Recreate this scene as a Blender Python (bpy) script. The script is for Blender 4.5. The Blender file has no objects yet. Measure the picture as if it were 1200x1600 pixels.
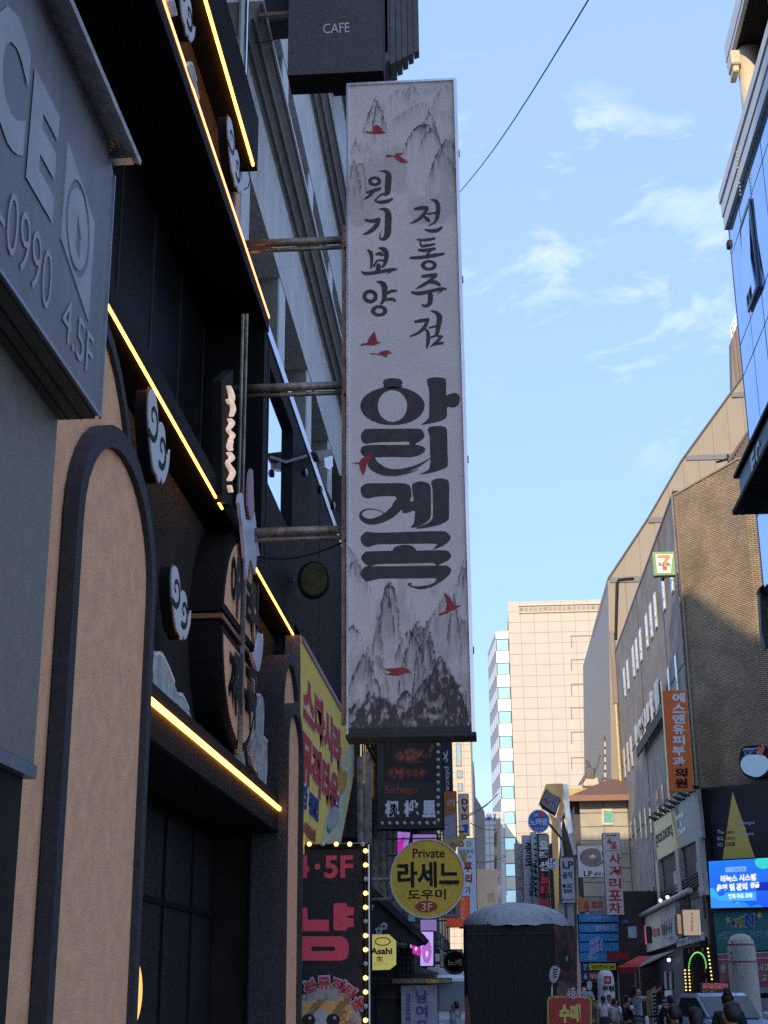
import bpy, bmesh, math, random
import numpy as np
from mathutils import Vector, Matrix
from mathutils.geometry import tessellate_polygon

random.seed(7)
SC = bpy.context.scene
COL = SC.collection
CZ = 1.75                                  # eye height of the photographer (m)

# ------------------------------------------------------------------ camera
FPX, HY, VPX = 2222.0, 1546.0, 770.0       # focal length in photo pixels, horizon row, street vanishing column
PITCH = math.atan((HY - 800) / FPX)
ROLL = math.radians(0.51)

def _ray0(px, py):
    x = px - 600; y = 800 - py
    c, s = math.cos(ROLL), math.sin(ROLL)
    x, y = x * c + y * s, -x * s + y * c
    return (x, FPX * math.cos(PITCH) - y * math.sin(PITCH), FPX * math.sin(PITCH) + y * math.cos(PITCH))
_r = _ray0(VPX, HY)
YAW = math.atan2(_r[0], _r[1])

def ray(px, py):
    x, y, z = _ray0(px, py)
    c, s = math.cos(YAW), math.sin(YAW)
    return Vector((x * c - y * s, x * s + y * c, z)).normalized()

cam_d = bpy.data.cameras.new("camera")
cam_d.sensor_fit = 'HORIZONTAL'; cam_d.sensor_width = 36.0
cam_d.lens = FPX / 1200.0 * 36.0
cam_d.clip_start = 0.05; cam_d.clip_end = 3000
cam = bpy.data.objects.new("camera", cam_d); COL.objects.link(cam)
cam.location = (0, 0, CZ)
cam.matrix_world = Matrix.Translation((0, 0, CZ)) @ Matrix.Rotation(YAW, 4, 'Z') @ \
    Matrix.Rotation(math.radians(90) + PITCH, 4, 'X') @ Matrix.Rotation(-ROLL, 4, 'Z')
SC.camera = cam

# ------------------------------------------------------------------ sky, sun, exposure
SUN_EL, SUN_AZ = math.radians(17), math.radians(192.0)   # azimuth clockwise from +Y: the sun stands behind the viewer
w = bpy.data.worlds.new("World"); SC.world = w; w.use_nodes = True
nt = w.node_tree; nt.nodes.clear()
out = nt.nodes.new("ShaderNodeOutputWorld"); bg = nt.nodes.new("ShaderNodeBackground")
sky = nt.nodes.new("ShaderNodeTexSky"); sky.sky_type = 'NISHITA'; sky.sun_disc = False
sky.sun_elevation = SUN_EL; sky.sun_rotation = SUN_AZ
sky.air_density = 1.0; sky.dust_density = 0.6; sky.ozone_density = 4.0
bg.inputs[1].default_value = 0.12
# thin wisps of cloud mixed over the sky
tc = nt.nodes.new("ShaderNodeTexCoord")
mp = nt.nodes.new("ShaderNodeMapping"); mp.inputs['Scale'].default_value = (1.0, 1.0, 2.3); mp.inputs['Location'].default_value = (10.09, 5.4, 1.93)
n1 = nt.nodes.new("ShaderNodeTexNoise"); n1.inputs['Scale'].default_value = 9.0; n1.inputs['Detail'].default_value = 9; n1.inputs['Roughness'].default_value = 0.62; n1.inputs['Distortion'].default_value = 0.35
n2 = nt.nodes.new("ShaderNodeTexNoise"); n2.inputs['Scale'].default_value = 2.4; n2.inputs['Detail'].default_value = 2
r1 = nt.nodes.new("ShaderNodeValToRGB"); r1.color_ramp.elements[0].position = 0.53; r1.color_ramp.elements[1].position = 0.70
r2 = nt.nodes.new("ShaderNodeValToRGB"); r2.color_ramp.elements[0].position = 0.54; r2.color_ramp.elements[1].position = 0.64
mu = nt.nodes.new("ShaderNodeMath"); mu.operation = 'MULTIPLY'
mu2 = nt.nodes.new("ShaderNodeMath"); mu2.operation = 'MULTIPLY'; mu2.inputs[1].default_value = 0.5
mx = nt.nodes.new("ShaderNodeMix"); mx.data_type = 'RGBA'
hs = nt.nodes.new("ShaderNodeMix"); hs.data_type = 'RGBA'; hs.inputs[0].default_value = 0.66
hs.inputs[7].default_value = (2.35, 3.4, 6.0, 1)      # thin high veil that pales the blue evenly
L = nt.links.new
L(tc.outputs['Generated'], mp.inputs['Vector']); L(mp.outputs[0], n1.inputs['Vector']); L(mp.outputs[0], n2.inputs['Vector'])
L(n1.outputs[0], r1.inputs[0]); L(n2.outputs[0], r2.inputs[0]); L(r1.outputs[0], mu.inputs[0]); L(r2.outputs[0], mu.inputs[1])
L(mu.outputs[0], mu2.inputs[0]); L(mu2.outputs[0], mx.inputs[0])
L(sky.outputs[0], hs.inputs[6]); L(hs.outputs[2], mx.inputs[6]); mx.inputs[7].default_value = (5.2, 5.6, 7.6, 1)
L(mx.outputs[2], bg.inputs[0]); L(bg.outputs[0], out.inputs[0])

sd = bpy.data.lights.new("sun", 'SUN'); sd.energy = 2.0; sd.angle = math.radians(0.5); sd.color = (1.0, 0.86, 0.66)
so = bpy.data.objects.new("sun", sd); COL.objects.link(so)
so.location = (0, -30, 60)
_sv = Vector((math.sin(SUN_AZ) * math.cos(SUN_EL), math.cos(SUN_AZ) * math.cos(SUN_EL), math.sin(SUN_EL)))
so.rotation_euler = _sv.to_track_quat('Z', 'Y').to_euler()

SC.view_settings.view_transform = 'Standard'; SC.view_settings.look = 'None'
SC.view_settings.exposure = 1.02; SC.view_settings.gamma = 1.0; SC.view_settings.use_curve_mapping = False
SC.cycles.max_bounces = 6; SC.cycles.diffuse_bounces = 3; SC.cycles.glossy_bounces = 3
SC.cycles.sample_clamp_indirect = 6.0; SC.cycles.use_denoising = False

# ------------------------------------------------------------------ materials
MATS = {}
def mat(name, rgb, rough=0.6, metal=0.0, var=0.12, scale=6.0, bump=0.15, emit=None, streak=0.0, spec=0.5, coat=0.0, fine=1.0):
    """Principled material whose colour is mottled, streaked by rain runs and given fine relief."""
    if name in MATS: return MATS[name]
    m = bpy.data.materials.new(name); m.use_nodes = True
    t = m.node_tree; b = t.nodes["Principled BSDF"]; l = t.links.new
    b.inputs['Roughness'].default_value = rough; b.inputs['Metallic'].default_value = metal
    b.inputs['Specular IOR Level'].default_value = spec; b.inputs['Coat Weight'].default_value = coat
    g = t.nodes.new("ShaderNodeNewGeometry")
    no = t.nodes.new("ShaderNodeTexNoise"); no.inputs['Scale'].default_value = scale; no.inputs['Detail'].default_value = 6
    l(g.outputs['Position'], no.inputs['Vector'])
    hi = [min(1, c * (1 + var)) for c in rgb]; lo = [c * (1 - var) for c in rgb]
    cr = t.nodes.new("ShaderNodeValToRGB"); e = cr.color_ramp.elements
    e[0].position = .3; e[1].position = .7; e[0].color = (*lo, 1); e[1].color = (*hi, 1)
    l(no.outputs[0], cr.inputs[0]); col = cr.outputs[0]
    if streak > 0:
        mp_ = t.nodes.new("ShaderNodeMapping"); mp_.inputs['Scale'].default_value = (9, 9, 0.5)
        ns = t.nodes.new("ShaderNodeTexNoise"); ns.inputs['Scale'].default_value = 1.6; ns.inputs['Detail'].default_value = 5
        l(g.outputs['Position'], mp_.inputs[0]); l(mp_.outputs[0], ns.inputs['Vector'])
        rr = t.nodes.new("ShaderNodeValToRGB"); rr.color_ramp.elements[0].position = .42; rr.color_ramp.elements[1].position = .72
        l(ns.outputs[0], rr.inputs[0])
        ms = t.nodes.new("ShaderNodeMath"); ms.operation = 'MULTIPLY'; ms.inputs[1].default_value = streak; l(rr.outputs[0], ms.inputs[0])
        mm = t.nodes.new("ShaderNodeMix"); mm.data_type = 'RGBA'; l(ms.outputs[0], mm.inputs[0]); l(col, mm.inputs[6])
        mm.inputs[7].default_value = (rgb[0] * .42, rgb[1] * .38, rgb[2] * .32, 1); col = mm.outputs[2]
    l(col, b.inputs['Base Color'])
    if rough < .95:
        mr = t.nodes.new("ShaderNodeMapRange"); mr.inputs[3].default_value = max(.02, rough - .1 * min(1, rough * 2)); mr.inputs[4].default_value = min(1, rough + .12 * min(1, rough * 2))
        l(no.outputs[0], mr.inputs[0]); l(mr.outputs[0], b.inputs['Roughness'])
    if bump > 0:
        nb = t.nodes.new("ShaderNodeTexNoise"); nb.inputs['Scale'].default_value = scale * 9 * fine; nb.inputs['Detail'].default_value = 4
        l(g.outputs['Position'], nb.inputs['Vector'])
        bu = t.nodes.new("ShaderNodeBump"); bu.inputs['Strength'].default_value = bump; bu.inputs['Distance'].default_value = .01
        l(nb.outputs[0], bu.inputs['Height']); l(bu.outputs[0], b.inputs['Normal'])
    if emit:
        b.inputs['Emission Color'].default_value = (*emit[0], 1); b.inputs['Emission Strength'].default_value = emit[1]
    MATS[name] = m
    return m

def attr_mat(name, rough=.6, emit=0.0, spec=.4):
    """Printed sheet or screen: the print is stored on the mesh itself."""
    if name in MATS: return MATS[name]
    m = bpy.data.materials.new(name); m.use_nodes = True
    t = m.node_tree; b = t.nodes["Principled BSDF"]
    a = t.nodes.new("ShaderNodeAttribute"); a.attribute_name = "print"
    t.links.new(a.outputs['Color'], b.inputs['Base Color']); b.inputs['Roughness'].default_value = rough
    b.inputs['Specular IOR Level'].default_value = spec
    if emit:
        t.links.new(a.outputs['Color'], b.inputs['Emission Color']); b.inputs['Emission Strength'].default_value = emit
    MATS[name] = m
    return m

def brick_mat(name, c1, c2, mortar, rot=False, sc=1.0, angle=0.0):
    m = bpy.data.materials.new(name); m.use_nodes = True
    t = m.node_tree; b = t.nodes["Principled BSDF"]; l = t.links.new
    g = t.nodes.new("ShaderNodeNewGeometry")
    vr = t.nodes.new("ShaderNodeVectorRotate"); vr.rotation_type = 'Z_AXIS'; vr.inputs['Angle'].default_value = angle
    l(g.outputs['Position'], vr.inputs['Vector'])
    sx = t.nodes.new("ShaderNodeSeparateXYZ"); l(vr.outputs[0], sx.inputs[0])
    cx = t.nodes.new("ShaderNodeCombineXYZ"); l(sx.outputs[0], cx.inputs[0]); l(sx.outputs[2], cx.inputs[1])
    br = t.nodes.new("ShaderNodeTexBrick"); l(cx.outputs[0], br.inputs['Vector'])
    br.inputs['Scale'].default_value = 1.0; br.inputs['Brick Width'].default_value = .34 * sc; br.inputs['Row Height'].default_value = .105 * sc
    br.inputs['Mortar Size'].default_value = .019 * sc; br.inputs['Mortar Smooth'].default_value = .15; br.inputs['Bias'].default_value = 0
    br.inputs['Color1'].default_value = (*c1, 1); br.inputs['Color2'].default_value = (*c2, 1); br.inputs['Mortar'].default_value = (*mortar, 1)
    no = t.nodes.new("ShaderNodeTexNoise"); no.inputs['Scale'].default_value = .8; no.inputs['Detail'].default_value = 7; l(g.outputs['Position'], no.inputs['Vector'])
    mr = t.nodes.new("ShaderNodeMapRange"); mr.inputs[1].default_value = .3; mr.inputs[2].default_value = .7; mr.inputs[3].default_value = .72; mr.inputs[4].default_value = 1.2; l(no.outputs[0], mr.inputs[0])
    mx_ = t.nodes.new("ShaderNodeMix"); mx_.data_type = 'RGBA'; mx_.blend_type = 'MULTIPLY'; mx_.inputs[0].default_value = 1
    l(br.outputs['Color'], mx_.inputs[6]); l(mr.outputs[0], mx_.inputs[7]); l(mx_.outputs[2], b.inputs['Base Color'])
    bu = t.nodes.new("ShaderNodeBump"); bu.inputs['Strength'].default_value = .8; bu.inputs['Distance'].default_value = .02; bu.invert = True
    l(br.outputs['Fac'], bu.inputs['Height']); l(bu.outputs[0], b.inputs['Normal']); b.inputs['Roughness'].default_value = .85
    MATS[name] = m
    return m

def glass_mat(name, tint, rough=.04, wav=.02, metal=.75):
    m = mat(name, tint, rough=rough, metal=metal, var=.08, scale=.6, bump=0, spec=.9)
    t = m.node_tree; b = t.nodes["Principled BSDF"]
    g = t.nodes.new("ShaderNodeNewGeometry")
    nb = t.nodes.new("ShaderNodeTexNoise"); nb.inputs['Scale'].default_value = .55; nb.inputs['Detail'].default_value = 1
    t.links.new(g.outputs['Position'], nb.inputs['Vector'])
    bu = t.nodes.new("ShaderNodeBump"); bu.inputs['Strength'].default_value = wav; bu.inputs['Distance'].default_value = .2
    t.links.new(nb.outputs[0], bu.inputs['Height']); t.links.new(bu.outputs[0], b.inputs['Normal'])
    return m

# ------------------------------------------------------------------ geometry helpers
class Plane:
    """A vertical (or any) plane with metre coordinates a (across) and b (up); n points at the viewer's side."""
    def __init__(s, o, u, n, v=(0, 0, 1)):
        s.o = Vector(o); s.u = Vector(u).normalized(); s.v = Vector(v).normalized(); s.n = Vector(n).normalized()
    def at(s, a, b, d=0.0): return s.o + s.u * a + s.v * b + s.n * d
    def px(s, x, y):
        r = ray(x, y); c = Vector((0, 0, CZ))
        t = (s.o - c).dot(s.n) / r.dot(s.n); q = c + r * t - s.o
        return (q.dot(s.u), q.dot(s.v))
    def off(s, d): return Plane(s.o + s.n * d, s.u, s.n, s.v)
def YP(Y): return Plane((0, Y, 0), (1, 0, 0), (0, -1, 0))          # faces the viewer; a = x
def LP(X): return Plane((X, 0, 0), (0, 1, 0), (1, 0, 0))           # facade on the left, faces +X; a = y
def RP(X): return Plane((X, 0, 0), (0, -1, 0), (-1, 0, 0))         # facade on the right, faces -X; a = -y

class G:
    def __init__(s): s.V = []; s.F = []
    def add(s, vs, fs):
        k = len(s.V); s.V += [tuple(v) for v in vs]; s.F += [tuple(i + k for i in f) for f in fs]; return s
    def box(s, x0, x1, y0, y1, z0, z1):
        v = [(x, y, z) for x in (x0, x1) for y in (y0, y1) for z in (z0, z1)]
        return s.add(v, [(0, 1, 3, 2), (4, 6, 7, 5), (0, 4, 5, 1), (2, 3, 7, 6), (0, 2, 6, 4), (1, 5, 7, 3)])
    def prism(s, P, poly, d0, d1, holes=()):
        loops = [list(poly)] + [list(h) for h in holes]
        flat = [p for lp in loops for p in lp]; n = len(flat)
        tri = tessellate_polygon([[Vector((a, b, 0)) for a, b in lp] for lp in loops])
        vs = [P.at(a, b, d0) for a, b in flat] + [P.at(a, b, d1) for a, b in flat]
        fs = [tuple(t) for t in tri] + [tuple(i + n for i in reversed(t)) for t in tri]
        k = 0
        for lp in loops:
            m = len(lp)
            for i in range(m):
                j = (i + 1) % m; fs.append((k + i, k + j, k + j + n, k + i + n))
            k += m
        return s.add(vs, fs)
    def sheet(s, P, poly, d=0.0):
        tri = tessellate_polygon([[Vector((a, b, 0)) for a, b in poly]])
        return s.add([P.at(a, b, d) for a, b in poly], [tuple(t) for t in tri])
    def rect(s, P, a0, b0, a1, b1, d0, d1): return s.prism(P, [(a0, b0), (a1, b0), (a1, b1), (a0, b1)], d0, d1)
    def tube(s, pts, r, n=8):
        pts = [Vector(p) for p in pts]; vs = []; fs = []
        for i, p in enumerate(pts):
            d = (pts[min(i + 1, len(pts) - 1)] - pts[max(i - 1, 0)]).normalized()
            a = d.orthogonal().normalized() if i == 0 else (a - d * a.dot(d)).normalized()
            b = d.cross(a); rr = r[i] if isinstance(r, (list, tuple)) else r
            for k in range(n):
                t = 2 * math.pi * k / n; vs.append(p + (a * math.cos(t) + b * math.sin(t)) * rr)
        for i in range(len(pts) - 1):
            for k in range(n):
                k2 = (k + 1) % n; fs.append((i * n + k, i * n + k2, (i + 1) * n + k2, (i + 1) * n + k))
        fs.append(tuple(range(n))[::-1]); fs.append(tuple(range((len(pts) - 1) * n, len(pts) * n)))
        return s.add(vs, fs)
    def ball(s, c, r, n=10, m=6, sz=(1, 1, 1)):
        vs = []; fs = []; c = Vector(c)
        for j in range(m + 1):
            ph = math.pi * j / m
            for i in range(n):
                th = 2 * math.pi * i / n
                vs.append(c + Vector((math.sin(ph) * math.cos(th) * r * sz[0], math.sin(ph) * math.sin(th) * r * sz[1], math.cos(ph) * r * sz[2])))
        for j in range(m):
            for i in range(n):
                i2 = (i + 1) % n; fs.append((j * n + i, j * n + i2, (j + 1) * n + i2, (j + 1) * n + i))
        return s.add(vs, fs)
    def profile(s, pts, a, b, axis='Y'):
        """Extrude an (x, z) outline from y=a to y=b."""
        P = Plane((0, a, 0), (1, 0, 0), (0, 1, 0))
        return s.prism(P, pts, 0, b - a)

def build(g, name, m, parent=None, bevel=0, smooth=False, **props):
    me = bpy.data.meshes.new(name)
    off = Vector(parent.get('_w', (0, 0, 0))) if parent is not None else Vector((0, 0, 0))
    me.from_pydata([(v[0] - off[0], v[1] - off[1], v[2] - off[2]) for v in g.V], [], g.F)
    bm = bmesh.new(); bm.from_mesh(me); bmesh.ops.remove_doubles(bm, verts=bm.verts, dist=1e-6)
    bmesh.ops.recalc_face_normals(bm, faces=bm.faces)
    if bevel: bmesh.ops.bevel(bm, geom=[e for e in bm.edges if e.is_manifold and e.calc_face_angle(0) > .6], offset=bevel, segments=2, affect='EDGES')
    bm.to_mesh(me); bm.free()
    if smooth: me.shade_smooth()
    me.materials.append(m)
    o = bpy.data.objects.new(name, me); COL.objects.link(o)
    if parent is not None: o.parent = parent; o['_w'] = parent['_w']
    else: o['_w'] = (0.0, 0.0, 0.0)
    for k, v in props.items(): o[k] = v
    return o

def thing(name, label, cat, loc=(0, 0, 0), group=None):
    o = bpy.data.objects.new(name, None); COL.objects.link(o); o.empty_display_size = .2
    o.location = loc; o['_w'] = tuple(float(c) for c in loc); o['label'] = label; o['category'] = cat
    if group: o['group'] = group
    return o

def inst(src, name, parent, delta):
    """One more copy of a piece, sharing its mesh, shifted by delta."""
    o = src.copy(); o.name = name; COL.objects.link(o); o.parent = parent
    o.location = Vector(src.location) + Vector(delta); return o

def copy_thing(root, loc, label):
    """Copy a thing, its parts and sub-parts."""
    r = root.copy(); COL.objects.link(r); r.location = loc; r['label'] = label; r['_w'] = tuple(float(c) for c in loc)
    for ch in list(root.children):
        c = ch.copy(); COL.objects.link(c); c.parent = r
        for g_ in ch.children:
            d = g_.copy(); COL.objects.link(d); d.parent = c
    return r

def smooth_poly(pts, k=3):
    n = len(pts); out_ = []
    for i in range(n):
        p0, p1, p2, p3 = pts[i - 1], pts[i], pts[(i + 1) % n], pts[(i + 2) % n]
        for j in range(k):
            t = j / k
            out_.append(tuple(.5 * ((2 * p1[c]) + (-p0[c] + p2[c]) * t + (2 * p0[c] - 5 * p1[c] + 4 * p2[c] - p3[c]) * t * t + (-p0[c] + 3 * p1[c] - 3 * p2[c] + p3[c]) * t ** 3) for c in range(2)))
    return out_

def stroke_poly(pts, k=5):
    """Brush stroke: centre points with widths -> one closed outline with rounded ends."""
    q = []
    n = len(pts)
    for i in range(n - 1):
        p0, p1, p2, p3 = pts[max(i - 1, 0)], pts[i], pts[i + 1], pts[min(i + 2, n - 1)]
        for j in range(k):
            t = j / k
            q.append([.5 * ((2 * p1[c]) + (-p0[c] + p2[c]) * t + (2 * p0[c] - 5 * p1[c] + 4 * p2[c] - p3[c]) * t * t + (-p0[c] + 3 * p1[c] - 3 * p2[c] + p3[c]) * t ** 3) for c in range(3)])
    q.append(list(pts[-1])); Lf = []; Rt = []
    for i, p in enumerate(q):
        a, b = q[max(i - 1, 0)], q[min(i + 1, len(q) - 1)]
        dx, dy = b[0] - a[0], b[1] - a[1]; l_ = math.hypot(dx, dy) or 1
        nx, ny = -dy / l_, dx / l_; h = max(p[2], 1e-4) / 2
        Lf.append((p[0] + nx * h, p[1] + ny * h)); Rt.append((p[0] - nx * h, p[1] - ny * h))
    def cap(p, a, sgn):
        dx, dy = p[0] - a[0], p[1] - a[1]; l_ = math.hypot(dx, dy) or 1; dx /= l_; dy /= l_; h = max(p[2], 1e-4) / 2
        th0 = math.atan2(dx * 1, -dy * 1)
        return [(p[0] + math.cos(th) * h, p[1] + math.sin(th) * h) for th in [math.atan2(dy, dx) + s_ for s_ in (math.pi / 3, 0, -math.pi / 3)]]
    return Lf + cap(q[-1], q[-2], 1) + Rt[::-1] + cap(q[0], q[1], 1)

def ellipse(cx, cy, rx, ry, n=28, a0=0): return [(cx + rx * math.cos(a0 + 2 * math.pi * i / n), cy + ry * math.sin(a0 + 2 * math.pi * i / n)) for i in range(n)]

_tcache = {}
TMP = bpy.data.scenes.new("scratch")
def baked(o):
    """Evaluate one loose object quickly in a scratch scene of its own."""
    TMP.collection.objects.link(o); vl = TMP.view_layers[0]; vl.update()
    me = bpy.data.meshes.new_from_object(o.evaluated_get(vl.depsgraph)); bpy.data.objects.remove(o); return me
def glyphs(s, bold=0.0, shear=0.0):
    k = (s, bold, shear)
    if k in _tcache: return _tcache[k]
    c = bpy.data.curves.new("lettering", 'FONT'); c.body = s; c.offset = bold; c.shear = shear; c.resolution_u = 3; c.space_line = .95
    if '\n' in s: c.align_x = 'CENTER'
    me = baked(bpy.data.objects.new("lettering", c))
    vs = [(v.co.x, v.co.y) for v in me.vertices]; fs = [tuple(p.vertices) for p in me.polygons]
    bpy.data.meshes.remove(me); bpy.data.curves.remove(c)
    if not vs: vs = [(0, 0)]
    x0 = min(v[0] for v in vs); x1 = max(v[0] for v in vs); y0 = min(v[1] for v in vs); y1 = max(v[1] for v in vs)
    r = ([((x - x0) / max(x1 - x0, 1e-6), (y - y0) / max(y1 - y0, 1e-6)) for x, y in vs], fs)
    _tcache[k] = r
    return r

def put_text(g, P, s, a0, b0, a1, b1, d=.004, bold=.012, shear=0.0, curve=None):
    """Lettering stretched over the box (a0,b0)-(a1,b1) on plane P."""
    vs, fs = glyphs(s, bold, shear)
    pts = [(a0 + (a1 - a0) * x, b0 + (b1 - b0) * y) for x, y in vs]
    if curve: pts = [curve(a, b) for a, b in pts]
    return g.add([P.at(a, b, d) for a, b in pts], fs)

def px_text(g, P, s, x0, y0, x1, y1, d=.004, bold=.012, shear=0.0):
    """The same, the box given by its two opposite photo corners (top left, bottom right)."""
    a0, b1 = P.px(x0, y0); a1, b0 = P.px(x1, y1)
    return put_text(g, P, s, a0, b0, a1, b1, d, bold, shear)

def px_column(g, P, chars, x0, y0, x1, y1, d=.004, bold=.02, gap=.14):
    n = len(chars); h = (y1 - y0) / n
    for i, ch in enumerate(chars):
        xx = (x1 - x0)
        px_text(g, P, ch, x0, y0 + h * (i + gap / 2), x1, y0 + h * (i + 1 - gap / 2), d, bold)
    return g

def pp(P, pts): return [P.px(x, y) for x, y in pts]

# value noise for printed pictures
_rng = np.random.RandomState(3); _NT = _rng.rand(256, 256)
def vnoise(x, y):
    xi = np.floor(x).astype(int); yi = np.floor(y).astype(int); fx = x - xi; fy = y - yi
    fx = fx * fx * (3 - 2 * fx); fy = fy * fy * (3 - 2 * fy)
    a = _NT[xi % 256, yi % 256]; b = _NT[(xi + 1) % 256, yi % 256]; c = _NT[xi % 256, (yi + 1) % 256]; d = _NT[(xi + 1) % 256, (yi + 1) % 256]
    return (a * (1 - fx) + b * fx) * (1 - fy) + (c * (1 - fx) + d * fx) * fy
def fbm(x, y, o=5):
    s = 0; a = .5; t = 0
    for i in range(o): s = s + a * vnoise(x, y); t += a; x = x * 2.03 + 17; y = y * 2.03 + 5; a *= .55
    return s / t

def printed(P, quad, nx, ny, fn, name, m, parent, d=.002, **props):
    """A printed sheet: quad = 4 plane coordinates (bl, br, tr, tl); fn(u, v) -> rgb arrays over 0..1."""
    u, v = np.meshgrid(np.linspace(0, 1, nx + 1), np.linspace(0, 1, ny + 1))
    q = [np.array(c) for c in quad]
    A = (q[0][:, None] * ((1 - u) * (1 - v)).ravel() + q[1][:, None] * (u * (1 - v)).ravel() + q[2][:, None] * (u * v).ravel() + q[3][:, None] * ((1 - u) * v).ravel())
    o_, uu, vv, nn = (np.array(k) for k in (P.o, P.u, P.v, P.n))
    off = np.array(parent.get('_w', (0, 0, 0)))
    V = o_ + A[0][:, None] * uu + A[1][:, None] * vv + nn * d - off
    idx = (np.arange(ny)[:, None] * (nx + 1) + np.arange(nx)[None, :]).ravel()
    F = np.stack([idx, idx + 1, idx + nx + 2, idx + nx + 1], 1)
    me = bpy.data.meshes.new(name); me.from_pydata(V.tolist(), [], F.tolist())
    rgb = np.stack([np.broadcast_to(c, u.shape) for c in fn(u, v)], -1).reshape(-1, 3)
    at = me.color_attributes.new("print", 'FLOAT_COLOR', 'POINT')
    c4 = np.ones((len(V), 4), dtype=np.float32); c4[:, :3] = np.clip(rgb, 0, 1); at.data.foreach_set("color", c4.ravel())
    me.materials.append(m)
    o = bpy.data.objects.new(name, me); COL.objects.link(o); o.parent = parent; o['_w'] = parent['_w']
    for k, vv_ in props.items(): o[k] = vv_
    return o

# shared materials
BLACK = mat("black painted metal", (.009, .009, .009), rough=.7, var=.3, scale=4, bump=.1, spec=.15)
BLACKW = mat("black render wall", (.030, .024, .019), rough=.9, spec=.15, var=.35, scale=2.5, bump=.3)
DARKF = mat("dark bronze frame", (.035, .03, .033), rough=.6, var=.25, scale=5, bump=.1, streak=.2)
CHROME = mat("brushed steel trim", (.72, .72, .74), rough=.22, metal=1, var=.08, scale=3, bump=.03, streak=.25)
STEEL = mat("weathered steel tube", (.30, .25, .19), rough=.5, metal=.6, var=.45, scale=7, bump=.3, streak=.6)
WHITE = mat("white print", (.75, .75, .76), rough=.5, var=.04)
REDP = mat("red print", (.48, .05, .05), rough=.5, var=.06)
BLKP = mat("black print", (.014, .014, .015), rough=.6, var=.1, spec=.2)
LED = mat("warm led strip", (.9, .6, .2), emit=((1.0, .38, .05), 5.0), bump=0)
BULB = mat("lit warm bulb", (.9, .8, .5), emit=((1.0, .55, .14), 1.6), bump=0)
BULBOFF = mat("unlit frosted bulb", (.5, .5, .5), rough=.25, bump=0)
CLOUDM = mat("pale blue grey cloud print", (.62, .60, .58), rough=.55, var=.1, bump=.05)
ROCKM = mat("painted grey rock cutout", (.42, .41, .36), rough=.7, var=.35, scale=9, bump=.3)
ROCKE = mat("pale edge of rock cutout", (.66, .64, .58), rough=.6, var=.1)
PINK = mat("pink plaster", (.95, .45, .225), rough=.85, var=.13, scale=7.5, bump=.8, fine=1.2)
CONC = mat("grey concrete", (.25, .24, .23), rough=.9, var=.2, scale=3, bump=.4, streak=.4)
# ================================================================== SETTING: ground
g = G(); g.box(-260, 260, -160, 900, -.3, 0)
build(g, "ground", mat("paved ground", (.30, .28, .25), rough=.9, var=.2, scale=1.2, bump=.4), kind='structure')
g = G().box(-1.05, 6.2, -160, 600, .004, .008)
build(g, "road", mat("asphalt", (.10, .097, .09), rough=.9, var=.25, scale=2, bump=.6), kind='structure')
for nm, x0, x1 in (("pavement", -2.6, -1.05), ("pavement", 6.2, 8.0)):
    g = G(); g.box(x0, x1, -60, 260, .0, .12); build(g, nm, mat("concrete paving", (.34, .31, .28), rough=.9, var=.18, scale=2, bump=.5), kind='structure')
g = G()
for i in range(40): g.box(2.5, 2.62, 8 + i * 6, 11 + i * 6, .012, .014)
build(g, "road_marking", WHITE, kind='structure')

# ================================================================== NEAR GREY SHOP
PN = LP(-1.9)
GPAN = mat("charcoal grey cladding panel", (.25, .215, .17), rough=.5, var=.10, scale=9, bump=.25, metal=.2)
t = thing("shop_building", "charcoal clad shop front nearest the camera beside the pink plaster column", "building", (-1.9, 3, 0))
g = G().box(-9, -1.93, -14, 5.86, 0, 2.63).box(-9, -1.96, -14, 5.86, 2.63, 30); build(g, "wall", BLACKW, t)  # upper wall raised out of view to throw shade over the street
zt = 4.75
for i in range(6):
    y1 = 5.9 - i * 2.2; g = G().box(-1.955, -1.9, y1 - 2.19, y1, 2.66, zt + .4); build(g, "panel", GPAN, t, bevel=.004)
g = G().box(-1.96, -1.885, -8, 5.9, 2.60, 2.655); build(g, "drip_edge", mat("pale sheet edge", (.16, .17, .19), rough=.4, var=.1), t)
# its box sign with embossed letters
PS = LP(-1.71)
t = thing("fascia_sign", "large slate blue fascia sign with pale letters CE and a diamond logo", "sign", (-1.8, 4, 5))
SIGNB = mat("slate blue sign face", (.215, .20, .20), rough=.45, var=.16, scale=2.2, bump=.2, streak=.25)
SIGNL = mat("pale frosted lettering", (.40, .38, .37), rough=.5, var=.12, bump=.05)
br = PS.px(155, 650); tr = PS.px(173, 265); y_end = br[0]; zb = br[1]; ztp = tr[1]
g = G().prism(PS, [(-3, zb), (y_end, zb), (y_end, ztp), (y_end - .12, ztp + .13), (-3, ztp + .13)], -.02, 0); build(g, "face", SIGNB, t)
g = G().prism(PS, [(-3, zb - .01), (y_end + .006, zb - .01), (y_end + .006, ztp), (y_end - .12, ztp + .135), (-3, ztp + .135)], -.19, -.02); build(g, "casing", mat("olive grey casing", (.10, .09, .06), rough=.7, var=.3, scale=5, bump=.2), t)
g = G().box(-1.705, -1.70, -3, y_end, zb - .012, zb + .004).box(-1.712, -1.70, y_end - .003, y_end + .008, zb - .012, ztp); build(g, "edge_trim", mat("thin bright trim", (.35, .37, .40), rough=.3, metal=.6), t)
g = G()
for k in (.06, .12): g.box(-1.73 - k - .006, -1.73 - k, -3, y_end, zb - .016, zb - .012)
build(g, "seam", BLKP, t)
g = G(); a0, b0 = PS.px(36, 300); a1, b1 = PS.px(81, 245)
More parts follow.
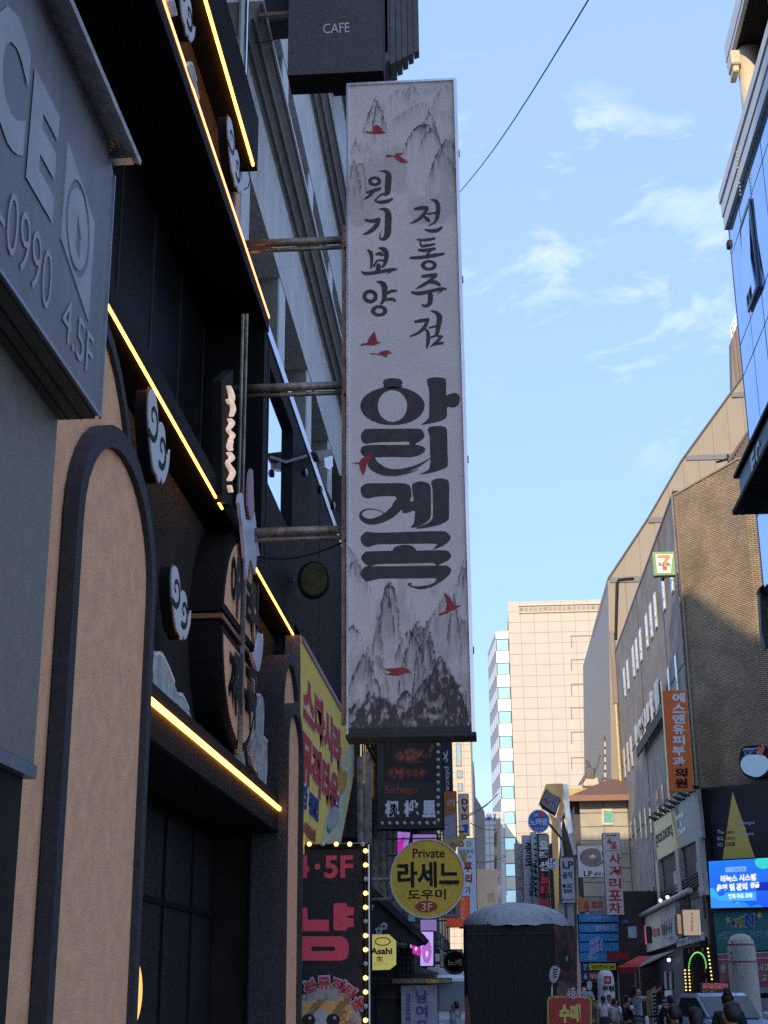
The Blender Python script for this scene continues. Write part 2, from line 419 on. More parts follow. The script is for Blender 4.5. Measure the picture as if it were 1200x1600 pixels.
def fit(g, s, pl, pr, hz, bold=.03, d=.006, P=PS):   # pl = photo point at bottom left, pr = photo point at bottom right, hz = letter height in metres
    (a0, b0), (a1, b1) = P.px(*pl), P.px(*pr); zb_ = (b0 + b1) / 2
    return put_text(g, P, s, a0, zb_, a1, zb_ + hz, d, bold)
fit(g, "C", (-25, 180), (33, 250), .56, .05); build(g, "letter", SIGNL, t)
g = G(); fit(g, "E", (38, 280), (80, 345), .50, .05); build(g, "letter", SIGNL, t)
g = G(); fit(g, "-0990", (-8, 378), (76, 482), .26, -.01, .006); build(g, "phone_number", SIGNL, t)
g = G(); fit(g, "4.5F", (94, 525), (141, 590), .20, .0, .006); build(g, "floor_number", SIGNL, t)
cx, cy = PS.px(120, 358)
g = G(); rh = [(cx - .22, cy + .30), (cx + .24, cy + .17), (cx + .24, cy - .33), (cx - .22, cy - .17)]
g.prism(PS, smooth_poly(rh, 1), 0, .006, holes=[ellipse(cx, cy, .185, .22, 24)])
g.prism(PS, ellipse(cx, cy, .155, .185, 24), 0, .006, holes=[[(cx - .02, cy + .07), (cx + .05, cy - .02), (cx + .05, cy - .13), (cx - .02, cy - .10)]]); build(g, "logo", SIGNL, t)
# galvanised lamp trough along its top
t = thing("lamp_trough", "galvanised metal lamp trough running above the slate blue fascia sign", "lamp trough", (-1.6, 4, 5.4))
zz = ztp + .03
g = G().profile([(-1.73, zz + .10), (-1.58, zz + .02), (-1.575, zz + .045), (-1.60, zz + .10), (-1.73, zz + .16)], -3, y_end)
build(g, "housing", mat("galvanised steel", (.50, .47, .42), rough=.5, metal=.2, var=.3, scale=14, bump=.35, streak=.3), t)
g = G().box(-1.70, -1.60, y_end - .10, y_end - .04, zz + .0, zz + .06); build(g, "end_bracket", CHROME, t)

# ================================================================== BLACK RESTAURANT WITH PINK ARCHES
XW = -2.4
t = thing("restaurant_building", "black fronted restaurant with pink arched columns and warm light strips", "building", (-2.4, 10, 0))
R = t
g = G().box(-9, -2.9, 5.9, 12.65, 0, 27).box(-9, -2.9, 12.65, 16.5, 0, 5.6).box(-2.9, XW, 5.9, 8.9, 3.0, 5.6).box(-2.9, XW, 8.9, 16.4, 3.55, 5.6).box(-2.9, XW, 5.9, 12.6, 8.55, 10.6)  # core carried up unseen, its extra height added for the shadow it casts
g.box(-2.9, XW, 14.9, 16.4, 0, 3.55).box(-2.9, XW, 5.9, 8.9, 0, 3.0)
build(g, "wall", BLACKW, t)
g = G().box(-2.85, -2.82, 8.9, 14.9, 0, 3.2)
build(g, "entrance_glass", glass_mat("dark entrance glass", (.004, .004, .004), rough=.5, metal=0), t)
g = G()
for yy in (10.1, 11.3, 12.5, 13.7): g.box(-2.82, -2.80, yy, yy + .03, 0, 3.2)
g.box(-2.82, -2.79, 8.9, 14.9, 2.45, 2.5); build(g, "entrance_frame", BLACK, t)
# entrance beam with its strip
g = G().box(XW - .3, -2.14, 8.85, 15.6, 3.28, 3.66); build(g, "entrance_beam", mat("black beam", (.012, .011, .011), rough=.7, var=.2, bump=.05, spec=.15), t, bevel=.01)
g = G().box(-2.16, -2.115, 8.8, 15.35, 3.50, 3.535); build(g, "light_strip", LED, t)
# middle canopy with strip
zc = 5.655
g = G().box(-2.95, -2.16, 5.9, 15.9, zc, zc + .16); build(g, "canopy", BLACK, t)
g = G().box(-2.18, -2.165, 6.5, 11.35, zc - .018, zc - .003); build(g, "light_strip", LED, t)
g = G().box(-2.18, -2.165, 12.9, 15.9, zc - .018, zc - .003); build(g, "light_strip", LED, t)
# upper recessed wall, upper canopy, sign band
g = G().box(-2.9, -2.84, 5.9, 14.3, zc + .16, 8.6); build(g, "recessed_wall", mat("black lacquer panels", (.006, .006, .006), rough=.6, spec=.15, var=.3, scale=1.5, bump=.05), t)
for i in range(7): g = G().box(-2.84, -2.825, 6.6 + i * 1.15, 6.62 + i * 1.15, zc + .16, 8.6); build(g, "panel_joint", DARKF, t)
g = G().box(-2.95, -2.18, 5.9, 13.75, 8.45, 8.60); build(g, "upper_canopy", BLACK, t)
g = G().box(-2.195, -2.17, 5.9, 13.72, 8.60, 8.63); build(g, "light_strip", mat("orange led edge", (.9, .5, .3), emit=((1.0, .36, .13), 1.5), bump=0), t)
g = G().box(-2.95, -2.14, 5.9, 12.55, 9.69, 10.3); build(g, "roof_canopy", BLACK, t)
g = G().box(-2.17, -2.15, 5.9, 12.4, 9.655, 9.69); build(g, "light_strip", LED, t)
# slanting soffit fold and end fin
g = G().box(-2.83, -2.2, 13.6, 13.75, zc + .16, 8.45); build(g, "end_fin", BLACK, t)

# arched columns ----------------------------------------------------
def arch_outline(y0, y1, zs, zt_, n=16):
    c = (y0 + y1) / 2; r = (y1 - y0) / 2
    return [(y0, 0)] + [(c - r * math.cos(math.pi * i / n), zs + (zt_ - zs) * math.sin(math.pi * i / n)) for i in range(n + 1)] + [(y1, 0)]
def arch(label, y0, y1, zs, ztop, xf, band, back, deep):
    t = thing("arched_column", label, "arched column", ((xf), (y0 + y1) / 2, 0), "pink arched columns of the restaurant")
    P = LP(xf); o = arch_outline(y0, y1, zs, ztop); i = arch_outline(y0 + band, y1 - band, zs, ztop - band * 1.2)
    k = len(o); g = G(); vs = []; fs = []
    for q in (o, i):
        for d in (-back, 0): vs += [P.at(a, b, d) for a, b in q]
    for j in range(k - 1):
        fs += [(j, j + 1, k + j + 1, k + j), (2 * k + j, 3 * k + j, 3 * k + j + 1, 2 * k + j + 1), (k + j, k + j + 1, 3 * k + j + 1, 3 * k + j)]
    g.add(vs, fs); build(g, "band", mat("dark speckled arch band", (.040, .036, .040), rough=.75, var=.3, scale=22, bump=.6), t)
    g = G().prism(P, i, -back, -deep); build(g, "plaster_infill", PINK, t)
    return t
Y0 = 5.95
arch("tall pink arched column rising beside the charcoal shop panel", 6.2, 8.36, 4.45, 5.56, -2.16, .07, .30, .03)
arch("short pink arched column with broad dark band overlapping the taller arch behind it", 6.97, 8.79, 4.15, 4.93, -2.10, .11, .08, .04)
arch("taller slim arched column right beside the yellow cat banner", 14.75, 16.1, 4.6, 5.28, -2.11, .09, .32, .05)
arch("slim arched column with grey side overlapping the taller one by the entrance", 14.72, 16.05, 4.22, 4.73, -2.05, .10, .36, .05)

# clouds --------------------------------------------------------------
def cloud(label, cxy, wid, hgt, X, flip=False):
    """Swirl cloud cutout: scalloped outline with two carved spirals, thick black edge."""
    P = LP(X); cx, cz = P.px(*cxy)
    t = thing("cloud_cutout", label, "cloud ornament", (X, cx, cz), "swirl cloud ornaments")
    pts = [(-.50, .30), (-.42, .48), (-.22, .50), (-.08, .34), (0, .18), (.12, .30), (.30, .26), (.38, .06), (.50, .0), (.58, .14), (.56, -.10), (.40, -.34), (.28, -.42), (.22, -.36), (.12, -.48), (0, -.42), (-.16, -.40), (-.34, -.16), (-.46, .06)]
    poly = smooth_poly([(cx + a * wid, cz + b * hgt) for a, b in pts], 3)
    g = G().prism(P, poly, -.09, -.012); build(g, "side", BLACK, t)
    big = smooth_poly([(cx + a * wid * 1.05, cz + b * hgt * 1.05) for a, b in pts], 3)
    g = G().prism(P, big, -.012, -.004); build(g, "rim", mat("dark cloud rim", (.06, .06, .07), rough=.5), t)
    g = G().prism(P, poly, -.004, .006); build(g, "face", CLOUDM, t)
    g = G()
    for k, (ox, oz, s, ph0) in enumerate(((-.27, .17, .27, -2.2), (.19, -.02, .24, -2.0))):
        sp = [(cx + wid * (ox + s * (1 - th / 7.5) * math.cos(ph0 + th)), cz + hgt * (oz + s * (1 - th / 7.5) * math.sin(ph0 + th)), .05 - .004 * th) for th in np.linspace(0, 6.6, 15)]
        g.prism(P, stroke_poly(sp, 2), .0065, .0075 + k * .0005)
    build(g, "spiral", BLKP, t)
    g = G().box(X - .30, X - .09, cx - .01, cx + .01, cz - .01, cz + .01); build(g, "bracket", STEEL, t)
cloud("pale swirl cloud ornament floating beside the top of the big pink arch", (246, 690), .60, .56, -2.12)
cloud("pale swirl cloud ornament between the big pink arch and the round plaque", (281, 948), .62, .47, -2.15)
cloud("pale cloud ornament under the topmost light strip beside the white facade", (366, 248), .75, .50, -2.16)
cloud("pale cloud ornament cut off by the top edge of the photo", (290, 8), .60, .48, -2.18)

# rock cutouts ---------------------------------------------------------
def rocks(label, outs, X, grp="grey mountain cutouts on the entrance beam"):
    P = LP(X); c = P.px(*outs[0][0])
    t = thing("mountain_cutout", label, "mountain ornament", (X, c[0], 3.66), grp)
    for k, o_ in enumerate(outs):
        q = pp(P, o_); g = G().prism(P, smooth_poly(q, 2), -.05 - k * .035, .0 - k * .035); build(g, "rock", ROCKM, t, bevel=.008)
        g = G().prism(P, stroke_poly([(a, b, .025) for a, b in q[:max(3, len(q) // 2)]], 3), -.03 - k * .035, .004 - k * .035); build(g, "pale_edge", ROCKE, t)
rocks("grey mountain cutout rising next to the big pink arch", [[(241, 1022), (252, 1022), (262, 1040), (272, 1065), (281, 1090), (281, 1103), (262, 1092), (240, 1074)], [(282, 1086), (292, 1086), (302, 1108), (309, 1128), (295, 1118), (282, 1106)], [(241, 993), (250, 1005), (257, 1024), (243, 1030)]], -2.16)
rocks("cluster of grey rounded mountain cutouts beneath the round plaque", [[(392, 1140), (398, 1090), (407, 1086), (413, 1096), (412, 1150), (407, 1205), (396, 1196)], [(409, 1160), (416, 1152), (423, 1158), (422, 1232), (409, 1222)], [(374, 1165), (384, 1158), (393, 1170), (396, 1200), (385, 1190), (372, 1178)], [(390, 1194), (398, 1193), (406, 1215), (400, 1216), (388, 1206)]], -2.14)
rocks("tall grey rock silhouette standing above the upper black canopy", [[(293, 102), (300, 100), (307, 125), (313, 158), (306, 140), (298, 120)]], -2.16, "grey rock pieces on the upper canopy")
rocks("thin grey rock sliver at the top of the upper canopy", [[(262, 0), (270, 0), (276, 22), (270, 24)]], -2.16, "grey rock pieces on the upper canopy")

# round plaque with the four syllables -------------------------------------
XR = -2.13; P = LP(XR); cx, cz = P.px(377, 1004); RR = .98
t = thing("round_plaque", "big round black plaque in four quarters with dark letters on pink", "plaque", (XR, cx, cz))
g = G(); n = 40
for z0, z1 in ((.045, 1), (-1, -.045)):
    arc = [(cx + RR * math.cos(th), cz + RR * math.sin(th)) for th in (np.linspace(.046, math.pi - .046, 20) if z1 > 0 else np.linspace(math.pi + .046, 2 * math.pi - .046, 20))]
    g.prism(P, arc, -.38, -.03)
build(g, "drum", BLACK, t)
for sx in (-1, 1):
    for sz in (-1, 1):
        th = [t_ for t_ in np.linspace(0, math.pi / 2, 12)]
        qo = [(cx + sx * .05, cz + sz * .07)] + [(cx + sx * max(.05, RR * .97 * math.cos(a)), cz + sz * max(.07, RR * .97 * math.sin(a))) for a in th]
        qi = [(cx + sx * .11, cz + sz * .13)] + [(cx + sx * max(.11, RR * .90 * math.cos(a)), cz + sz * max(.13, RR * .90 * math.sin(a))) for a in th]
        g = G().prism(P, qo, -.03, .0); build(g, "quarter_frame", BLACK, t)
        g = G().prism(P, qi, .0, .004); build(g, "quarter_face", PINK, t)
        s = {(-1, 1): "아", (1, 1): "리", (-1, -1): "계", (1, -1): "곡"}[(sx, sz)]
        g = G(); put_text(g, P, s, cx + sx * .40 - .22, cz + sz * .42 - .27, cx + sx * .40 + .22, cz + sz * .42 + .27, .05, .05)
        base = G(); vs, fs = glyphs(s, .05); put_text(base, P, s, cx + sx * .40 - .22, cz + sz * .42 - .27, cx + sx * .40 + .22, cz + sz * .42 + .27, .006, .05)
        g.add(base.V, base.F); build(g, "letter", BLKP, t)
g = G().box(XR - .3, XR + .03, cx - .018, cx + .018, cz - RR, cz + RR); build(g, "vertical_bar", STEEL, t)
g = G().box(XR - .3, XR + .01, cx - RR, cx + RR, cz - .02, cz + .02); build(g, "horizontal_bar", mat("copper bar", (.25, .12, .07), rough=.5, metal=.4), t)

# crane silhouettes -----------------------------------------------------------
CRW = mat("white crane print", (.60, .57, .60), rough=.5, var=.15, scale=4); CRR = mat("crane rose wing", (.40, .22, .24), rough=.5, var=.3, scale=6)
P = LP(-2.06)
t = thing("crane_cutout", "white and rose crane cutout with raised wings above the round plaque", "crane ornament", (-2.06, 13.2, 5.9))
g = G().prism(P, smooth_poly(pp(P, [(374, 785), (378, 770), (383, 800), (386, 815), (398, 800), (401, 835), (404, 855), (406, 870), (401, 872), (400, 898), (396, 888), (391, 872), (388, 890), (386, 905), (384, 880), (381, 845), (379, 820)]), 2), -.03, 0); build(g, "body", CRW, t)
g = G().prism(P, smooth_poly(pp(P, [(386, 740), (392, 735), (393, 770), (394, 800), (389, 812), (384, 790)]), 2), 0, .02); build(g, "wing", CRR, t)
t = thing("crane_cutout", "small white crane cutout peeping out beside the round plaque", "crane ornament", (-2.06, 13.9, 4.6))
g = G().prism(P, smooth_poly(pp(P, [(394, 1020), (402, 1018), (405, 988), (409, 1000), (411, 990), (411, 1015), (406, 1045), (402, 1048), (399, 1038)]), 2), -.03, 0); build(g, "body", CRW, t)
g = G().tube([P.at(*P.px(402, 1030), -.03), P.at(*P.px(402, 1030), -.35)], .012, 6); build(g, "bracket", STEEL, t)

# vertical script sign on black board -------------------------------------------
P = LP(-2.12)
t = thing("script_sign", "narrow black board with backlit white vertical script between posts", "sign", (-2.12, 12, 6.6))
q = pp(P, [(346, 594), (364, 578), (364, 792), (347, 783)])
g = G().prism(P, q, -.08, 0); build(g, "board", BLACK, t)
SCR = mat("backlit script lettering", (.8, .62, .5), emit=((1.0, .70, .52), .24), bump=0)
strokes = [[(351, 604, 3), (354, 612, 5), (356, 622, 6), (353, 630, 5), (350, 625, 3)], [(356, 630, 3), (358, 640, 5), (355, 650, 3)], [(352, 655, 3), (356, 662, 6), (350, 672, 3), (357, 680, 5), (353, 688, 3)], [(354, 690, 5), (352, 698, 6), (354, 703, 4)], [(351, 708, 4), (356, 716, 6), (349, 724, 4), (357, 738, 6), (352, 750, 5)], [(352, 760, 4), (354, 768, 4)]]
g = G()
for k, s_ in enumerate(strokes): g.prism(P, pp(P, stroke_poly([(a, b, c * .9) for a, b, c in s_], 3)), .02 + k * .0004, .05)
build(g, "script", SCR, t)
g = G()
for x_ in (366.5, 373): 
    a, b0 = P.px(x_, 800); _, b1 = P.px(x_, 470); g.tube([P.at(a, b0, .03), P.at(a, b1, .03)], .016, 6)
build(g, "post", STEEL, t)

# ================================================================== BLACK GLASS-FRONTED NEIGHBOUR
t = thing("cafe_building", "black upper storey shop with a tall window mirroring the sky", "building", (-2.4, 20, 0))
P = LP(-2.2)
g = G().box(-9, -2.42, 16.5, 24.6, 0, 5.8).box(-9, -2.75, 13.75, 24.6, 5.8, 8.3)
q = [(13.75, 5.85), (24, 5.85), (24, 8.42), (13.75, 8.42)]
(wa0, wb0), (wa1, wb1) = (P.px(418, 755)[0], 6.82), (P.px(458, 670)[0], 8.18)
g.prism(P, q, -.5, 0, holes=[[(wa0, wb0), (wa1, wb0), (wa1, wb1), (wa0, wb1)]]); build(g, "wall", BLACK, t)
g = G().box(-2.30, -2.27, wa0, wa1, wb0, wb1); build(g, "window", glass_mat("sky mirror glass", (.80, .86, .95), rough=.03, wav=.03, metal=1), t)
g = G().box(-2.45, -2.185, 13.72, 24, 8.42, 8.56); build(g, "parapet_trim", mat("pale blue parapet trim", (.60, .68, .80), rough=.25, metal=.6, var=.1), t)
g = G().prism(P, [(16.5, 8.56), (19.0, 8.62), (22.5, 9.0), (24, 9.1), (24, 8.56)], -.3, .01); build(g, "gable", BLACK, t)
for yy in (13.9, 18.7): g = G().box(-2.215, -2.19, yy, yy + .02, 5.85, 8.4); build(g, "panel_joint", DARKF, t)
P = LP(-2.05)
for px_, py_, lb in ((478, 738, "hexagonal white lamp on the black parapet, nearest the mirror window"), (502, 765, "hexagonal white lamp in the middle of the black parapet row"), (522, 790, "hexagonal white lamp on the black parapet, closest to the hanging scroll sign")):
    a, b = P.px(px_, py_)
    t = thing("hexagon_lamp", lb, "lamp", (-2.1, a, b), "hexagonal lamps on the black parapet")
    r_ = .052 * a / 17; g = G().prism(P, ellipse(a, b, r_ * 1.25, r_, 6), -.05, 0); build(g, "housing", BLACK, t)
    g = G().prism(P, ellipse(a, b, r_ * 1.12, r_ * .88, 6), 0, .01, holes=[ellipse(a, b, r_ * .8, r_ * .6, 6)]); build(g, "frame", mat("pale lamp frame", (.5, .55, .7), rough=.4), t)
    g = G().prism(P, ellipse(a, b, r_ * .55, r_ * .42, 6), 0, .02); build(g, "diffuser", mat("frosted diffuser", (.45, .5, .62), rough=.3), t)
P = LP(-1.95); a, b = P.px(503, 716)
t = thing("floodlight", "boxy grey floodlight on an arm by the hanging scroll sign", "floodlight", (-2.1, a, b))
FLD = mat("grey cast floodlight", (.20, .20, .19), rough=.55, metal=.3, var=.3)
g = G().prism(P, pp(P, [(494, 706), (519, 702), (524, 716), (500, 722)]), -.08, .0); build(g, "head", FLD, t, bevel=.01)
g = G().prism(P, pp(P, [(503, 716), (516, 712), (517, 728), (512, 735), (504, 730)]), -.06, .03); build(g, "lens", mat("pale lens", (.55, .55, .52), rough=.2), t)
g = G().tube([P.at(*P.px(492, 712), -.1), P.at(*P.px(488, 722), -.35)], .02, 6); build(g, "arm", FLD, t)
P = YP(16.0); a, b = P.px(489, 905)
t = thing("round_blade_sign", "dim olive round sign hanging in the shade below the black shop", "sign", (a, 16, b))
g = G().prism(P, ellipse(a, b, .19, .22, 28), -.10, -.004); build(g, "casing", BLACK, t)
g = G().prism(P, ellipse(a + .015, b, .155, .20, 28), -.004, .004); build(g, "face", mat("olive enamel", (.060, .055, .012), rough=.8, var=.7, scale=6), t)
g = G().tube([P.at(a, b, -.05), P.at(-2.45, b, -.05)], .02, 6); build(g, "bracket", STEEL, t)

# ================================================================== WHITE MODERN FACADE ABOVE
t = thing("office_building", "white stained office block with deep fluted cornices and slim window piers", "building", (-2.6, 20, 0))
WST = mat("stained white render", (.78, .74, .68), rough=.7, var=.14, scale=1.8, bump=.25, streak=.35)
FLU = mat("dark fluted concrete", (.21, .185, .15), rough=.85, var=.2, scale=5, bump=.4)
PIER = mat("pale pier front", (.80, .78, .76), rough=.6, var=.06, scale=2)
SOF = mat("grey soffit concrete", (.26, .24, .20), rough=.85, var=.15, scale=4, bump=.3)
g = G().box(-9, -2.85, 12.7, 24.6, 5.8, 26); build(g, "core_wall", SOF, t)
YA, YB = 12.65, 24.8
for k in range(-1, 5):
    zh = 10.30 + 3.3 * k
    if k >= 0:
      g = G().profile([(-2.85, zh), (-2.4, zh), (-2.4, zh + .95), (-2.385, zh + 1.06), (-2.37, zh + 1.12), (-2.85, zh + 1.12)], YA, YB); build(g, "spandrel", WST, t)
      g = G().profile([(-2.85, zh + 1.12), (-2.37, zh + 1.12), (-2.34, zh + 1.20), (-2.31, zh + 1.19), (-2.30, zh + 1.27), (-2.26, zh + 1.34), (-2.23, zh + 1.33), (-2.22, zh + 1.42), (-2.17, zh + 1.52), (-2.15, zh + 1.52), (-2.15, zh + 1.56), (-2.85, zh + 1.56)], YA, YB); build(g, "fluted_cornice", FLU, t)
    if k >= 0: g = G().box(-2.85, -2.14, YA, YB, zh + 1.56, zh + 1.62); build(g, "sill", PIER, t)
    g = G().box(-2.84, -2.80, YA, YB, zh + 1.62, zh + 3.3); build(g, "window", glass_mat("office window glass", (.05, .06, .065), rough=.08, metal=.1), t)
    for j in range(5):
        yp = 13.15 + 2.83 * j
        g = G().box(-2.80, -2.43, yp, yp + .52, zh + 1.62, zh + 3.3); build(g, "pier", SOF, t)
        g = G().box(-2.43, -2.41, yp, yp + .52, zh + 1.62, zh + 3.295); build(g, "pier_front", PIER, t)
# dark louvre tower on its front corner
P = YP(21.0)
g = G()
for i in range(6):
    x0 = 600 + i * 9; a0 = P.px(x0, 60)[0]; a1 = P.px(x0 + 8.2, 60)[0]; b0 = P.px(x0, 97 - max(0, i - 1) * 7.2)[1]
    g.prism(P, [(a0, b0), (a1, b0 + .03), (a1, 24.5), (a0, 24.5)], -.6 + i * .03, 0 - i * .05)
build(g, "louvre_fin", mat("brown grey fins", (.13, .125, .12), rough=.7, var=.2), t)
g = G().box(-2.4, P.px(606, 60)[0], 21.0, 22.2, 17.3, 24.5); build(g, "louvre_back", BLACK, t)

# drain pipes and loose cable at the restaurant's end
t = thing("drain_pipe", "pair of pale pipes climbing beside the topmost light strip", "pipe", (-2.35, 12.7, 9))
g = G().tube([(-2.36, 12.62, 8.6), (-2.36, 12.62, 16)], .035, 8); build(g, "pipe", mat("cream pipe", (.5, .5, .45), rough=.4), t)
g = G().tube([(-2.30, 12.62, 10.4), (-2.30, 12.62, 16)], .018, 8); build(g, "pipe", CHROME, t)
P = YP(12.45)
t = thing("loose_cable", "thin black cable looping down below the topmost light strip", "cable", (-2.2, 12.4, 9.5))
g = G().tube([P.at(*P.px(*c)) for c in ((390, 240), (392, 252), (386, 252), (383, 246), (388, 262), (391, 280), (388, 292), (381, 297))], .006, 5); build(g, "cable", BLKP, t)

# ================================================================== CAFE BLADE SIGN (top)
P = YP(12.62); a0, b0 = P.px(449, 119); a1, _ = P.px(599, 119)
t = thing("blade_sign", "charcoal box sign reading CAFE high above the scroll sign", "sign", ((a0 + a1) / 2, 12.62, b0))
CH = mat("charcoal textured sign", (.115, .105, .10), rough=.7, var=.12, scale=30, bump=.5)
g = G().rect(P, a0, b0, a1, b0 + 3.2, -.34, -.004); build(g, "casing", BLACK, t, bevel=.006)
g = G().rect(P, a0 + .003, b0 + .01, a1 - .003, b0 + 3.2, -.004, .0); build(g, "face", CH, t)
g = G(); px_text(g, P, "CAFE", 505, 38, 546, 51, .008, .0); build(g, "lettering", WHITE, t)
g = G().tube([P.at(a0, b0 + .9, -.15), P.at(-2.5, b0 + .9, -.15)], .03, 8); build(g, "bracket", STEEL, t)
P = YP(13.1); c0, d0 = P.px(380, 38); c1, _ = P.px(470, 38)
t = thing("blade_sign", "black box sign tucked behind the charcoal CAFE box", "sign", ((c0 + c1) / 2, 13.1, d0))
g = G().rect(P, -2.6, d0, c1, d0 + 2.5, -.30, 0); build(g, "casing", mat("blue black sign", (.022, .027, .034), rough=.5, var=.2), t, bevel=.006)
g = G().rect(P, -2.58, d0 + .02, c1 - .02, d0 + 2.5, 0, .006); build(g, "face", mat("blue black sign face", (.03, .037, .046), rough=.5, var=.2), t)
g = G().tube([P.at(*P.px(*c), .1) for c in ((386, 72), (395, 74), (408, 76), (425, 73), (450, 63))], .006, 5)
t = thing("loose_cable", "thin cable drooping under the black box sign by the facade", "cable", (-2.3, 13, 11)); build(g, "cable", BLKP, t)
# ================================================================== THE TALL SCROLL SIGN
YM = 12.3; P = YP(YM)
a0 = P.px(542, 640)[0]; a1 = (P.px(713, 127)[0] + P.px(742, 1148)[0]) / 2; zb = P.px(640, 1146)[1]; zt2 = P.px(640, 127)[1]
t = thing("scroll_sign", "tall grey hanging sign with ink mountains, red cranes and huge black brush letters", "sign", ((a0 + a1) / 2, YM, zb))
MAIN = t
g = G().rect(P, a0, zb, a1, zt2, -.30, -.004); build(g, "casing", mat("sign side panel", (.26, .26, .27), rough=.4, metal=.3, var=.2), t)
fw = .016
g = G().rect(P, a0 - .003, zb, a0 + fw, zt2, 0, .022).rect(P, a1 - fw * 1.7, zb, a1 + .004, zt2, 0, .022).rect(P, a0 + fw, zt2 - .022, a1 - fw * 1.7, zt2 + .002, 0, .02); build(g, "frame", CHROME, t)
g = G().rect(P, a0 - .012, zb - .034, a1 + .012, zb - .002, -.32, .02); g.rect(P, a0 - .005, zb - .002, a1 + .005, zb + .055, .001, .012); build(g, "bottom_rail", mat("dark bottom rail", (.035, .04, .04), rough=.5, var=.4, scale=12, metal=.3), t, bevel=.004)
for z in (4.55, 6.35, 8.2, 9.6): g = G().box(a1 + .002, a1 + .014, YM - .01, YM + .03, z, z + .06); build(g, "clip", BLKP, t)

RIDGES = [  # peak x, peak y, half width, fall length, darkness, sharpness (photo pixels)
    (585, 150, 17, 62, .55, 1.2), (590, 146, 8, 60, .6, 1.0), (625, 138, 26, 30, .38, 1.6), (646, 128, 10, 22, .5, 1.2), (662, 162, 42, 34, .28, 1.1), (673, 172, 12, 48, .55, .8), (664, 203, 26, 36, .85, 2.2), (676, 214, 16, 28, .6, 2),
    (702, 132, 18, 30, .4, 1.4), (553, 222, 7, 26, .6, .9), (563, 232, 14, 16, .4, 1.4), (704, 232, 26, 60, .62, 1.6), (696, 256, 22, 46, .45, 1.5), (551, 264, 10, 60, .5, 2.2), (560, 266, 9, 46, .45, 2.4), (556, 300, 6, 24, .5, 1),
    (608, 942, 16, 80, .95, 2.3), (602, 948, 12, 60, .8, 1.4), (588, 985, 8, 60, .5, .9), (540, 890, 30, 56, .42, 1.2), (547, 912, 9, 22, .95, 1.6), (548, 1004, 14, 22, .95, 2), (700, 962, 36, 64, .42, 1.1), (713, 968, 10, 66, .6, 1.2), (728, 915, 15, 60, .5, 1.0), (735, 912, 8, 40, .7, 1),
    (645, 962, 5, 28, .3, .8), (572, 1032, 6, 48, .95, 1.2), (566, 1042, 22, 54, .6, 1.2), (588, 1046, 15, 40, .5, 1.8), (655, 1000, 26, 80, 1.0, 1.7), (668, 1000, 22, 120, 1.0, 1.3), (640, 1012, 22, 44, .9, 1.8), (690, 1050, 34, 110, .85, 1.3), (656, 1010, 10, 120, .8, 1.5),
    (628, 1058, 50, 60, .28, 1.1), (576, 1096, 24, 70, 1.0, 1.8), (600, 1106, 30, 60, 1.0, 1.6), (636, 1096, 36, 70, 1.0, 1.7), (672, 1078, 46, 90, 1.0, 1.5), (712, 1086, 34, 90, .9, 1.2), (552, 1112, 22, 50, .7, 1.4)]
def ink(px, py):
    d = np.zeros_like(px); base = fbm(px * .02 + 3, py * .02, 4)
    for i, (x, y, w_, l_, k, sh) in enumerate(RIDGES):
        k = min(1.0, k * 1.45)
        s = i * 7.3
        wob = (fbm(px * .13 + s, py * .13, 4) - .5)
        u_ = np.abs(px - x + wob * 7) / w_
        ridge = y + l_ * .75 * np.clip(u_, 0, 3) ** sh + wob * 9
        below = py - ridge
        streak = fbm(px * .45 + s, py * .035 + s, 3)
        m = np.clip(below / 1.6, 0, 1) * np.exp(-np.clip(below, 0, None) / (l_ * .42)) * (u_ < 1.25)
        cap = np.exp(-(below / (l_ * .22)) ** 2) * np.clip((fbm(px * .22 + s, py * .16, 4) - .40) * 6, 0, 1) * (k > .6)
        m = np.maximum(m * k * np.clip((streak - .38) * 4.2, .08, 1.25), cap * k * (below > 0) * (u_ < 1.1))
        edge = np.exp(-(below / 1.6) ** 2) * (u_ < 1.1) * k * .45 * np.clip((fbm(px * .3 + s, py * .3, 2) - .35) * 4, 0, 1)
        d = np.maximum(d, m); d = np.maximum(d, edge)
    hill = 1116 - 62 * np.exp(-((px - 690) / 34) ** 2) - 14 * np.exp(-((px - 580) / 26) ** 2)
    bot = np.clip((py - (hill + (fbm(px * .12, py * .12, 4) - .5) * 30)) / 8, 0, 1) * np.clip((fbm(px * .2, py * .12 + 9, 4) - .26) * 4.5, 0.15, 1) * (px < 734)
    d = np.maximum(d, bot * .95)
    mist = np.clip((fbm(px * .018 + 40, py * .014 + 3, 4) - .48) * 2.2, 0, .28) * ((py < 380) | (py > 900))
    sp = (vnoise(px * .9, py * .9) > .965) * .35 * (fbm(px * .05, py * .05, 2) > .5)
    return np.clip(np.maximum(d, sp) + mist * (1 - d) * .8, 0, 1), base
def scroll(u, v):
    px = 541 + u * 172 + (1 - v) * u * 28; py = 127 + (1 - v) * 1020
    k, b = ink(px, py); g_ = 1 + (b - .5) * .16 + (fbm(px * .4, py * .4, 3) - .5) * .10
    paper = (.74, .69, .65); inkc = (.055, .048, .050)
    return [np.clip(paper[i] * g_ * (1 - k) + inkc[i] * k, 0, 1) for i in range(3)]
q = [(a0 + fw, zb + .055), (a1 - fw * 1.7, zb + .055), (a1 - fw * 1.7, zt2 - .022), (a0 + fw, zt2 - .022)]
printed(P, q, 170, 900, scroll, "printed_canvas", attr_mat("ink print on vinyl", .7), t, d=.001)

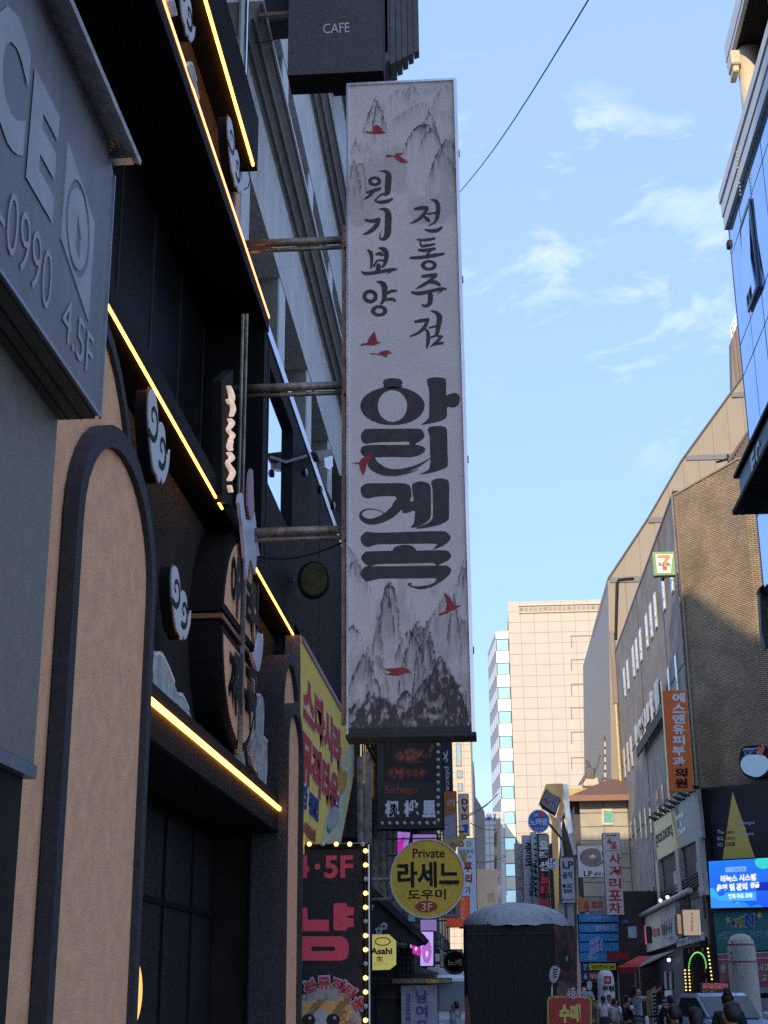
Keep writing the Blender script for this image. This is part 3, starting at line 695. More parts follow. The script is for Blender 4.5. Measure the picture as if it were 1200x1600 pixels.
INK = mat("brush black", (.055, .048, .048), rough=.6, var=.35, scale=14, bump=.1)
def S(g, ox, oy, pts, k=[0]):
    k[0] = (k[0] + 1) % 12
    g.sheet(P, pp(P, stroke_poly([(ox + x / 6, oy + y / 6, w_ / 6) for x, y, w_ in pts], 4)), .003 + k[0] * .0003)
def RING(g, ox, oy, cx, cy, rx, ry, ix, iy):
    o_ = pp(P, ellipse(ox + cx / 6, oy + cy / 6, rx / 6, ry / 6)); i_ = pp(P, ellipse(ox + cx / 6, oy + cy / 6, ix / 6, iy / 6))
    g.prism(P, o_, .0025, .003, holes=[i_])
A, B = (540, 240), (540, 380)
def glyph(name, rings, strokes):
    g = G()
    for o_, *r in rings: RING(g, *o_, *r)
    for o_, s_ in strokes: S(g, *o_, s_)
    build(g, "brush_letter", INK, MAIN)
glyph("won", [(A, 273, 260, 62, 47, 28, 19)], [(A, [(322, 165, 8), (375, 170, 30), (402, 205, 56), (398, 300, 58), (392, 365, 50), (372, 388, 22)]), (A, [(202, 365, 24), (265, 348, 34), (322, 330, 30)]), (A, [(268, 350, 26), (228, 392, 28), (180, 427, 14)]), (A, [(395, 372, 26), (340, 384, 20), (300, 415, 16), (275, 440, 14)]), (A, [(278, 446, 16), (335, 457, 32), (400, 445, 34), (436, 428, 24)])])
glyph("gi", [], [(A, [(318, 520, 8), (375, 528, 38), (400, 575, 60), (398, 690, 62), (393, 755, 60), (368, 795, 42), (335, 806, 22)]), (A, [(322, 795, 16), (328, 745, 6), (340, 720, 4)]), (A, [(186, 625, 20), (250, 634, 34), (312, 620, 38)]), (A, [(318, 618, 28), (290, 675, 44), (235, 728, 36), (168, 760, 14)])])
glyph("jeon", [], [(A, [(652, 520, 22), (705, 512, 36), (765, 508, 30)]), (A, [(768, 512, 28), (735, 570, 34), (680, 622, 28), (610, 655, 10)]), (A, [(728, 585, 20), (765, 615, 36), (783, 632, 26)]), (A, [(768, 568, 16), (840, 556, 20)]), (A, [(795, 432, 8), (845, 447, 34), (868, 495, 44), (862, 580, 40), (842, 640, 24), (782, 676, 10)]), (A, [(745, 712, 12), (785, 725, 30), (855, 722, 36), (900, 694, 24)])])
glyph("tong", [(B, 782, 208, 76, 50, 36, 23)], [(A, [(672, 806, 14), (740, 812, 26), (832, 797, 24)]), (A, [(700, 830, 16), (715, 868, 22), (770, 862, 24), (835, 850, 18)]), (B, [(688, 65, 22), (755, 68, 32), (836, 52, 26)]), (B, [(795, 70, 24), (768, 105, 24)]), (B, [(612, 138, 24), (700, 135, 30), (830, 116, 34), (922, 100, 20)])])
glyph("bo", [], [(B, [(205, 65, 10), (235, 88, 34), (246, 150, 30), (238, 238, 14)]), (B, [(312, 45, 10), (362, 62, 44), (385, 112, 44), (372, 185, 34), (345, 225, 20)]), (B, [(285, 105, 16), (325, 100, 36), (350, 112, 20)]), (B, [(265, 215, 26), (300, 165, 18), (360, 165, 24)]), (B, [(310, 210, 44), (305, 262, 46)]), (B, [(152, 270, 16), (200, 286, 32), (330, 268, 34), (430, 250, 34), (482, 246, 14)]), (B, [(432, 262, 14), (385, 295, 5)])])
glyph("yang", [(B, 230, 500, 72, 66, 34, 30), (B, 315, 635, 78, 54, 36, 25)], [(B, [(290, 360, 8), (345, 377, 44), (368, 430, 56), (362, 520, 40), (335, 568, 20)]), (B, [(372, 478, 24), (430, 452, 30), (478, 446, 18)]), (B, [(380, 530, 24), (440, 525, 28), (466, 545, 18)])])
glyph("ju", [], [(B, [(718, 312, 22), (780, 306, 36), (850, 296, 28)]), (B, [(848, 302, 30), (790, 355, 32), (730, 392, 30), (668, 425, 12)]), (B, [(785, 368, 22), (840, 368, 36), (882, 393, 26)]), (B, [(622, 460, 20), (690, 472, 36), (800, 450, 30), (900, 430, 32), (945, 430, 14)]), (B, [(905, 447, 12), (860, 475, 5)]), (B, [(792, 460, 44), (795, 520, 48), (785, 570, 42), (745, 590, 28), (715, 576, 12)])])
glyph("jeom", [], [(B, [(652, 737, 22), (710, 728, 36), (775, 716, 28)]), (B, [(770, 720, 32), (745, 780, 34), (690, 837, 28), (607, 875, 14)]), (B, [(735, 798, 16), (772, 830, 28)]), (B, [(800, 635, 8), (850, 652, 34), (880, 695, 52), (872, 770, 46), (860, 838, 36), (842, 866, 20)]), (B, [(782, 795, 16), (850, 778, 22)]), (B, [(775, 850, 34), (775, 920, 36), (760, 985, 12)]), (B, [(805, 882, 18), (850, 868, 20), (905, 878, 22)]), (B, [(895, 885, 26), (850, 930, 26), (800, 970, 12)]), (B, [(830, 945, 26), (912, 938, 24)])])
C3, C4 = (540, 570), (540, 740)
def big(o_, polys, rings=(), strokes=()):
    g = G()
    for j, p_ in enumerate(polys): g.sheet(P, pp(P, smooth_poly([(o_[0] + x / 6, o_[1] + y / 6) for x, y in p_], 3)), .003 + .0004 * j)
    for r in rings: RING(g, *o_, *r)
    for s_ in strokes: S(g, *o_, s_)
    build(g, "brush_letter", INK, MAIN)
big(C3, [[(350, 160), (375, 135), (440, 125), (510, 135), (535, 165), (525, 190), (530, 212), (440, 222), (355, 212), (360, 190)], [(762, 150), (800, 122), (860, 118), (915, 125), (943, 150), (942, 280), (975, 275), (1030, 265), (1065, 290), (1072, 330), (1055, 380), (1010, 402), (960, 395), (950, 420), (950, 480), (920, 515), (820, 545), (710, 562), (765, 520), (782, 470), (784, 250)]], rings=[(440, 387, 302, 180, 138, 150)])
big(C3, [[(145, 660), (165, 620), (210, 602), (440, 601), (680, 600), (725, 625), (740, 665), (720, 700), (660, 735), (610, 722), (440, 724), (270, 730), (200, 742), (160, 725), (145, 690)], [(603, 720), (650, 728), (655, 755), (605, 758)], [(142, 800), (165, 765), (250, 752), (450, 752), (650, 752), (720, 765), (745, 790), (735, 820), (690, 848), (600, 868), (440, 864), (280, 868), (200, 870), (152, 840)], [(773, 600), (820, 578), (900, 576), (945, 595), (952, 650), (956, 800), (958, 940), (930, 970), (820, 1010), (690, 1028), (770, 990), (795, 930), (792, 780), (790, 680)]], strokes=[[(240, 870, 70), (255, 930, 95), (310, 975, 88), (400, 1008, 70), (520, 1002, 50), (650, 960, 30), (740, 912, 16), (788, 880, 8)], [(400, 1035, 16), (520, 1030, 14), (680, 985, 6)]])
big(C4, [[(622, 110), (650, 85), (710, 73), (770, 90), (798, 130), (801, 260), (800, 380), (780, 440), (700, 490), (610, 508), (640, 460), (648, 350), (580, 370), (530, 360), (560, 300), (600, 262), (636, 255), (628, 185)], [(802, 85), (830, 55), (880, 45), (940, 55), (970, 90), (971, 250), (970, 400), (955, 440), (880, 480), (740, 512), (652, 512), (760, 470), (808, 430), (819, 380), (818, 250), (814, 140)], [(142, 165), (150, 120), (200, 95), (260, 92), (400, 91), (520, 90), (580, 100), (608, 130), (618, 200), (600, 262), (540, 340), (470, 330), (440, 290), (476, 240), (470, 218), (420, 212), (300, 215), (220, 232), (165, 218)]], strokes=[[(500, 300, 90), (430, 370, 84), (340, 425, 70), (240, 452, 56), (170, 432, 44), (141, 388, 28), (160, 352, 18), (220, 334, 12), (300, 342, 8), (360, 370, 6)]])
big(C4, [[(140, 610), (165, 565), (210, 545), (300, 555), (600, 546), (900, 540), (950, 555), (985, 595), (965, 640), (900, 685), (820, 712), (845, 680), (836, 658), (560, 660), (300, 665), (220, 690), (165, 670)], [(458, 735), (458, 695), (520, 670), (600, 672), (645, 695), (652, 735)], [(150, 780), (180, 742), (240, 728), (600, 724), (930, 720), (975, 745), (990, 775), (960, 815), (900, 842), (850, 868), (820, 838), (560, 844), (300, 850), (230, 876), (190, 850), (155, 815)], [(140, 940), (170, 885), (230, 870), (560, 868), (900, 862), (960, 870), (990, 905), (970, 950), (900, 1010), (800, 1065), (700, 1085), (620, 1065), (580, 1040), (608, 1022), (622, 1032), (612, 1045), (660, 1058), (780, 1045), (845, 1010), (848, 990), (820, 980), (560, 984), (330, 985), (210, 1010), (165, 985)]])
CR = mat("red crane print", (.36, .035, .035), rough=.6, var=.15)
for (ox, oy), sc, p_ in (((540, 120), 6.667, [(200, 570), (230, 572), (290, 575), (285, 530), (310, 510), (340, 505), (380, 550), (385, 570), (430, 588), (350, 597), (230, 590)]),
    ((540, 120), 6.667, [(415, 825), (440, 815), (505, 828), (530, 800), (620, 795), (560, 820), (590, 850), (660, 900), (580, 895), (530, 860), (515, 835), (440, 838)]),
    ((540, 380), 6, [(130, 962), (165, 940), (205, 940), (215, 900), (272, 825), (298, 925), (335, 932), (260, 960), (205, 955)]),
    ((540, 380), 6, [(230, 1030), (300, 1040), (340, 1015), (425, 1003), (400, 1020), (445, 1032), (390, 1045), (385, 1075), (345, 1050), (240, 1042)]),
    ((540, 570), 6, [(45, 920), (130, 918), (150, 880), (200, 860), (250, 820), (240, 870), (200, 930), (185, 1000), (168, 1040), (140, 990), (130, 932)]),
    ((540, 900), 5.854, [(840, 350), (915, 325), (930, 250), (900, 150), (960, 210), (1000, 270), (1060, 270), (1010, 300), (940, 335), (870, 362)]),
    ((540, 900), 5.854, [(345, 850), (440, 846), (520, 840), (570, 850), (605, 890), (540, 885), (490, 912), (420, 908), (360, 900), (430, 885)])):
    g = G().sheet(P, pp(P, [(ox + x / sc, oy + y / sc) for x, y in p_]), .0075); build(g, "red_crane", CR, t)
# brackets back to the wall
for x0, y0, lb in ((386, 371, "upper rusty tube bracket holding the scroll sign off the white facade"), (372, 599, "middle rusty tube bracket holding the scroll sign across the mirror window"), (384, 825, "lowest rusty tube bracket holding the scroll sign above the shaded wall")):
    b = P.px(x0 + 60, y0)[1]
    k = thing("sign_bracket", lb, "bracket", (-2.2, YM + .1, b), "tube brackets of the scroll sign")
    g = G().tube([(-2.45, YM + .1, b), (a0 - .02, YM + .1, b)], .040, 10).tube([(-2.45, YM + .12, b - .068), (a0 - .02, YM + .12, b - .068)], .022, 10); build(g, "tube", STEEL, k, smooth=True)
    g = G().box(a0 - .035, a0 - .01, YM + .02, YM + .28, b - .12, b + .12); build(g, "flange", STEEL, k)
k = thing("sign_bracket", "upright rusty angle bar running down the near edge of the scroll sign", "bracket", (a0 - .04, YM + .1, 4.2))
g = G().box(a0 - .055, a0 - .018, YM + .06, YM + .10, zb + .1, P.px(541, 360)[1]); build(g, "bar", STEEL, k)

k = thing("sign_cable", "black feed cable sagging from the lowest bracket of the scroll sign to the wall", "cable", (-2.2, YM + .3, 5.6))
zq = P.px(450, 825)[1]
g = G().tube([(-2.42 + (a0 + 2.40) * i / 8, YM + .25, zq - .06 - .16 * math.sin(math.pi * i / 8)) for i in range(9)], .009, 6); build(g, "cable", BLKP, k)

# ================================================================== YELLOW BANNER ALONG THE FACADE
P = LP(-2.08); YEL = mat("faded yellow banner", (.95, .63, .11), rough=.7, var=.10, scale=5, bump=.1)
t = thing("fascia_banner", "big yellow slanting banner with red block letters and a cat singer picture", "sign", (-2.1, 20, 3.5))
out_ = pp(P, [(470, 992), (541, 1120), (563, 1160), (530, 1330), (470, 1335)])
g = G().prism(P, out_, -.18, -.004); build(g, "casing", mat("grey banner casing", (.10, .10, .11), rough=.5), t)
g = G().prism(P, out_, -.004, 0); build(g, "face", YEL, t)
g = G().prism(P, pp(P, [(471, 994), (541, 1119), (541, 1127), (472, 1003)]), 0, .02); build(g, "pink_edge", mat("dusty pink edge", (.42, .24, .33), rough=.6), t)
g = G(); gw = G()
for s_, l, r_, h in (("뮤직타운", (455, 1150), (525, 1150), .56), ):
    pass
ya = P.px(470, 1100)[0]; 
def row(s_, x0, x1, z0, z1, m, nm, slant=.0, wh=True):
    g = G(); a0_, _ = P.px(x0, 1150); a1_, _ = P.px(x1, 1150)
    cv = lambda a, b: (a - (z1 - b) * slant, b)
    if wh:
        gw = G(); put_text(gw, P, s_, a0_ - .03, z0 - .02, a1_ + .03, z1 + .02, .004, .085, curve=cv); build(gw, "letter_outline", mat("white outline print", (.62, .62, .6), rough=.6), t)
    put_text(g, P, s_, a0_, z0, a1_, z1, .008, .055, curve=cv); build(g, nm, m, t)
REDL = mat("strong red letters", (.55, .04, .035), rough=.6, var=.1)
row("스다시라", 473, 533, 4.66, 5.28, REDL, "letters")
row("뮤직타운", 471, 529, 4.00, 4.60, REDL, "letters", .15)
row("강 클럽", 472, 498, 3.70, 3.98, mat("blue letters", (.02, .04, .20), rough=.6), "small_letters", .1)
row("노래연습장", 472, 494, 3.42, 3.58, mat("orange letters", (.40, .10, .03), rough=.6), "small_letters", .1, False)
# cat singer in a gown, drawn as flat print
g = G().sheet(P, smooth_poly(pp(P, [(546, 1165), (556, 1168), (549, 1215), (541, 1262), (530, 1325), (506, 1325), (506, 1290), (516, 1250), (526, 1215), (535, 1185)]), 2), .003); build(g, "pale_print", mat("pale mint print", (.64, .58, .36), rough=.6), t)
g = G().sheet(P, smooth_poly(pp(P, [(531, 1195), (535, 1203), (543, 1208), (541, 1225), (535, 1242), (524, 1232), (527, 1212)]), 2), .005); build(g, "cat_head_print", mat("ginger print", (.60, .30, .05), rough=.6, var=.35, scale=14), t)
g = G().sheet(P, pp(P, [(523, 1236), (531, 1236), (528, 1262), (520, 1258)]), .006); build(g, "black_print", BLKP, t)
g = G().sheet(P, pp(P, [(526, 1236), (530, 1236), (527, 1258), (524, 1258)]), .0068); build(g, "white_print", WHITE, t)
g = G().sheet(P, smooth_poly(pp(P, [(514, 1268), (522, 1256), (529, 1262), (527, 1285), (516, 1300), (510, 1292)]), 2), .006).sheet(P, pp(P, [(518, 1268), (523, 1266), (520, 1290), (516, 1288)]), .007)
build(g, "gown_print", mat("silver gown print", (.45, .42, .40), rough=.5, var=.4, scale=25), t)
g = G().sheet(P, smooth_poly(pp(P, [(511, 1288), (514, 1298), (519, 1290), (515, 1302), (510, 1298)]), 2), .008); build(g, "green_print", mat("green print", (.03, .25, .05), rough=.6), t)

# ================================================================== LED CAT MARQUEE
YQ = 16.4; P = YP(YQ)
t = thing("led_marquee", "black led marquee with pink 4·5F lettering, bulb chain and tabby cat picture", "sign", (-1.8, YQ, .12))
aL, aR = -2.28, P.px(578, 1400)[0]; zT = P.px(520, 1318)[1]; aF = P.px(568, 1400)[0]
g = G().rect(P, aL, .14, aR, zT, -.30, -.01); build(g, "casing", BLACK, t, bevel=.006)
def ledface(u, v):
    n = vnoise(u * 400, v * 700); d = (np.sin(u * 260) * np.sin(v * 760) > -.2) * .5 + .5
    b = .010 + .012 * n
    return [b * d, b * d, b * d * 1.15]
g = G().rect(P, aL + .02, .16, aF, zT - .06, -.01, 0); build(g, "screen", mat("black led mesh", (.016, .017, .020), rough=.6, var=.5, scale=60, bump=.5), t)
PINKL = mat("dim pink led letters", (.30, .05, .08), rough=.7, var=.35, scale=70, emit=((.75, .06, .12), .07))
g = G(); px_text(g, P, "5F", 507, 1337, 552, 1372, .006, .03); px_text(g, P, "4", 460, 1337, 483, 1372, .006, .04); g.sheet(P, ellipse(*P.px(496, 1354), .035, .035, 8), .006); build(g, "floor_letters", PINKL, t)
g = G()
for pl in ([(472, 1418), (480, 1418), (481, 1437), (514, 1437), (514, 1455), (455, 1455), (455, 1418)], [(521, 1414), (524, 1411), (541, 1411), (543, 1417), (553, 1418), (553, 1430), (543, 1431), (543, 1434), (553, 1435), (553, 1448), (543, 1449), (541, 1454), (523, 1454), (521, 1451)]): g.sheet(P, pp(P, pl), .006)
ro = lambda x0, y0, x1, y1, r: [(x0 + r, y0), (x1 - r, y0), (x1 - r * .3, y0 + r * .3), (x1, y0 + r), (x1, y1 - r), (x1 - r * .3, y1 - r * .3), (x1 - r, y1), (x0 + r, y1), (x0 + r * .3, y1 - r * .3), (x0, y1 - r), (x0, y0 + r), (x0 + r * .3, y0 + r * .3)]
g.prism(P, pp(P, ro(456, 1463, 545, 1501, 12)), .004, .006, holes=[pp(P, ro(486, 1479, 524, 1486, 3))])
build(g, "big_syllable", PINKL, t)
# arc lettering and cat medallion
cx, cy = P.px(508, 1602); rO = P.px(570, 1600)[0] - cx
g = G(); gw = G()
for i, ch in enumerate("본뮤직타운"):
    th = math.radians(112 - i * 20.5); rr = rO * 1.0
    m_ = lambda a, b: (cx + rr * math.cos(th) + a * math.sin(th) + b * math.cos(th), cy + rr * math.sin(th) - a * math.cos(th) + b * math.sin(th))
    put_text(gw, P, ch, -.085, -.085, .085, .085, .008, .08, curve=m_); put_text(g, P, ch, -.07, -.07, .07, .07, .011, .03, curve=m_)
build(gw, "arc_outline", mat("pale lilac outline", (.50, .42, .52), rough=.6), t); build(g, "arc_letters", REDL, t)
def catface(u, v):
    x = (u - .5) * 2; y = (v - .5) * 2; n = fbm(u * 24, v * 24, 4)
    R_ = np.stack([.30 + .2 * n, .28 + .18 * n, .24 + .16 * n])
    star = (vnoise(u * 34, v * 34) > .8)
    R_ = np.where(star, R_ * .55, R_)
    dx_, dy_ = x, y; x = x + .12; y = y - .47
    head = ((x / .84) ** 2 + ((y + .42) / .62) ** 2 < 1)
    for ex in (-.55, .55):
        ear = (np.abs(x - ex * 1.12) < .27 * np.clip((.46 - y) / .55, 0, 1)) & (y > -.15) & (y < .46); head = head | ear
    st = np.sin(x * 9 + np.sin(y * 7 + n * 5) * 1.6 + n * 4) > .35
    fur = np.where(st, .30, .70); m_ = fur * (.8 + .5 * n)
    fr = np.stack([m_, m_ * .56, m_ * .20])
    mz = ((x / .26) ** 2 + ((y + .50) / .46) ** 2 < 1); fr = np.where(mz, np.stack([.5 * (.8 + .3 * n)] * 3), fr)
    for ex in (-.34, .34):
        ey = (((x - ex) / .19) ** 2 + ((y + .34) / .17) ** 2 < 1); fr = np.where(ey, np.stack([.012 + 0 * n] * 3), fr)
        hl = (((x - ex - .04) / .04) ** 2 + ((y + .28) / .04) ** 2 < 1); fr = np.where(hl, np.stack([.5 + 0 * n] * 3), fr)
    nose = ((x / .07) ** 2 + ((y + .58) / .05) ** 2 < 1); fr = np.where(nose, np.stack([.35 + 0 * n, .12 + 0 * n, .10 + 0 * n]), fr)
    R_ = np.where(head, fr, R_)
    disc = dx_ * dx_ + dy_ * dy_ < 1
    return [np.where(disc, R_[i], .015) for i in range(3)]
rd = rO * .92
printed(P, [(cx - rd, cy - rd), (cx + rd, cy - rd), (cx + rd, cy + rd), (cx - rd, cy + rd)], 110, 110, catface, "cat_picture", attr_mat("printed picture", .6), t, d=.003)
# bulbs
g = G().rect(P, aF + .004, .16, aR, zT, .002, .02); g.rect(P, aL, zT - .055, aR, zT + .0, .003, .024); build(g, "bulb_rail", BLACK, t)
g = G().tube([P.at(aR - .012, .2, .03), P.at(aR - .012, zT - .02, .03)], .011, 6).tube([P.at(aL, zT - .005, .03), P.at(aR - .02, zT - .005, .03)], .008, 6); build(g, "chrome_edge", CHROME, t)
g = G().tube([P.at((aF + aR) / 2 - .012, .2, .03), P.at((aF + aR) / 2 - .012, zT - .08, .03)], .008, 5); build(g, "wire", DARKF, t)
k = 0
for y in list(range(1330, 1602, 22)):
    yy = y; a_, b_ = P.px(571.5, yy); on = k % 3 != 2
    g = G().ball(P.at(a_, b_, .045), .026, 10, 6); build(g, "bulb", BULB if on else BULBOFF, t, smooth=True); k += 1
for x, on in ((484, 1), (505, 0), (526, 1), (547, 1), (567, 0)):
    a_, b_ = P.px(x, 1319.5); g = G().ball(P.at(a_, b_, .045), .026, 10, 6); build(g, "bulb", BULB if on else BULBOFF, t, smooth=True)

# round glow lamp inside the entrance
P = LP(-2.55); a_, b_ = P.px(207, 1552)
t = thing("wall_lamp", "round glowing amber lamp half hidden behind the big pink arch", "lamp", (-2.6, a_, b_))
g = G().prism(P, ellipse(a_, b_, .30, .235, 32), -.04, 0); build(g, "diffuser", mat("amber lamp", (.9, .6, .2), emit=((1.0, .46, .09), .6), bump=0), t)
g = G().prism(P, ellipse(a_, b_, .31, .245, 32), -.10, -.041); build(g, "housing", BLACK, t)

# ================================================================== GENERIC SIGN BUILDERS
def blade(label, corners, Y, face, cat="sign", depth=.22, frame=None, name="blade_sign", wall=None, group=None, fr=.0, P=None):
    """Box sign facing the viewer; corners = photo points (left, top, right, bottom)."""
    P = P or YP(Y); x0, y0, x1, y1 = corners; xm, ym = (x0 + x1) / 2, (y0 + y1) / 2
    a0 = P.px(x0, ym)[0]; a1 = P.px(x1, ym)[0]; b1 = P.px(xm, y0)[1]; b0 = P.px(xm, y1)[1]
    c = P.at((a0 + a1) / 2, b0)
    t = thing(name, label, cat, tuple(c), group)
    g = G().rect(P, a0, b0, a1, b1, -depth, -.006); build(g, "casing", frame or DARKF, t)
    w_ = fr * (b1 - b0) if fr else .012
    g = G().rect(P, a0 + w_, b0 + w_, a1 - w_, b1 - w_, -.006, .006); build(g, "face", face, t)
    if wall is not None and wall > 0:   # fixed to its own mast
        g = G().rect(P, (a0 + a1) / 2 - .05, b0 - .0, (a0 + a1) / 2 + .05, b1, -depth - .5, -depth - .002); build(g, "bracket", DARKF, t)
    elif wall is not None:
        g = G()
        for bb in (b0 + (b1 - b0) * .22, b0 + (b1 - b0) * .8): g.tube([P.at(a0 if wall < a0 else a1, bb, -depth / 2), P.at(wall, bb, -depth / 2)], .014, 6)
        build(g, "bracket", DARKF, t)
    t['_p'] = 1
    return t, P
def letters(t, P, items, m, name="lettering", d=.012, bold=.015):
    g = G()
    for s_, x0, y0, x1, y1 in items:
        if '|' in s_: px_column(g, P, s_.split('|'), x0, y0, x1, y1, d, bold)
        else: px_text(g, P, s_, x0, y0, x1, y1, d, bold)
    build(g, name, m, t)
# ================================================================== SIGNS AND SHOPS FURTHER DOWN ON THE SHADED SIDE
def col(name, rgb, **k):
    m_ = max(rgb); f = min(1.55, .85 / m_) if m_ > .13 else 1.0; rgb = tuple(c * f for c in rgb)
    return mat(name, rgb, **{**dict(rough=.6, var=.08, scale=4, bump=.05), **k})
GLOSSB = col("matt black sheet", (.022, .023, .027), var=.3)

# dark low building behind the signs
t = thing("shop_building", "dim old shop row with awnings behind the round yellow sign", "building", (-3, 30, 0))
OLD = mat("dark old render", (.045, .04, .036), rough=.9, var=.5, scale=1.5, bump=.6, streak=.6)
g = G().box(-9, -2.0, 24.7, 44, 0, 9.5).box(-9, -2.4, 24.9, 43, 9.5, 17).box(-2.0, -1.55, 24.5, 44, 0, 2.2); build(g, "wall", OLD, t)  # set-back top block is unseen, added to shade the signs across the street
WINC = col("cream lit window", (.62, .48, .30), emit=((1.0, .72, .40), 0.270))
g = G().box(-2.4, -2.0, 22.5, 24.69, 4.0, 10); build(g, "upper_wall", OLD, t)
for yy in (22.7, 24.0):
    for zz in (4.9, 6.1, 7.3):
        g = G().box(-1.995, -1.975, yy, yy + 1.15, zz, zz + 1.0); build(g, "window", WINC, t)
        g = G()
        for q_ in (0, .36, .74, 1.10): g.box(-1.974, -1.955, yy + q_, yy + q_ + .05, zz, zz + 1.0)
        build(g, "window_bar", BLKP, t)
PIPEM = col("grey brown conduit", (.16, .13, .11), var=.5, scale=8, streak=.5)
for i in range(14):
    yy = 22.2 + i * .85; g = G().tube([(-1.96, yy, 2.4 + (i % 3) * .3), (-1.96, yy, 5.2 + .2 * (i % 4))], .05 + .03 * (i % 2), 6); build(g, "pipe", PIPEM, t)
g = G()
for i in range(5): g.tube([(-1.90, 22, 5.5 + i * .16), (-1.80, 33, 5.15 + i * .14), (-1.7, 44, 5.3 + i * .1)], .03, 5)
build(g, "cable", BLKP, t)
g = G().profile([(-2.0, 5.5), (-1.55, 5.1), (-1.5, 5.15), (-2.0, 5.75)], 24.5, 40); build(g, "canopy", col("dark canopy", (.05, .045, .04), streak=.4), t)
g = G().box(-2.35, -2.02, 23.4, 23.9, 2.5, 6.2); build(g, "grey_panel", col("slate side panel", (.16, .18, .22)), t)

# black crawfish sign
Yk = 24.0
t, P = blade("black bulb lined sign with red crayfish dish and white Chinese characters", (588, 1085, 692, 1296), Yk, GLOSSB, wall=-2.5, frame=BLACK)
letters(t, P, [("枧", 601, 1251, 624, 1277), ("桃", 631, 1251, 655, 1277), ("里", 660, 1251, 681, 1277)], col("silver lettering", (.42, .44, .50)), bold=.05)
letters(t, P, [("Sichego", 602, 1228, 652, 1243)], col("dull red script", (.26, .03, .02)), bold=.0)
def dish(u, v):
    n = fbm(u * 26, v * 18, 4); b1 = ((u - .52) / .36) ** 2 + ((v - .66) / .20) ** 2; b2 = ((u - .30) / .26) ** 2 + ((v - .22) / .17) ** 2; b3 = ((u - .68) / .14) ** 2 + ((v - .22) / .14) ** 2
    b4 = ((u - .90 - (v - .8) * .2) / .05) ** 2 + ((v - .78) / .20) ** 2; b5 = ((u - .5) / .04) ** 2 + ((v - .95) / .14) ** 2
    m_ = np.clip(1.1 - np.minimum.reduce([b1, b2, b3, b4, b5 + .3]), 0, 1) * np.clip((n - .38) * 5, 0, 1)
    y = np.clip((fbm(u * 14 + 9, v * 30, 3) - .5) * 5, 0, 1) * m_ * (v > .55)
    return [.014 + m_ * .34, .014 + m_ * .055 + y * .12, .015 + m_ * .03]
q = pp(P, [(600, 1222), (682, 1222), (682, 1160), (600, 1160)]); printed(P, q, 80, 60, dish, "dish_picture", attr_mat("printed picture", .6), t, d=.009)
for i in range(14):
    a_, b_ = P.px(684.5, 1282 - i * 11.8); g = G().ball(P.at(a_, b_, .02), .034, 8, 6); build(g, "bulb", BULBOFF, t, smooth=True)
for i in range(8):
    a_, b_ = P.px(597 + i * 11.7, 1286.5); g = G().ball(P.at(a_, b_, .02), .034, 8, 6); build(g, "bulb", BULBOFF, t, smooth=True)

# navy 'place' sign, orange 리 sign
t, P = blade("narrow navy vertical sign with white word place turned sideways", (689, 1156, 707, 1240), 36, col("navy sheet", (.020, .025, .05)), wall=-2.2)
def side_text(t, P, s, x0, y0, x1, y1, m, bold=.01, d=.012, name="lettering"):
    (A0, B1), (A1, B0) = P.px(x0, y0), P.px(x1, y1)     # reads downwards
    cv = lambda a, b: (A0 + (A1 - A0) * b, B1 - (B1 - B0) * a)
    g = G(); put_text(g, P, s, 0, 0, 1, 1, d, bold, curve=cv); build(g, name, m, t)
side_text(t, P, "place", 694, 1198, 704, 1236, WHITE)
g = G().sheet(P, pp(P, stroke_poly([(694, 1186, 2.5), (698, 1180, 2.5), (699, 1174, 2)], 3)), .012).sheet(P, pp(P, stroke_poly([(693, 1176, 2), (699, 1188, 2)], 2)), .0125).sheet(P, ellipse(*P.px(698, 1190), .02, .02, 8), .012); build(g, "emblem", WHITE, t)
t, P = blade("white slim sign edge with small vertical writing beside the crayfish sign", (687.5, 1156, 692, 1300), 33, col("white sheet", (.45, .46, .5)), wall=-2.2, depth=.1)
letters(t, P, [("·|c|u|l|t|u|r|e", 688.3, 1188, 691.2, 1225)], BLKP)
t, P = blade("rusty orange and grey vertical sign with the syllable 리", (692, 1236, 714, 1322), 32, col("rusty orange sheet", (.36, .13, .035)), wall=-2.2)
g = G().sheet(P, pp(P, [(693.5, 1278), (712, 1270), (712, 1321), (693.5, 1321)]), .010); build(g, "grey_print", col("grey print", (.30, .30, .35)), t)
letters(t, P, [("리", 699, 1249, 710, 1261)], col("cream letter", (.55, .45, .35)))
# white 'DVD' sign
t, P = blade("pale sign with dark red capitals DVD stacked vertically", (716, 1240, 733, 1305), 48, col("cream sheet", (.66, .56, .42)), wall=-2.0, depth=.3)
letters(t, P, [("D", 721, 1248, 731.5, 1257), ("V", 721, 1260, 731.5, 1269), ("D", 721, 1272, 731.5, 1280.5)], col("oxblood letters", (.22, .02, .02)), bold=.06)
g = G().sheet(P, smooth_poly(pp(P, [(720, 1291), (726, 1288), (732, 1289), (731, 1297), (727, 1300), (725, 1293)]), 2), .012); build(g, "blue_print", col("blue print", (.02, .08, .35)), t)
g = G().sheet(P, pp(P, [(716, 1298), (731, 1298), (731, 1301), (716, 1301)]), .0125); build(g, "green_print", col("dark green print", (.03, .12, .1)), t)
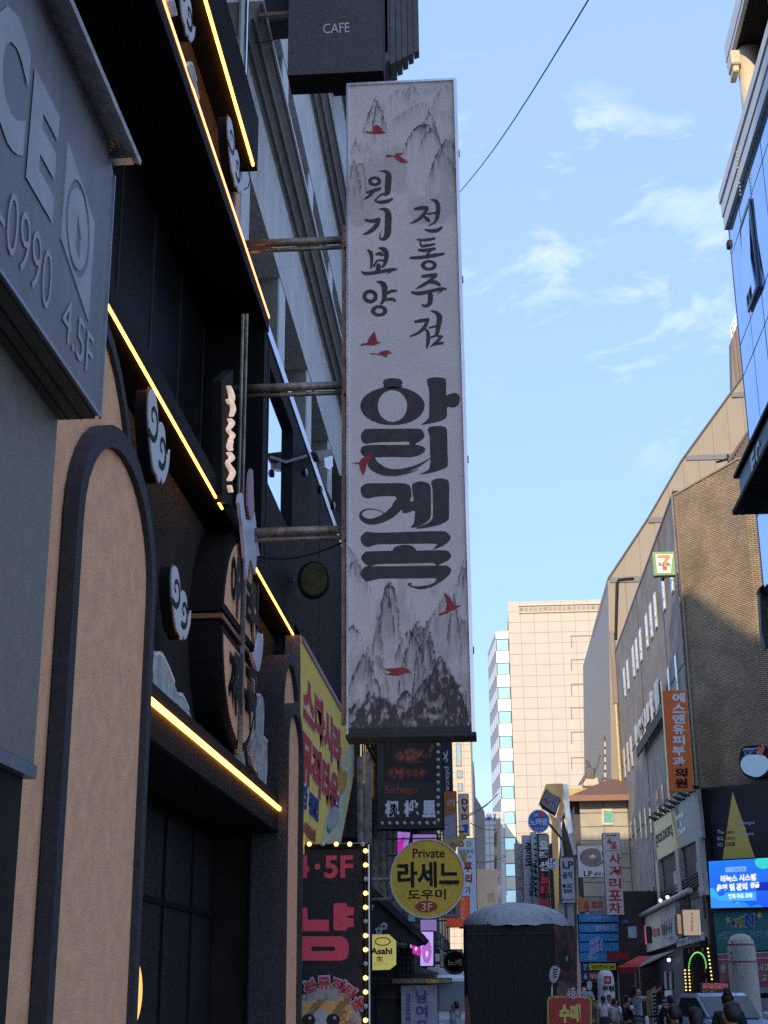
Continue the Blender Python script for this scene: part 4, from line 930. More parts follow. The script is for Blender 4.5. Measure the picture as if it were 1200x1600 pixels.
# pale blue karaoke sign
t, P = blade("tall pale blue sign with red brush letters and two fruit emblems", (716, 1309, 745, 1450), 34, col("pale blue lightbox", (.44, .54, .70), emit=((.45, .58, .85), 0.072)), wall=-2.2, depth=.3)
g = G().prism(P, ellipse(*P.px(720.5, 1319), .068, .068, 14), .01, .012, holes=[ellipse(*P.px(720.5, 1319), .025, .025, 10)]); build(g, "emblem", col("orange emblem", (.50, .09, .02)), t)
g = G().prism(P, ellipse(*P.px(732.5, 1319), .062, .062, 14), .01, .012, holes=[ellipse(*P.px(732.5, 1319), .03, .03, 10)]); build(g, "emblem", col("green emblem", (.30, .42, .03)), t)
letters(t, P, [("대포포차", 717, 1327, 740, 1334), ("식", 731, 1336, 736, 1341), ("가", 727, 1385, 736, 1397)], BLKP)
letters(t, P, [("후", 724, 1346, 738, 1362), ("리", 726, 1366, 738, 1381)], col("deep red brush", (.34, .02, .02)), bold=.05)
# red orange sign
t, P = blade("red orange sign with white vertical writing below the round yellow sign", (697, 1400, 734, 1449), 30, col("red orange sheet", (.55, .075, .02), emit=((.9, .12, .03), 0.072)), wall=-2.2, depth=.15)
side_text(t, P, "ㅍㄱㅁㅛ(", 717, 1402, 727, 1436, WHITE, .02)
t, P = blade("brown framed small board in front of the red orange sign", (688, 1395, 718, 1434), 28, col("brown grey sheet", (.20, .16, .15)), wall=-2.2, depth=.1, frame=col("rust frame", (.22, .09, .04)))
letters(t, P, [("※ 환영", 692, 1418, 712, 1428)], BLKP)
# white DVD style yellow chevron board
t, P = blade("mustard yellow arrow shaped board crossing behind the round yellow sign", (690, 1300, 728, 1345), 27.5, GLOSSB, depth=.1, wall=-2.2)
for o_ in list(t.children):
    if o_.name.split('.')[0] in ("face", "casing"): bpy.data.objects.remove(o_)
MUS = col("mustard sheet", (.34, .27, .07))
g = G().prism(P, pp(P, [(687, 1318), (697, 1305), (703, 1313), (715, 1312), (712, 1330), (703, 1340), (690, 1330)]), -.1, 0).prism(P, pp(P, [(706, 1315), (722, 1301), (729, 1307), (713, 1322)]), -.12, .02); build(g, "board", MUS, t)
g = G().prism(P, pp(P, [(718, 1334), (730, 1334), (727, 1350), (722, 1345)]), -.1, 0); build(g, "board_tip", MUS, t)
g = G().sheet(P, ellipse(*P.px(706, 1322), .05, .06, 12), .004); build(g, "emblem", col("rose print", (.35, .10, .10)), t)

# magenta screens
def neon(u, v):
    n = fbm(u * 6, v * 6, 3); a = ((u - .35 + .2 * v) > .1) & (v < .8) & (u < .78)
    a = a & (((u - .5) ** 2 + (v - .75) ** 2) > .03)
    return [np.where(a, .55, .36) * (.7 + .5 * n), np.where(a, .02, .20) * (.7 + .5 * n), np.where(a, .45, .62) * (.7 + .5 * n)]
def neon2(u, v):
    e1 = ((u - .25) / .22) ** 2 + ((v - .42) / .34) ** 2; e2 = ((u - .72) / .20) ** 2 + ((v - .42) / .34) ** 2
    hl = (((u - .25) / .06) ** 2 + ((v - .5) / .06) ** 2 < 1) | (((u - .72) / .05) ** 2 + ((v - .35) / .1) ** 2 < 1)
    r = np.where(e1 < 1, .60, np.where(e2 < 1, .50, .55)); g_ = np.where(e1 < 1, .02, np.where(e2 < 1, .14, .40)); b = np.where(e1 < 1, .35, np.where(e2 < 1, .58, .85))
    k = np.where((e1 < 1) & (e1 > .8) | (e2 < 1) & (e2 > .8), .6, 1)
    return [np.where(hl, .9, r * k), np.where(hl, .7, g_ * k), np.where(hl, .9, b * k)]
NEON = attr_mat("magenta screen", .4, emit=.4)
t, P = blade("glowing magenta screen tucked above the round yellow sign", (604, 1298, 641, 1336), 31, BLKP, wall=-2.1, name="video_screen", cat="screen"); printed(P, pp(P, [(603.5, 1336), (636, 1331), (641, 1301), (605, 1298)]), 40, 40, neon, "picture", NEON, t, d=.012)
t, P = blade("dim lilac screen strip beside the magenta one", (645, 1302, 684, 1326), 31.5, BLKP, wall=-2.1, name="video_screen", cat="screen"); printed(P, pp(P, [(645, 1325), (682, 1325), (682, 1304), (645, 1304)]), 20, 20, lambda u, v: [.26 + 0 * u + .1 * vnoise(u * 9, v * 9), .15 + 0 * u, .40 + .1 * vnoise(u * 7, v * 9)], "picture", NEON, t, d=.012)
t, P = blade("pink and lilac lightbox picturing two glossy capsules", (637, 1454, 679, 1511), 26, BLKP, wall=-2.1, name="lightbox", cat="lightbox"); printed(P, pp(P, [(641, 1509), (677, 1509), (677, 1456), (641, 1456)]), 60, 60, neon2, "picture", NEON, t, d=.012)
t, P = blade("lilac glowing panel standing above the two capsule lightbox", (656, 1436, 683, 1456), 26.5, col("lilac glow sheet", (.40, .25, .50), emit=((.7, .4, .95), 0.108)), wall=-2.1, name="lightbox", cat="lightbox")

# round yellow sign
YR = 19.0; P = YP(YR); cx, cy = P.px(668, 1372.5); rr = (P.px(727, 1372)[0] - P.px(609.5, 1372)[0]) / 2
t = thing("round_sign", "round mustard yellow sign reading Private 라세느 도우미 3F", "sign", (cx, YR, cy - rr))
g = G().prism(P, ellipse(cx, cy, rr, rr * 1.03, 56), -.16, -.004, ); build(g, "casing", col("grey rim", (.20, .21, .23), rough=.4), t)
g = G().prism(P, ellipse(cx, cy, rr, rr * 1.03, 56), -.004, .012, holes=[ellipse(cx, cy, rr * .965, rr * .995, 56)]); build(g, "rim", col("silver rim", (.32, .33, .36), rough=.35, metal=.3), t)
g = G().sheet(P, ellipse(cx, cy, rr * .97, rr * 1.0, 56), 0); build(g, "face", col("mustard yellow face", (.42, .28, .028), rough=.55, var=.12, scale=20, bump=.2), t)
letters(t, P, [("Private", 645, 1326, 695, 1340)], BLKP, d=.004, bold=.012)
letters(t, P, [("라세느", 621, 1347, 718, 1386)], BLKP, d=.004, bold=.03)
letters(t, P, [("도우미", 637, 1390, 697, 1405)], BLKP, d=.004, bold=.02)
letters(t, P, [("(LASERNE)", 690, 1379, 716, 1385)], BLKP, d=.004, bold=0)
g = G().sheet(P, ellipse(*P.px(666.5, 1416.5), .143, .072, 28), .004); build(g, "red_oval", col("brick red oval", (.22, .03, .02)), t)
letters(t, P, [("3F", 658, 1411, 676, 1423)], col("tan letters", (.5, .36, .20)), d=.008, bold=0)
g = G().tube([P.at(cx - rr, cy, -.08), P.at(-2.5, cy, -.08)], .022, 8).tube([P.at(cx - rr * .9, cy - .25, -.08), P.at(-2.5, cy - .25, -.08)], .018, 8); build(g, "bracket", STEEL, t)

# tiled black awning, flower ornaments, cage, lantern
t = thing("tiled_awning", "black tiled awning sloping down toward the street below the round yellow sign", "awning", (-1.7, 21, 2.5))
P = YP(20.8); TL = col("black roof tile", (.020, .021, .024), var=.3)
g = G().prism(P, pp(P, [(566, 1392), (584, 1392), (664, 1470), (648, 1476), (600, 1462), (566, 1452)]), -1.1, -.02); build(g, "roof_deck", TL, t)
tile = None
for r_ in range(7):
    for c_ in range(8):
        x = 580 + r_ * 11.3 + 2; y = 1396 + r_ * 10.4
        p0 = P.at(*P.px(x, y), -.12 * c_ - .02); 
        if tile is None:
            g = G().tube([p0, p0 + Vector((.118, 0, -.108))], .05, 7); tile = build(g, "tile", TL, t); tp = p0
        else: inst(tile, "tile", t, p0 - tp)
g = G().prism(P, pp(P, [(576, 1386), (584, 1386), (664, 1462), (668, 1468), (662, 1472), (576, 1394)]), 0, .06); build(g, "barge_board", TL, t)
P2 = YP(20.6)
for x, y in ((600, 1447), (592, 1454), (578, 1417)):
    cx_, cy_ = P2.px(x, y)
    o_ = thing("flower_ornament", {600: "grey tin blossom fixed under the tiled awning", 592: "white and black ribbon like blossom right above the Asahi lantern", 578: "small tin blossom at the upper end of the tiled awning"}[x], "ornament", (cx_, 20.6, cy_), "tin blossoms on the awning")
    g = G()
    for k in range(5): g.prism(P2, ellipse(cx_ + .032 * math.cos(k * 1.257 + .3), cy_ + .032 * math.sin(k * 1.257 + .3), .022, .022, 8), -.02 - k * .001, .004 + k * .0004)
    build(g, "petal", col("tin petal", (.30, .31, .34)), o_)
    g = G().ball(P2.at(cx_, cy_, .01), .018, 8, 5); build(g, "heart", BLKP, o_)
P = YP(19.4)
t = thing("beer_sign", "pale yellow octagonal lightbox with black Asahi lettering", "sign", (*P.at(*P.px(598, 1515)),))
oc = [(570, 1466), (578, 1460), (608, 1460), (619, 1470), (619, 1507), (609, 1515), (580, 1516), (570, 1508)]
g = G().prism(P, pp(P, oc), -.14, -.004); build(g, "casing", BLACK, t)
g = G().prism(P, pp(P, oc), -.004, .0); build(g, "face", col("pale yellow lightbox", (.50, .42, .10), emit=((.9, .82, .22), 0.132), var=.15, scale=9), t)
letters(t, P, [("Asahi", 579, 1481, 613, 1491)], BLKP, d=.006, bold=.035)
letters(t, P, [("生", 588, 1494, 599, 1502)], BLKP, d=.006, bold=.02)
letters(t, P, [("生ビール", 585, 1504.5, 606, 1508)], col("orange small print", (.45, .14, .02)), d=.006, bold=0)
g = G().prism(P, pp(P, ellipse(598, 1471, 13, 7, 16)), .003, .005, holes=[pp(P, ellipse(598, 1471, 11, 5, 16))]); build(g, "emblem", col("orange small print", (.45, .14, .02)), t)
g = G().tube([P.at(*P.px(575, 1480), -.07), (-2.5, 19.47, P.px(575, 1480)[1])], .02, 6); build(g, "bracket", STEEL, t)
P = YP(21.5)
t = thing("metal_cage", "black wire cage box beside the Asahi lightbox", "cage", (-1.3, 21.5, 2.0))
g = G()
x0, x1, y0, y1 = 622, 641, 1482, 1526
for i in range(4):
    a_ = P.px(x0 + (x1 - x0) * i / 3, 1500)[0]; z0 = P.px(x0, y1)[1]; z1 = P.px(x0, y0)[1]
    g.tube([P.at(a_, z0), P.at(a_, z1)], .012, 5).tube([P.at(a_, z0, -.5), P.at(a_, z1, -.5)], .012, 5)
for i in range(6):
    z = z0 + (z1 - z0) * i / 5; aa, ab = P.px(x0, 1500)[0], P.px(x1, 1500)[0]
    g.tube([P.at(aa, z), P.at(ab, z), P.at(ab, z, -.5)], .010, 5)
build(g, "wire", BLACK, t)
g = G().rect(P, aa, z0, ab, z1, -.5, -.3); build(g, "box", GLOSSB, t)
g = G().tube([P.at(aa, z1, -.3), (-2.1, 21.8, z1)], .02, 6); build(g, "bracket", BLACK, t)
# banner 남녀
t, P = blade("grey hanging banner with faded blue vertical Korean letters", (626, 1538, 685, 1640), 22, col("grey banner cloth", (.22, .22, .25), var=.25, scale=9), wall=-2.3, depth=.05, name="banner", cat="banner")
BL = col("faded navy print", (.04, .06, .16))
letters(t, P, [("남|여", 650, 1546, 669, 1592), ("무|료", 650, 1593, 669, 1636)], BL, bold=.04)
letters(t, P, [("코|프|르|뻐|두", 634, 1552, 642, 1610)], BL, bold=.03)
t, P = blade("narrow mustard strip sign above the grey hanging banner", (612, 1528, 706, 1537), 21.8, col("dull mustard strip", (.16, .13, .07), var=.5, scale=20), wall=-2.3, depth=.12)
g = G().sheet(P, pp(P, [(666, 1529.5), (684, 1529.5), (684, 1536), (666, 1536)]), .012); build(g, "orange_print", col("orange print", (.45, .18, .02), var=.6, scale=30), t)
t = thing("stall", "dim brown shop front under the tiled awning", "shop", (-2.0, 22.3, 0)); g = G().box(-2.6, -.95, 22.2, 24.2, 0, 1.98).box(-2.6, -1.15, 22.2, 24.0, 1.98, 2.25); build(g, "wall", OLD, t)
g = G().box(-2.3, -1.7, 22.17, 22.2, .2, 1.7); build(g, "door", BLKP, t)
# small bits: aqua card, round 노래 sign, panels
t, P = blade("little aqua poster under the rim of the round yellow sign", (637, 1428, 650, 1441), 24.5, col("aqua poster", (.16, .34, .33)), wall=-2.1, depth=.05, name="poster", cat="poster")
P = YP(27); t = thing("round_sign", "small round black sign with cream 노래 lettering beside the booth", "sign", (*P.at(*P.px(712, 1502)),)); cc = P.px(710, 1503)
g = G().prism(P, ellipse(*cc, .22, .22, 28), -.12, -.003); build(g, "casing", BLACK, t)
g = G().prism(P, ellipse(*cc, .20, .20, 28), -.003, 0, holes=[ellipse(*cc, .185, .185, 28)]); build(g, "ring", col("grey ring", (.2, .2, .2)), t)
letters(t, P, [("노래", 699, 1499, 722, 1509)], col("cream letters", (.5, .45, .3)), d=.005, bold=.03)
g = G().tube([P.at(cc[0], cc[1], -.06), P.at(-1.9, cc[1], -.06)], .02, 6); build(g, "bracket", STEEL, t)
t, P = blade("tiny red and white sign above the round 노래 sign", (708, 1483, 723, 1488), 27, REDP, wall=-1.9, depth=.08)
g = G().sheet(P, pp(P, [(715, 1484), (722, 1484), (722, 1487), (715, 1487)]), .012); build(g, "white_print", WHITE, t)
t, P = blade("narrow cream menu board on the dark post beside the capsule lightbox", (687, 1483, 694, 1512), 26, col("cream menu board", (.42, .36, .27), var=.2, scale=12), wall=-2.0, depth=.06, name="menu_board", cat="board")
t, P = blade("grey green sheet stuck above the cream menu board", (688, 1464, 694, 1482), 26, col("grey green sheet", (.22, .27, .26)), wall=-2.0, depth=.06, name="menu_board", cat="board")
t = thing("shop_building", "dark four storey shop row further down behind the hanging banner", "building", (-3, 50, 0))
g = G().box(-14, -1.6, 44.5, 58, 0, 9.2); build(g, "wall", mat("grey brown render", (.10, .09, .08), rough=.9, var=.3, scale=1, bump=.3, streak=.4), t)
for k in range(4):
    g = G().box(-1.6, -1.57, 45.5 + k * 3, 47.2 + k * 3, 3.4, 5.2).box(-1.6, -1.57, 45.5 + k * 3, 47.2 + k * 3, 6.4, 8.2); build(g, "window", col("shop window", (.06, .07, .08), rough=.2), t)
# ================================================================== FAR END OF THE STREET
CREAM = mat("cream tile wall", (.62, .50, .36), rough=.7, var=.05, scale=1, bump=.05)
GROUT = mat("tile joint", (.34, .27, .19), rough=.9, var=.1)
TEAL = glass_mat("pale teal glass", (.30, .42, .42), rough=.1, metal=.6)
YF = 130.0; P = YP(YF)
t = thing("office_tower", "cream tiled tower with slim teal windows behind the hanging signs", "building", (-4, YF, 0))
xr = P.px(738, 1250)[0]; zt_ = P.px(720, 1120)[1]
g = G().box(-16, xr, YF, YF + 16, 0, zt_); build(g, "wall", CREAM, t)
g = G()
for i in range(14): a_ = xr - .02 - i * .62; g.box(a_ - .03, a_, YF - .012, YF, 2, zt_)
for i in range(44): z_ = 3 + i * .62; g.box(xr - 8.6, xr, YF - .010, YF, z_, z_ + .035)
build(g, "joint", GROUT, t)
for x0, y0, x1, y1 in ((713.5, 1163, 720, 1196), (714.5, 1205, 721.5, 1214), (716, 1225, 722, 1235), (717, 1246, 722, 1254)):
    (A, Z1), (A2, Z0) = P.px(x0, y0), P.px(x1, y1); g = G().rect(P, A, Z0, A2, Z1, .02, .06); build(g, "window", TEAL, t)
    g = G().prism(P, [(A - .08, Z0 - .08), (A2 + .08, Z0 - .08), (A2 + .08, Z1 + .08), (A - .08, Z1 + .08)], 0, .10, holes=[[(A, Z0), (A2, Z0), (A2, Z1), (A, Z1)]]); build(g, "window_frame", GROUT, t)
P = YP(146)
t = thing("office_tower", "pale grey tower stepped behind the cream tiled one with a sloping roof", "building", (-1, 146, 0))
g = G().prism(P, pp(P, [(690, 1560), (690, 1178), (736, 1178), (740, 1192), (742, 1243), (757, 1268), (757, 1560)]), -12, 0); build(g, "wall", mat("pale grey sheet wall", (.30, .29, .28), rough=.7, var=.08), t)
g = G()
for y in range(1200, 1243, 12): g.rect(P, P.px(736, y)[0], P.px(740, y)[1], P.px(740, y)[0], P.px(740, y)[1] + .08, 0, .03)
build(g, "joint", GROUT, t)

P = YP(170)
t = thing("office_building", "pale tiled block with coloured roof letters at the end of the street", "building", (0, 170, 0))
WT = mat("pale white panel wall", (.56, .54, .50), rough=.7, var=.05)
g = G().prism(P, pp(P, [(725, 1560), (729, 1269), (788, 1268), (794, 1560)]), -14, 0); build(g, "wall", WT, t)
g = G(); za, zb_ = P.px(760, 1400)[1], P.px(760, 1268)[1]
for x in range(733, 790, 8): a_ = P.px(x, 1330)[0]; g.rect(P, a_, za, a_ + .07, zb_, 0, .03)
for y in (1282, 1290, 1309, 1318, 1337, 1346): b_ = P.px(760, y)[1]; g.rect(P, P.px(730, y)[0], b_, P.px(788, y)[0], b_ + .09, 0, .035)
build(g, "joint", mat("grey joint", (.30, .29, .27)), t)
for nm, s_, x0, x1, m_ in (("roof_letter", "J", 747, 751, REDP), ("roof_letter", "B", 752, 759, col("orange red letter", (.55, .10, .05))), ("roof_letter", "M", 760, 768, col("blue roof letter", (.05, .10, .42))), ("roof_letter", "Y", 770, 776, col("navy roof letter", (.04, .05, .12)))):
    g = G(); px_text(g, P, s_, x0, 1271.5, x1, 1282, .12, .05); build(g, nm, m_, t)
t = thing("beige_house", "plain beige low block in front of the roof letter building", "building", (1, 140, 0)); P = YP(140)
g = G().prism(P, pp(P, [(745, 1560), (745, 1358), (777, 1358), (779, 1560)]), -8, 0); build(g, "wall", mat("warm beige wall", (.66, .50, .34), rough=.8, var=.05), t)
g = G().rect(P, *P.px(763, 1408), *P.px(773, 1395), 0, .05); build(g, "doorway", mat("beige trim", (.5, .36, .22)), t)
t = thing("small_balcony_house", "slim tan house with dark balconies squeezed beside the curtain wall tower", "building", (2, 150, 0)); P = YP(150)
g = G().prism(P, pp(P, [(772, 1560), (772, 1292), (779, 1278), (782, 1278), (786, 1560)]), -8, 0); build(g, "wall", mat("tan render", (.52, .42, .32), rough=.8, var=.1), t)
g = G()
for y in (1305, 1342): g.prism(P, pp(P, [(772.5, y), (776, y - 6), (776, y + 16), (773, y + 18)]), 0, .1)
build(g, "balcony", mat("brown opening", (.16, .10, .06)), t)
g = G().prism(P, pp(P, [(775, 1360), (783, 1360), (785, 1420), (777, 1420)]), .05, .3); build(g, "sign_strip", col("pale rose strip", (.42, .32, .32), var=.5, scale=1.5), t)

# ---------------------------------------------------------------- curtain wall tower
YT = 180.0; P = YP(YT)
t = thing("office_tower", "tall beige panelled tower with a bright glass corner strip", "building", (8, YT, 0))
BEI = mat("beige stone panel", (.56, .475, .37), rough=.75, var=.045, scale=.5, bump=.05)
xl = P.px(801, 1240)[0] + .25; top = P.px(870, 938)[1]; xR = 22.0
g = G().box(xl + .1, xR, YT + .05, YT + 20, 0, top - .1); build(g, "core_wall", mat("panel joint shade", (.44, .355, .26), rough=.9, var=.05), t)
# chamfered corner panel column + flat panels, shared meshes
cols = [(.0, 1.6)] + [(1.6 + 1.75 * i, 1.6 + 1.75 * (i + 1)) for i in range(7)]
ph = (top - 3) / 33
shp = {}
for ci, (c0, c1) in enumerate(cols):
    w_ = round(c1 - c0, 3)
    for r_ in range(33):
        z0 = top - ph * (r_ + 1); x0 = xl + c0
        if z0 < P.px(870, 1420)[1]: continue
        key = (w_,)
        if key not in shp:
            g = G().box(x0 + .03, x0 + w_ - .03, YT, YT + .14, z0 + .025, z0 + ph - .03); o_ = build(g, "panel", BEI, t); shp[key] = (o_, x0, z0)
        else:
            o_, ox, oz = shp[key]; inst(o_, "panel", t, (x0 - ox, random.uniform(-.012, .012), z0 - oz))
# roof crown frieze
zf = P.px(870, 957)[1]
g = G().box(xl + 1.4, xR, YT - .25, YT - .02, zf, zf + .12).box(xl + 1.4, xR, YT - .25, YT - .02, zf + .95, zf + 1.1); build(g, "frieze_rail", mat("cream frieze", (.62, .52, .38)), t)
for i in range(24):
    a_ = xl + 1.5 + i * .62; g = G().box(a_, a_ + .44, YT - .06, YT - .03, zf + .35, zf + .75); build(g, "frieze_opening", mat("tan opening", (.36, .28, .20)) if i % 5 else mat("brown tinted panel", (.30, .20, .15)), t)
# side slots with small windows
for k, yb in enumerate((994, 1031, 1069, 1106, 1144, 1184)):
    zz = P.px(900, yb)[1]; zl = zz - 1.45; xs = P.px(893, yb + 8)[0]
    g = G().box(xs, xR, YT - .05, YT + .03, zz - .04, zz + .07).box(xs - .05, xs + .04, YT - .05, YT + .03, zl, zz); build(g, "slot_shade", mat("slot shade line", (.22, .16, .10)), t)  # dark strips on the panels, painted as the shade along each slot
    xw = P.px(929, yb + 6)[0]
    g = G().box(xw, xw + .42, YT - .06, YT - .02, zl + .2, zz - .15); build(g, "dark_window", mat("dark window pane", (.03, .03, .03), rough=.2), t)
    g = G().box(xw + .46, xw + 1.2, YT - .06, YT - .02, zl + .2, zz - .15); build(g, "window", TEAL, t)
# glass corner strip, chamfered side
xa, xb = P.px(782, 1150)[0] - .18, xl; fh = 3.14
zc0 = P.px(790, 987)[1]
CW = mat("cream metal panel", (.86, .80, .60), rough=.45, var=.03)
g = G().box(xa, xb, YT + .25, YT + 18, 0, zc0); build(g, "strip_core", mat("grey curtain wall", (.30, .28, .27), rough=.6, var=.05), t)
SD = Vector((-1.05, 12.2, 0)); SP = Plane((xa, YT + .2, 0), SD, Vector((-12.2, -1.05, 0)))
SL = SD.length
g = G().prism(SP, [(0, 0), (SL, 0), (SL, zc0), (0, zc0)], -.4, 0); build(g, "side_wall", mat("grey side cladding", (.40, .37, .36), rough=.6, var=.06), t)
for r_ in range(16):
    z1 = zc0 - .9 - fh * r_
    if z1 < 4: break
    g = G().box(xa, xb - .05, YT + .10, YT + .25, z1, z1 + (1.55 if r_ else .9)); build(g, "cream_panel", CW, t)
    g = G().box(xa + .12, xb - .14, YT + .17, YT + .25, z1 - 1.50, z1 - .10); build(g, "window", glass_mat("pale blue glass", (.42, .66, .74), rough=.12, metal=.7), t)
    g = G().box(xa, xa + .12, YT + .12, YT + .26, z1 - 1.59, z1).box(xb - .14, xb - .05, YT + .12, YT + .26, z1 - 1.59, z1).box(xa + .12, xb - .14, YT + .12, YT + .26, z1 - 1.59, z1 - 1.50).box(xa + .12, xb - .14, YT + .12, YT + .26, z1 - .10, z1); build(g, "window_frame", mat("dark green frame", (.10, .12, .10)), t)
    for c_ in range(4):
        s0 = .4 + c_ * 2.95; g = G().rect(SP, s0, z1 - 1.5, s0 + 2.6, z1 - .05, 0, .06); build(g, "side_window", mat("cream side window", (.74, .66, .50), rough=.3), t)
g = G().box(xa + .4, xl + .4, YT + 3, YT + 9, zc0, zc0 + .9); build(g, "roof_box", BEI, t)

# ================================================================== SUNNY SIDE: HOUSE, GOLD PILLAR, KARAOKE SIGNS
YH = 78.0; P = YP(YH)
t = thing("tiled_house", "beige tiled house with brown hipped roof and one turquoise window", "building", (6, YH, 0))
TIL = mat("beige grey facade tile", (.46, .40, .30), rough=.7, var=.12, scale=1.5, bump=.1, streak=.2)
hx0, hz1 = P.px(905, 1249); hx1 = P.px(958, 1249)[0]
g = G().box(hx0 + .06, hx1 + 3, YH + .06, YH + 9, 0, hz1); build(g, "wall", GROUT, t)
th_, tw_ = .72, 1.28; base = None
for r_ in range(16):
    for c_ in range(5):
        z0 = hz1 - th_ * (r_ + 1); x0 = hx0 + c_ * tw_ - (.0 if r_ % 2 else .0)
        if z0 < .3: continue
        if base is None: g = G().box(x0, x0 + tw_ - .05, YH - .02, YH + .06, z0, z0 + th_ - .045); base = build(g, "tile", TIL, t); b0_ = (x0, z0)
        else: inst(base, "tile", t, (x0 - b0_[0], random.uniform(-.01, .01), z0 - b0_[1]))
g = G().prism(P, pp(P, [(940, 1264), (957, 1264), (958, 1289), (941, 1289)]), 0, .10, holes=[pp(P, [(943, 1268), (957, 1268), (957, 1286), (944, 1286)])]); build(g, "window_frame", mat("cream frame", (.68, .62, .42)), t)
g = G().prism(P, pp(P, [(943, 1268), (957, 1268), (957, 1286), (944, 1286)]), .03, .06); build(g, "window", mat("turquoise pane", (.16, .46, .38), rough=.2), t)
rx0 = P.px(889, 1256)[0]; ze = P.px(900, 1247)[1]
g = G(); zr = P.px(950, 1226)[1] + 1.2
vs = [(rx0, YH - 1.0, ze), (hx1 + 4, YH - 1.0, ze), (hx1 + 4, YH + 10, ze), (rx0, YH + 10, ze), (rx0 + 3.6, YH + 3.4, zr), (hx1 + 4, YH + 3.4, zr)]
g.add(vs, [(0, 1, 5, 4), (0, 4, 3), (3, 4, 5, 2), (0, 3, 2, 1), (1, 2, 5)]); build(g, "roof", mat("brown roof tile", (.20, .105, .07), rough=.75, var=.2, scale=6, bump=.4), t)
g = G().box(rx0, hx1 + 4, YH - 1.06, YH - .98, ze - .28, ze + .02).box(rx0 - .06, rx0, YH - 1.06, YH + 10, ze - .28, ze + .02); build(g, "fascia", mat("rust red fascia", (.30, .13, .08)), t)
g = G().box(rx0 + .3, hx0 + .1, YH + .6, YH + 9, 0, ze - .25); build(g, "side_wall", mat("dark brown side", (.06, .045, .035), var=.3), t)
g = G().box(P.px(885, 1232)[0], hx1 + 2, YH + 4, YH + 9, ze + .3, P.px(900, 1228)[1] + .4); build(g, "rear_parapet", mat("ochre parapet", (.55, .36, .12)), t)
# rooftop gear
t = thing("rooftop_antennas", "cluster of rods, tank and antennas on the house roof", "antenna", (6.5, YH + 5, ze + 1)); P = YP(YH + 6)
ANT = mat("dark antenna metal", (.12, .10, .09), var=.3); AC = mat("cream tank", (.56, .47, .36))
g = G().rect(P, *P.px(912, 1228), *P.px(935, 1215), -1.5, 0); build(g, "tank", AC, t, bevel=.05)
g = G()
for pl in (((904, 1227), (919, 1203)), ((907, 1227), (922, 1205)), ((921, 1212), (921, 1190)), ((926, 1216), (926, 1201)), ((935, 1218), (938, 1226)), ((914, 1200), (925, 1197)), ((927, 1216), (938, 1180)), ((919, 1197), (916, 1188)), ((938, 1227), (941, 1216)), ((941, 1216), (946, 1219))): g.tube([P.at(*P.px(*c)) for c in pl], .045, 5)
for x in (920, 923, 926): g.tube([P.at(*P.px(x, 1216)), P.at(*P.px(x, 1200))], .12, 6)
build(g, "rod", ANT, t)
g = G()
for y in (1160, 1172, 1184, 1196, 1208, 1220): g.rect(P, *P.px(944, y + 8), *P.px(953, y), 0, .3)
t = thing("air_conditioners", "column of cream air conditioner frames climbing beside the panelled tower", "air conditioner", (8.3, YH + 6, 10)); build(g, "cage", AC, t)
g = G().tube([P.at(*P.px(943, 1150)), P.at(*P.px(946, 1228))], .07, 5).tube([P.at(*P.px(953, 1150)), P.at(*P.px(956, 1228))], .07, 5); build(g, "rail", ANT, t)

# gold mirrored pillar
YG = 62.0; P = YP(YG)
t = thing("gold_pillar", "tall twisted gold and mirror clad sign pillar between karaoke signs and house", "pillar", (3.3, YG, 0))
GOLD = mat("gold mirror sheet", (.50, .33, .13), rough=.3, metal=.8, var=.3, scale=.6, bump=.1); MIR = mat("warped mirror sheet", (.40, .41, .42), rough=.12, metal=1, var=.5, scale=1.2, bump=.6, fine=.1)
g = G().prism(P, pp(P, [(853, 1225), (879, 1224), (880, 1262), (874, 1290), (872, 1310), (873, 1345), (875, 1560), (861, 1560), (861, 1340), (863, 1282), (857, 1270), (869, 1278), (876, 1252), (872, 1245), (862, 1241), (854, 1233), (846, 1248), (841, 1258)]), -.9, 0); build(g, "gold_sheet", GOLD, t)
def crumple(u, v):
    w_ = np.sin((u * 1.3 + v * .9 + .12 * np.sin(v * 9)) * 26); n = fbm(u * 7, v * 7, 3); k = (.10 + .16 * (w_ > .1) + .10 * n) * (.6 + .8 * n)
    rd = (vnoise(u * 5 + 3, v * 5) > .74) & (v < .75) & (v > .25); return [np.where(rd, .42, k), np.where(rd, .05, k * .95), np.where(rd, .08, k * .98)]
g = G().prism(P, pp(P, [(853, 1234), (858, 1239), (865, 1243), (873, 1246), (876, 1250), (868, 1274), (857, 1268), (847, 1262), (843, 1255)]), -.4, .2); build(g, "screen_back", BLKP, t)
printed(P, pp(P, [(844, 1256), (867, 1272), (875, 1249), (854, 1236)]), 40, 40, crumple, "crumpled_screen", attr_mat("printed picture", .6), t, d=.24)
g = G().prism(P, pp(P, [(879, 1225), (888, 1226), (890, 1262), (895, 1300), (888, 1306), (883, 1262)]), -.8, .05); build(g, "mirror_sheet", MIR, t)
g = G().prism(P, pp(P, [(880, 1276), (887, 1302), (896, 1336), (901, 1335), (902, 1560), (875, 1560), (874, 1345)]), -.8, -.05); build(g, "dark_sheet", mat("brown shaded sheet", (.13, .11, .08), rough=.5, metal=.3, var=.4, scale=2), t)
g = G().prism(P, pp(P, [(871, 1276), (875, 1277), (881, 1338), (877, 1339)]), 0, .1).prism(P, pp(P, [(887, 1303), (891, 1302), (901, 1335), (897, 1337)]), 0, .1); build(g, "white_tube", WHITE, t)
